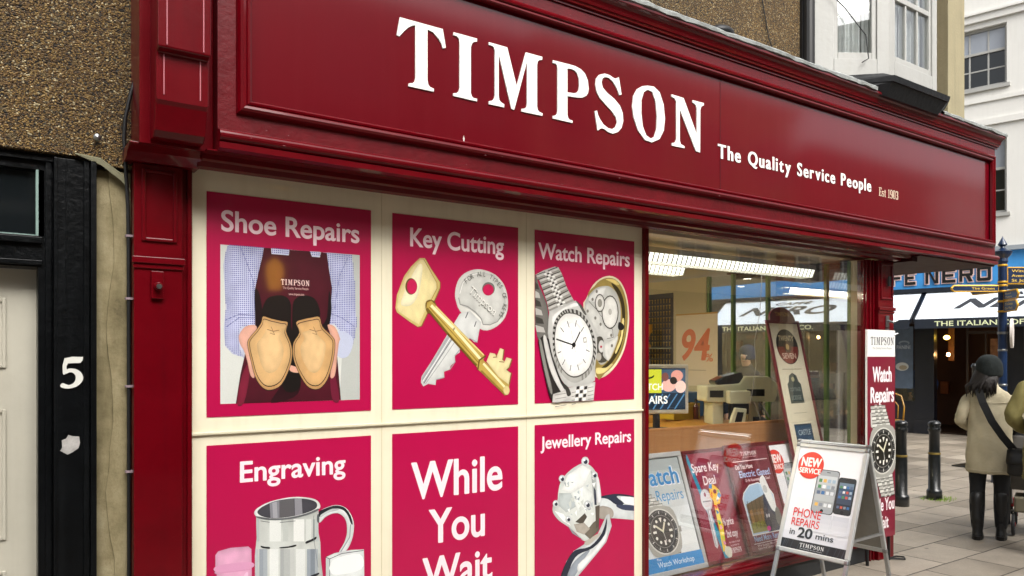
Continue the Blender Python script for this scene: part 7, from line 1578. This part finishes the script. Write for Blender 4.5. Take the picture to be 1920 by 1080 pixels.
    for zz, fx, fy in ((.752*H, .193*g, .125*g), (hem+.03, .207*g, .159*g)):
        t_ = MB(); t_.loft([(0, -.005, zz, fx, fy), (0, -.005, zz+.004, fx+.004, fy+.004), (0, -.005, zz+.008, fx, fy)], 28, cap=False); t_.build('seam', cm, o, smooth=True)
    for sd_, nm in ((-1, 'l'), (1, 'r')):
        (ex, ey, ez), (wx, wy, wz) = arms[nm]; S_ = Vector((sd_*.104*H*g**.5, 0, .778*H)); El = Vector((ex, ey, ez)); Wr = Vector((wx, wy, wz))
        pts = [S_ + Vector((-sd_*.03, 0, .006)), S_.lerp(El, .12), S_.lerp(El, .5), S_.lerp(El, .85), El, El.lerp(Wr, .2), El.lerp(Wr, .6), El.lerp(Wr, .97)]
        t_ = MB(); t_.tube(pts, [.044*g, .064*g, .062*g, .055*g, .055*g, .053*g, .049*g, .046*g], 18); o = t_.build('sleeve', cm, r_, smooth=True); wrinkle(o, .034)
    # hair and hat
    cx, cy, cz = 0, .006*H, .935*H
    if hair == 'long':
        t_ = MB(); t_.loft([(-.050, -.075, .800*H, .050, .018), (-.052, -.072, .825*H, .092, .045), (-.046, -.055, .86*H, .105, .075), (-.022, -.035, .90*H, .108, .094), (0, -.02, .94*H, .100, .098), (0, -.01, .97*H, .08, .08)], 22); o = t_.build('hair', HAIRD, r_, smooth=True); wrinkle(o, .02); qh = random.Random(5); t_ = MB()
        for i in range(46):
            u_ = qh.uniform(-1, .75); x_ = u_*.095 - .012; y_ = -.085*math.sqrt(max(0, 1-u_*u_)) - .02; e_ = x_*1.12 - .035*qh.random() - (.03 if u_ < -.2 else 0); zl = qh.uniform(.775, .83)*H
            t_.tube([(x_*.92, y_, .915*H), (x_*1.06, y_-.012, .875*H), (e_*1.05, y_-.016 - .02*qh.random(), .84*H), (e_ + qh.uniform(-.02, .02), y_-.02, zl)], [.010, .014, .011, .002], 6)
        t_.build('hair_locks', HAIRD, o, smooth=True)
    else:
        t_ = MB(); t_.ball((0, -.006, cz+.01), .082, .095, .09); t_.build('hair', HAIRD, r_, smooth=True)
    if head_m:
        t_ = MB(); t_.loft([(0, -.016, cz-.080, .098, .106), (0, -.018, cz-.04, .105, .115), (0, -.020, cz+.01, .108, .120), (0, -.024, cz+.065, .102, .114), (0, -.030, cz+.108, .078, .088), (0, -.034, cz+.132, .03, .034)], 26); o = t_.build('knitted_hat', head_m, r_, smooth=True); wrinkle(o, .018)
    # eyes and mouth
    for sx in (-1, 1):
        t_ = MB(); t_.ball((sx*.032, .006*H+.088, .928*H), .012, .008, .008); t_.build('eye', mat('eye_white', '#d8d4cc', .3), r_, smooth=True)
    t_ = MB(); t_.ball((0, .012*H+.072, .885*H), .024, .008, .007); t_.build('mouth', mat('lips', '#9a5a50', .5), r_, smooth=True)
    return r_
COATW = mat('coat_khaki_beige', '#b3a98e', .85, .10, 7, bump=.35, bscale=34)
COATM = mat('coat_olive', '#7a7242', .85, .10, 7, bump=.35, bscale=30)
BLK = mat('black_cloth', '#0c0d0f', .8, .2, 20); BOOT = mat('black_leather', '#0a0a0b', .5, .2, 14, coat=.08, bump=.3, bscale=30); HATG = mat('dark_green_wool', '#0b1514', .95, .3, 80, bump=.8, bscale=160)
HEAD = R(20)
wm = person((7.457, -.218, 0), HEAD, 1.62, 'woman seen from behind in beige coat, dark knitted hat and black boots', {'l': ((-.225, -.045, 1.05), (-.15, .18, .96)), 'r': ((.228, .02, 1.05), (.20, .24, .98))}, COATW, .585, BLK, (BOOT, .44), HATG, 'long', .045, .90)
t = MB()
t.tube([(-.10, -.095, 1.385), (-.06, -.148, 1.28), (.04, -.175, 1.05), (.13, -.172, .90), (.20, -.165, .80)], .011, 8)
for p in ((-.10, -.095, 1.385),): pass
sb = MB(); P_ = [(-.085, -.06, 1.395), (-.075, -.125, 1.335), (-.04, -.160, 1.22), (.03, -.178, 1.06), (.11, -.178, .93), (.19, -.165, .82)]
for a_, b_ in zip(P_, P_[1:]):
    a_, b_ = Vector(a_), Vector(b_); d_ = (b_-a_); s_ = Vector((.027, .0, .014)); sb.face([a_-s_, b_-s_, b_+s_, a_+s_]); sb.face([a_-s_+Vector((0, .006, 0)), b_-s_+Vector((0, .006, 0)), b_+s_+Vector((0, .006, 0)), a_+s_+Vector((0, .006, 0))])
t.bm.free()
bag = thing('shoulder_bag', (0, 0, 0), 'black leather shoulder bag on a strap across the beige coat', 'bag'); bag.location = (7.457, -.218, 0); bag.rotation_euler = (0, 0, HEAD - R(90))
sb.build('strap', BLK, bag)
t = MB(); t.loft([(.27, -.15, .60, .115, .055), (.275, -.15, .62, .135, .068), (.28, -.15, .72, .140, .070), (.28, -.15, .80, .135, .055), (.28, -.15, .825, .125, .035)], 20, pw=.6); t.build('pouch', BOOT, bag, smooth=True)
t = MB(); t.loft([(.28, -.165, .70, .145, .062), (.28, -.162, .72, .150, .070), (.28, -.155, .82, .142, .056), (.28, -.15, .838, .12, .03)], 20, pw=.6); t.build('flap', BOOT, bag, smooth=True)
t = MB(); t.tube([(.19, -.178, .835), (.19, -.18, .80)], .012); t.build('buckle', STEEL, bag)
mn_ = person((7.27, -.80, 0), R(20), 1.80, 'man in an olive jacket walking behind the pushchair', {'l': ((-.30, -.06, 1.12), (-.20, .22, .98)), 'r': ((.30, -.04, 1.12), (.20, .24, .98))}, COATM, .60, mat('dark_denim', '#141c2c', .8, .2, 20), (BOOT, .1), None, 'short', .10, 1.12)
person((8.22, 3.02, 0), R(200), 1.77, 'passer-by in dark jacket and blue knitted hat, seen beyond the engraving machine', {'l': ((-.27, -.03, 1.10), (-.24, .08, .86)), 'r': ((.27, -.03, 1.10), (.24, .08, .86))}, mat('coat_dark', '#15171f', .8, .2, 8), .70, BLK, (BOOT, .1), mat('blue_wool', '#1c3050', .95, .2, 60, bump=.6, bscale=140), 'short', .05)
person((17.2, 5.35, 0), R(200), 1.68, 'person in a blue jacket standing inside the café window', {'l': ((-.26, -.03, 1.05), (-.23, .10, .82)), 'r': ((.26, -.03, 1.05), (.23, .10, .82))}, mat('coat_blue', '#1e3f80', .8, .25, 8), .72, BLK, (BOOT, .1), mat('grey_wool', '#9a9fae', .95, .1, 60), 'short', .12)

# pushchair ahead of the man
pc = thing('pushchair', (8.0, -.42, 0), 'grey pushchair with black wheels and red hubs pushed by the man', 'pushchair', rot=(0, 0, R(20) - R(90)))
FR = mat('frame_silver', '#8d9094', .3, .1, 10, metal=.8)
for x in (-.24, .24):
    for y in (-.16, .40):
        for dx in (-.034, .034):
            t = MB(); t.bm.free(); 
            wv = MB(); rg = [(.085, -.014), (.098, -.010), (.100, 0), (.098, .010), (.085, .014), (.055, .014), (.055, -.014)]
            n_ = 22
            for i in range(n_):
                a0, a1 = 2*math.pi*i/n_, 2*math.pi*(i+1)/n_
                for k in range(len(rg)):
                    (r0, s0), (r1, s1) = rg[k], rg[(k+1) % len(rg)]
                    wv.face([(x+dx+s0, y+r0*math.cos(a0), .1+r0*math.sin(a0)), (x+dx+s1, y+r1*math.cos(a0), .1+r1*math.sin(a0)), (x+dx+s1, y+r1*math.cos(a1), .1+r1*math.sin(a1)), (x+dx+s0, y+r0*math.cos(a1), .1+r0*math.sin(a1))])
            wo = wv.build('wheel', mat('tyre_grey', '#2a2b2d', .7, .2, 12), pc, smooth=True)
            hb = MB(); hb.tube([(x+dx-.013, y, .1), (x+dx+.013, y, .1)], .053, 18); hb.build('rim', mat('rim_grey', '#8e9092', .4), wo); hb = MB(); hb.tube([(x+dx-.018, y, .1), (x+dx+.018, y, .1)], .02, 12); hb.build('hub', mat('hub_red', '#7a1018', .4), wo)
t = MB()
for x in (-.24, .24):
    t.tube([(x, -.16, .1), (x, -.14, .22), (x, .15, .55), (x, -.08, .80), (x, -.32, 1.02)], .013, 8); t.tube([(x, .40, .1), (x, .38, .2), (x, -.02, .58)], .013, 8); t.tube([(x, -.32, 1.02), (x, -.40, 1.03)], [.018, .018], 10)
t.tube([(-.24, -.14, .22), (.24, -.14, .22)], .010); t.tube([(-.24, .38, .2), (.24, .38, .2)], .010); t.tube([(-.24, -.14, .22), (.24, .38, .21)], .009); t.build('frame', FR, pc, smooth=True)
t = MB(); t.prism([(-.18, .42), (.28, .36), (.30, .42), (.05, .50), (-.14, .90), (-.22, .92), (-.26, .58)], (-.225, 0, 0), (0, 1, 0), (0, 0, 1), (.45, 0, 0)); o = t.build('seat', mat('seat_grey', '#5f5c58', .85, .15, 8), pc, bevel=.02)
t = MB(); t.prism([(-.24, .62), (-.20, .96), (.02, 1.0), (.16, .90), (.10, .88), (-.02, .93), (-.17, .88), (-.19, .62)], (-.24, 0, 0), (0, 1, 0), (0, 0, 1), (.48, 0, 0)); t.build('hood', mat('hood_dark', '#1f2023', .85, .15, 8), pc, bevel=.015)
t = MB(); t.prism([(-.20, .22), (.20, .20), (.22, .34), (-.22, .36)], (-.20, 0, 0), (0, 1, 0), (0, 0, 1), (.40, 0, 0)); t.build('basket', mat('basket_beige', '#8a8470', .85, .15, 8), pc, bevel=.015)
t = MB(); t.box(-.26, -.22, .36, .44, .17, .26); t.box(.22, .26, .36, .44, .17, .26); t.build('wheel_housing', mat('hub_red', '#7a1018'), pc, bevel=.01)
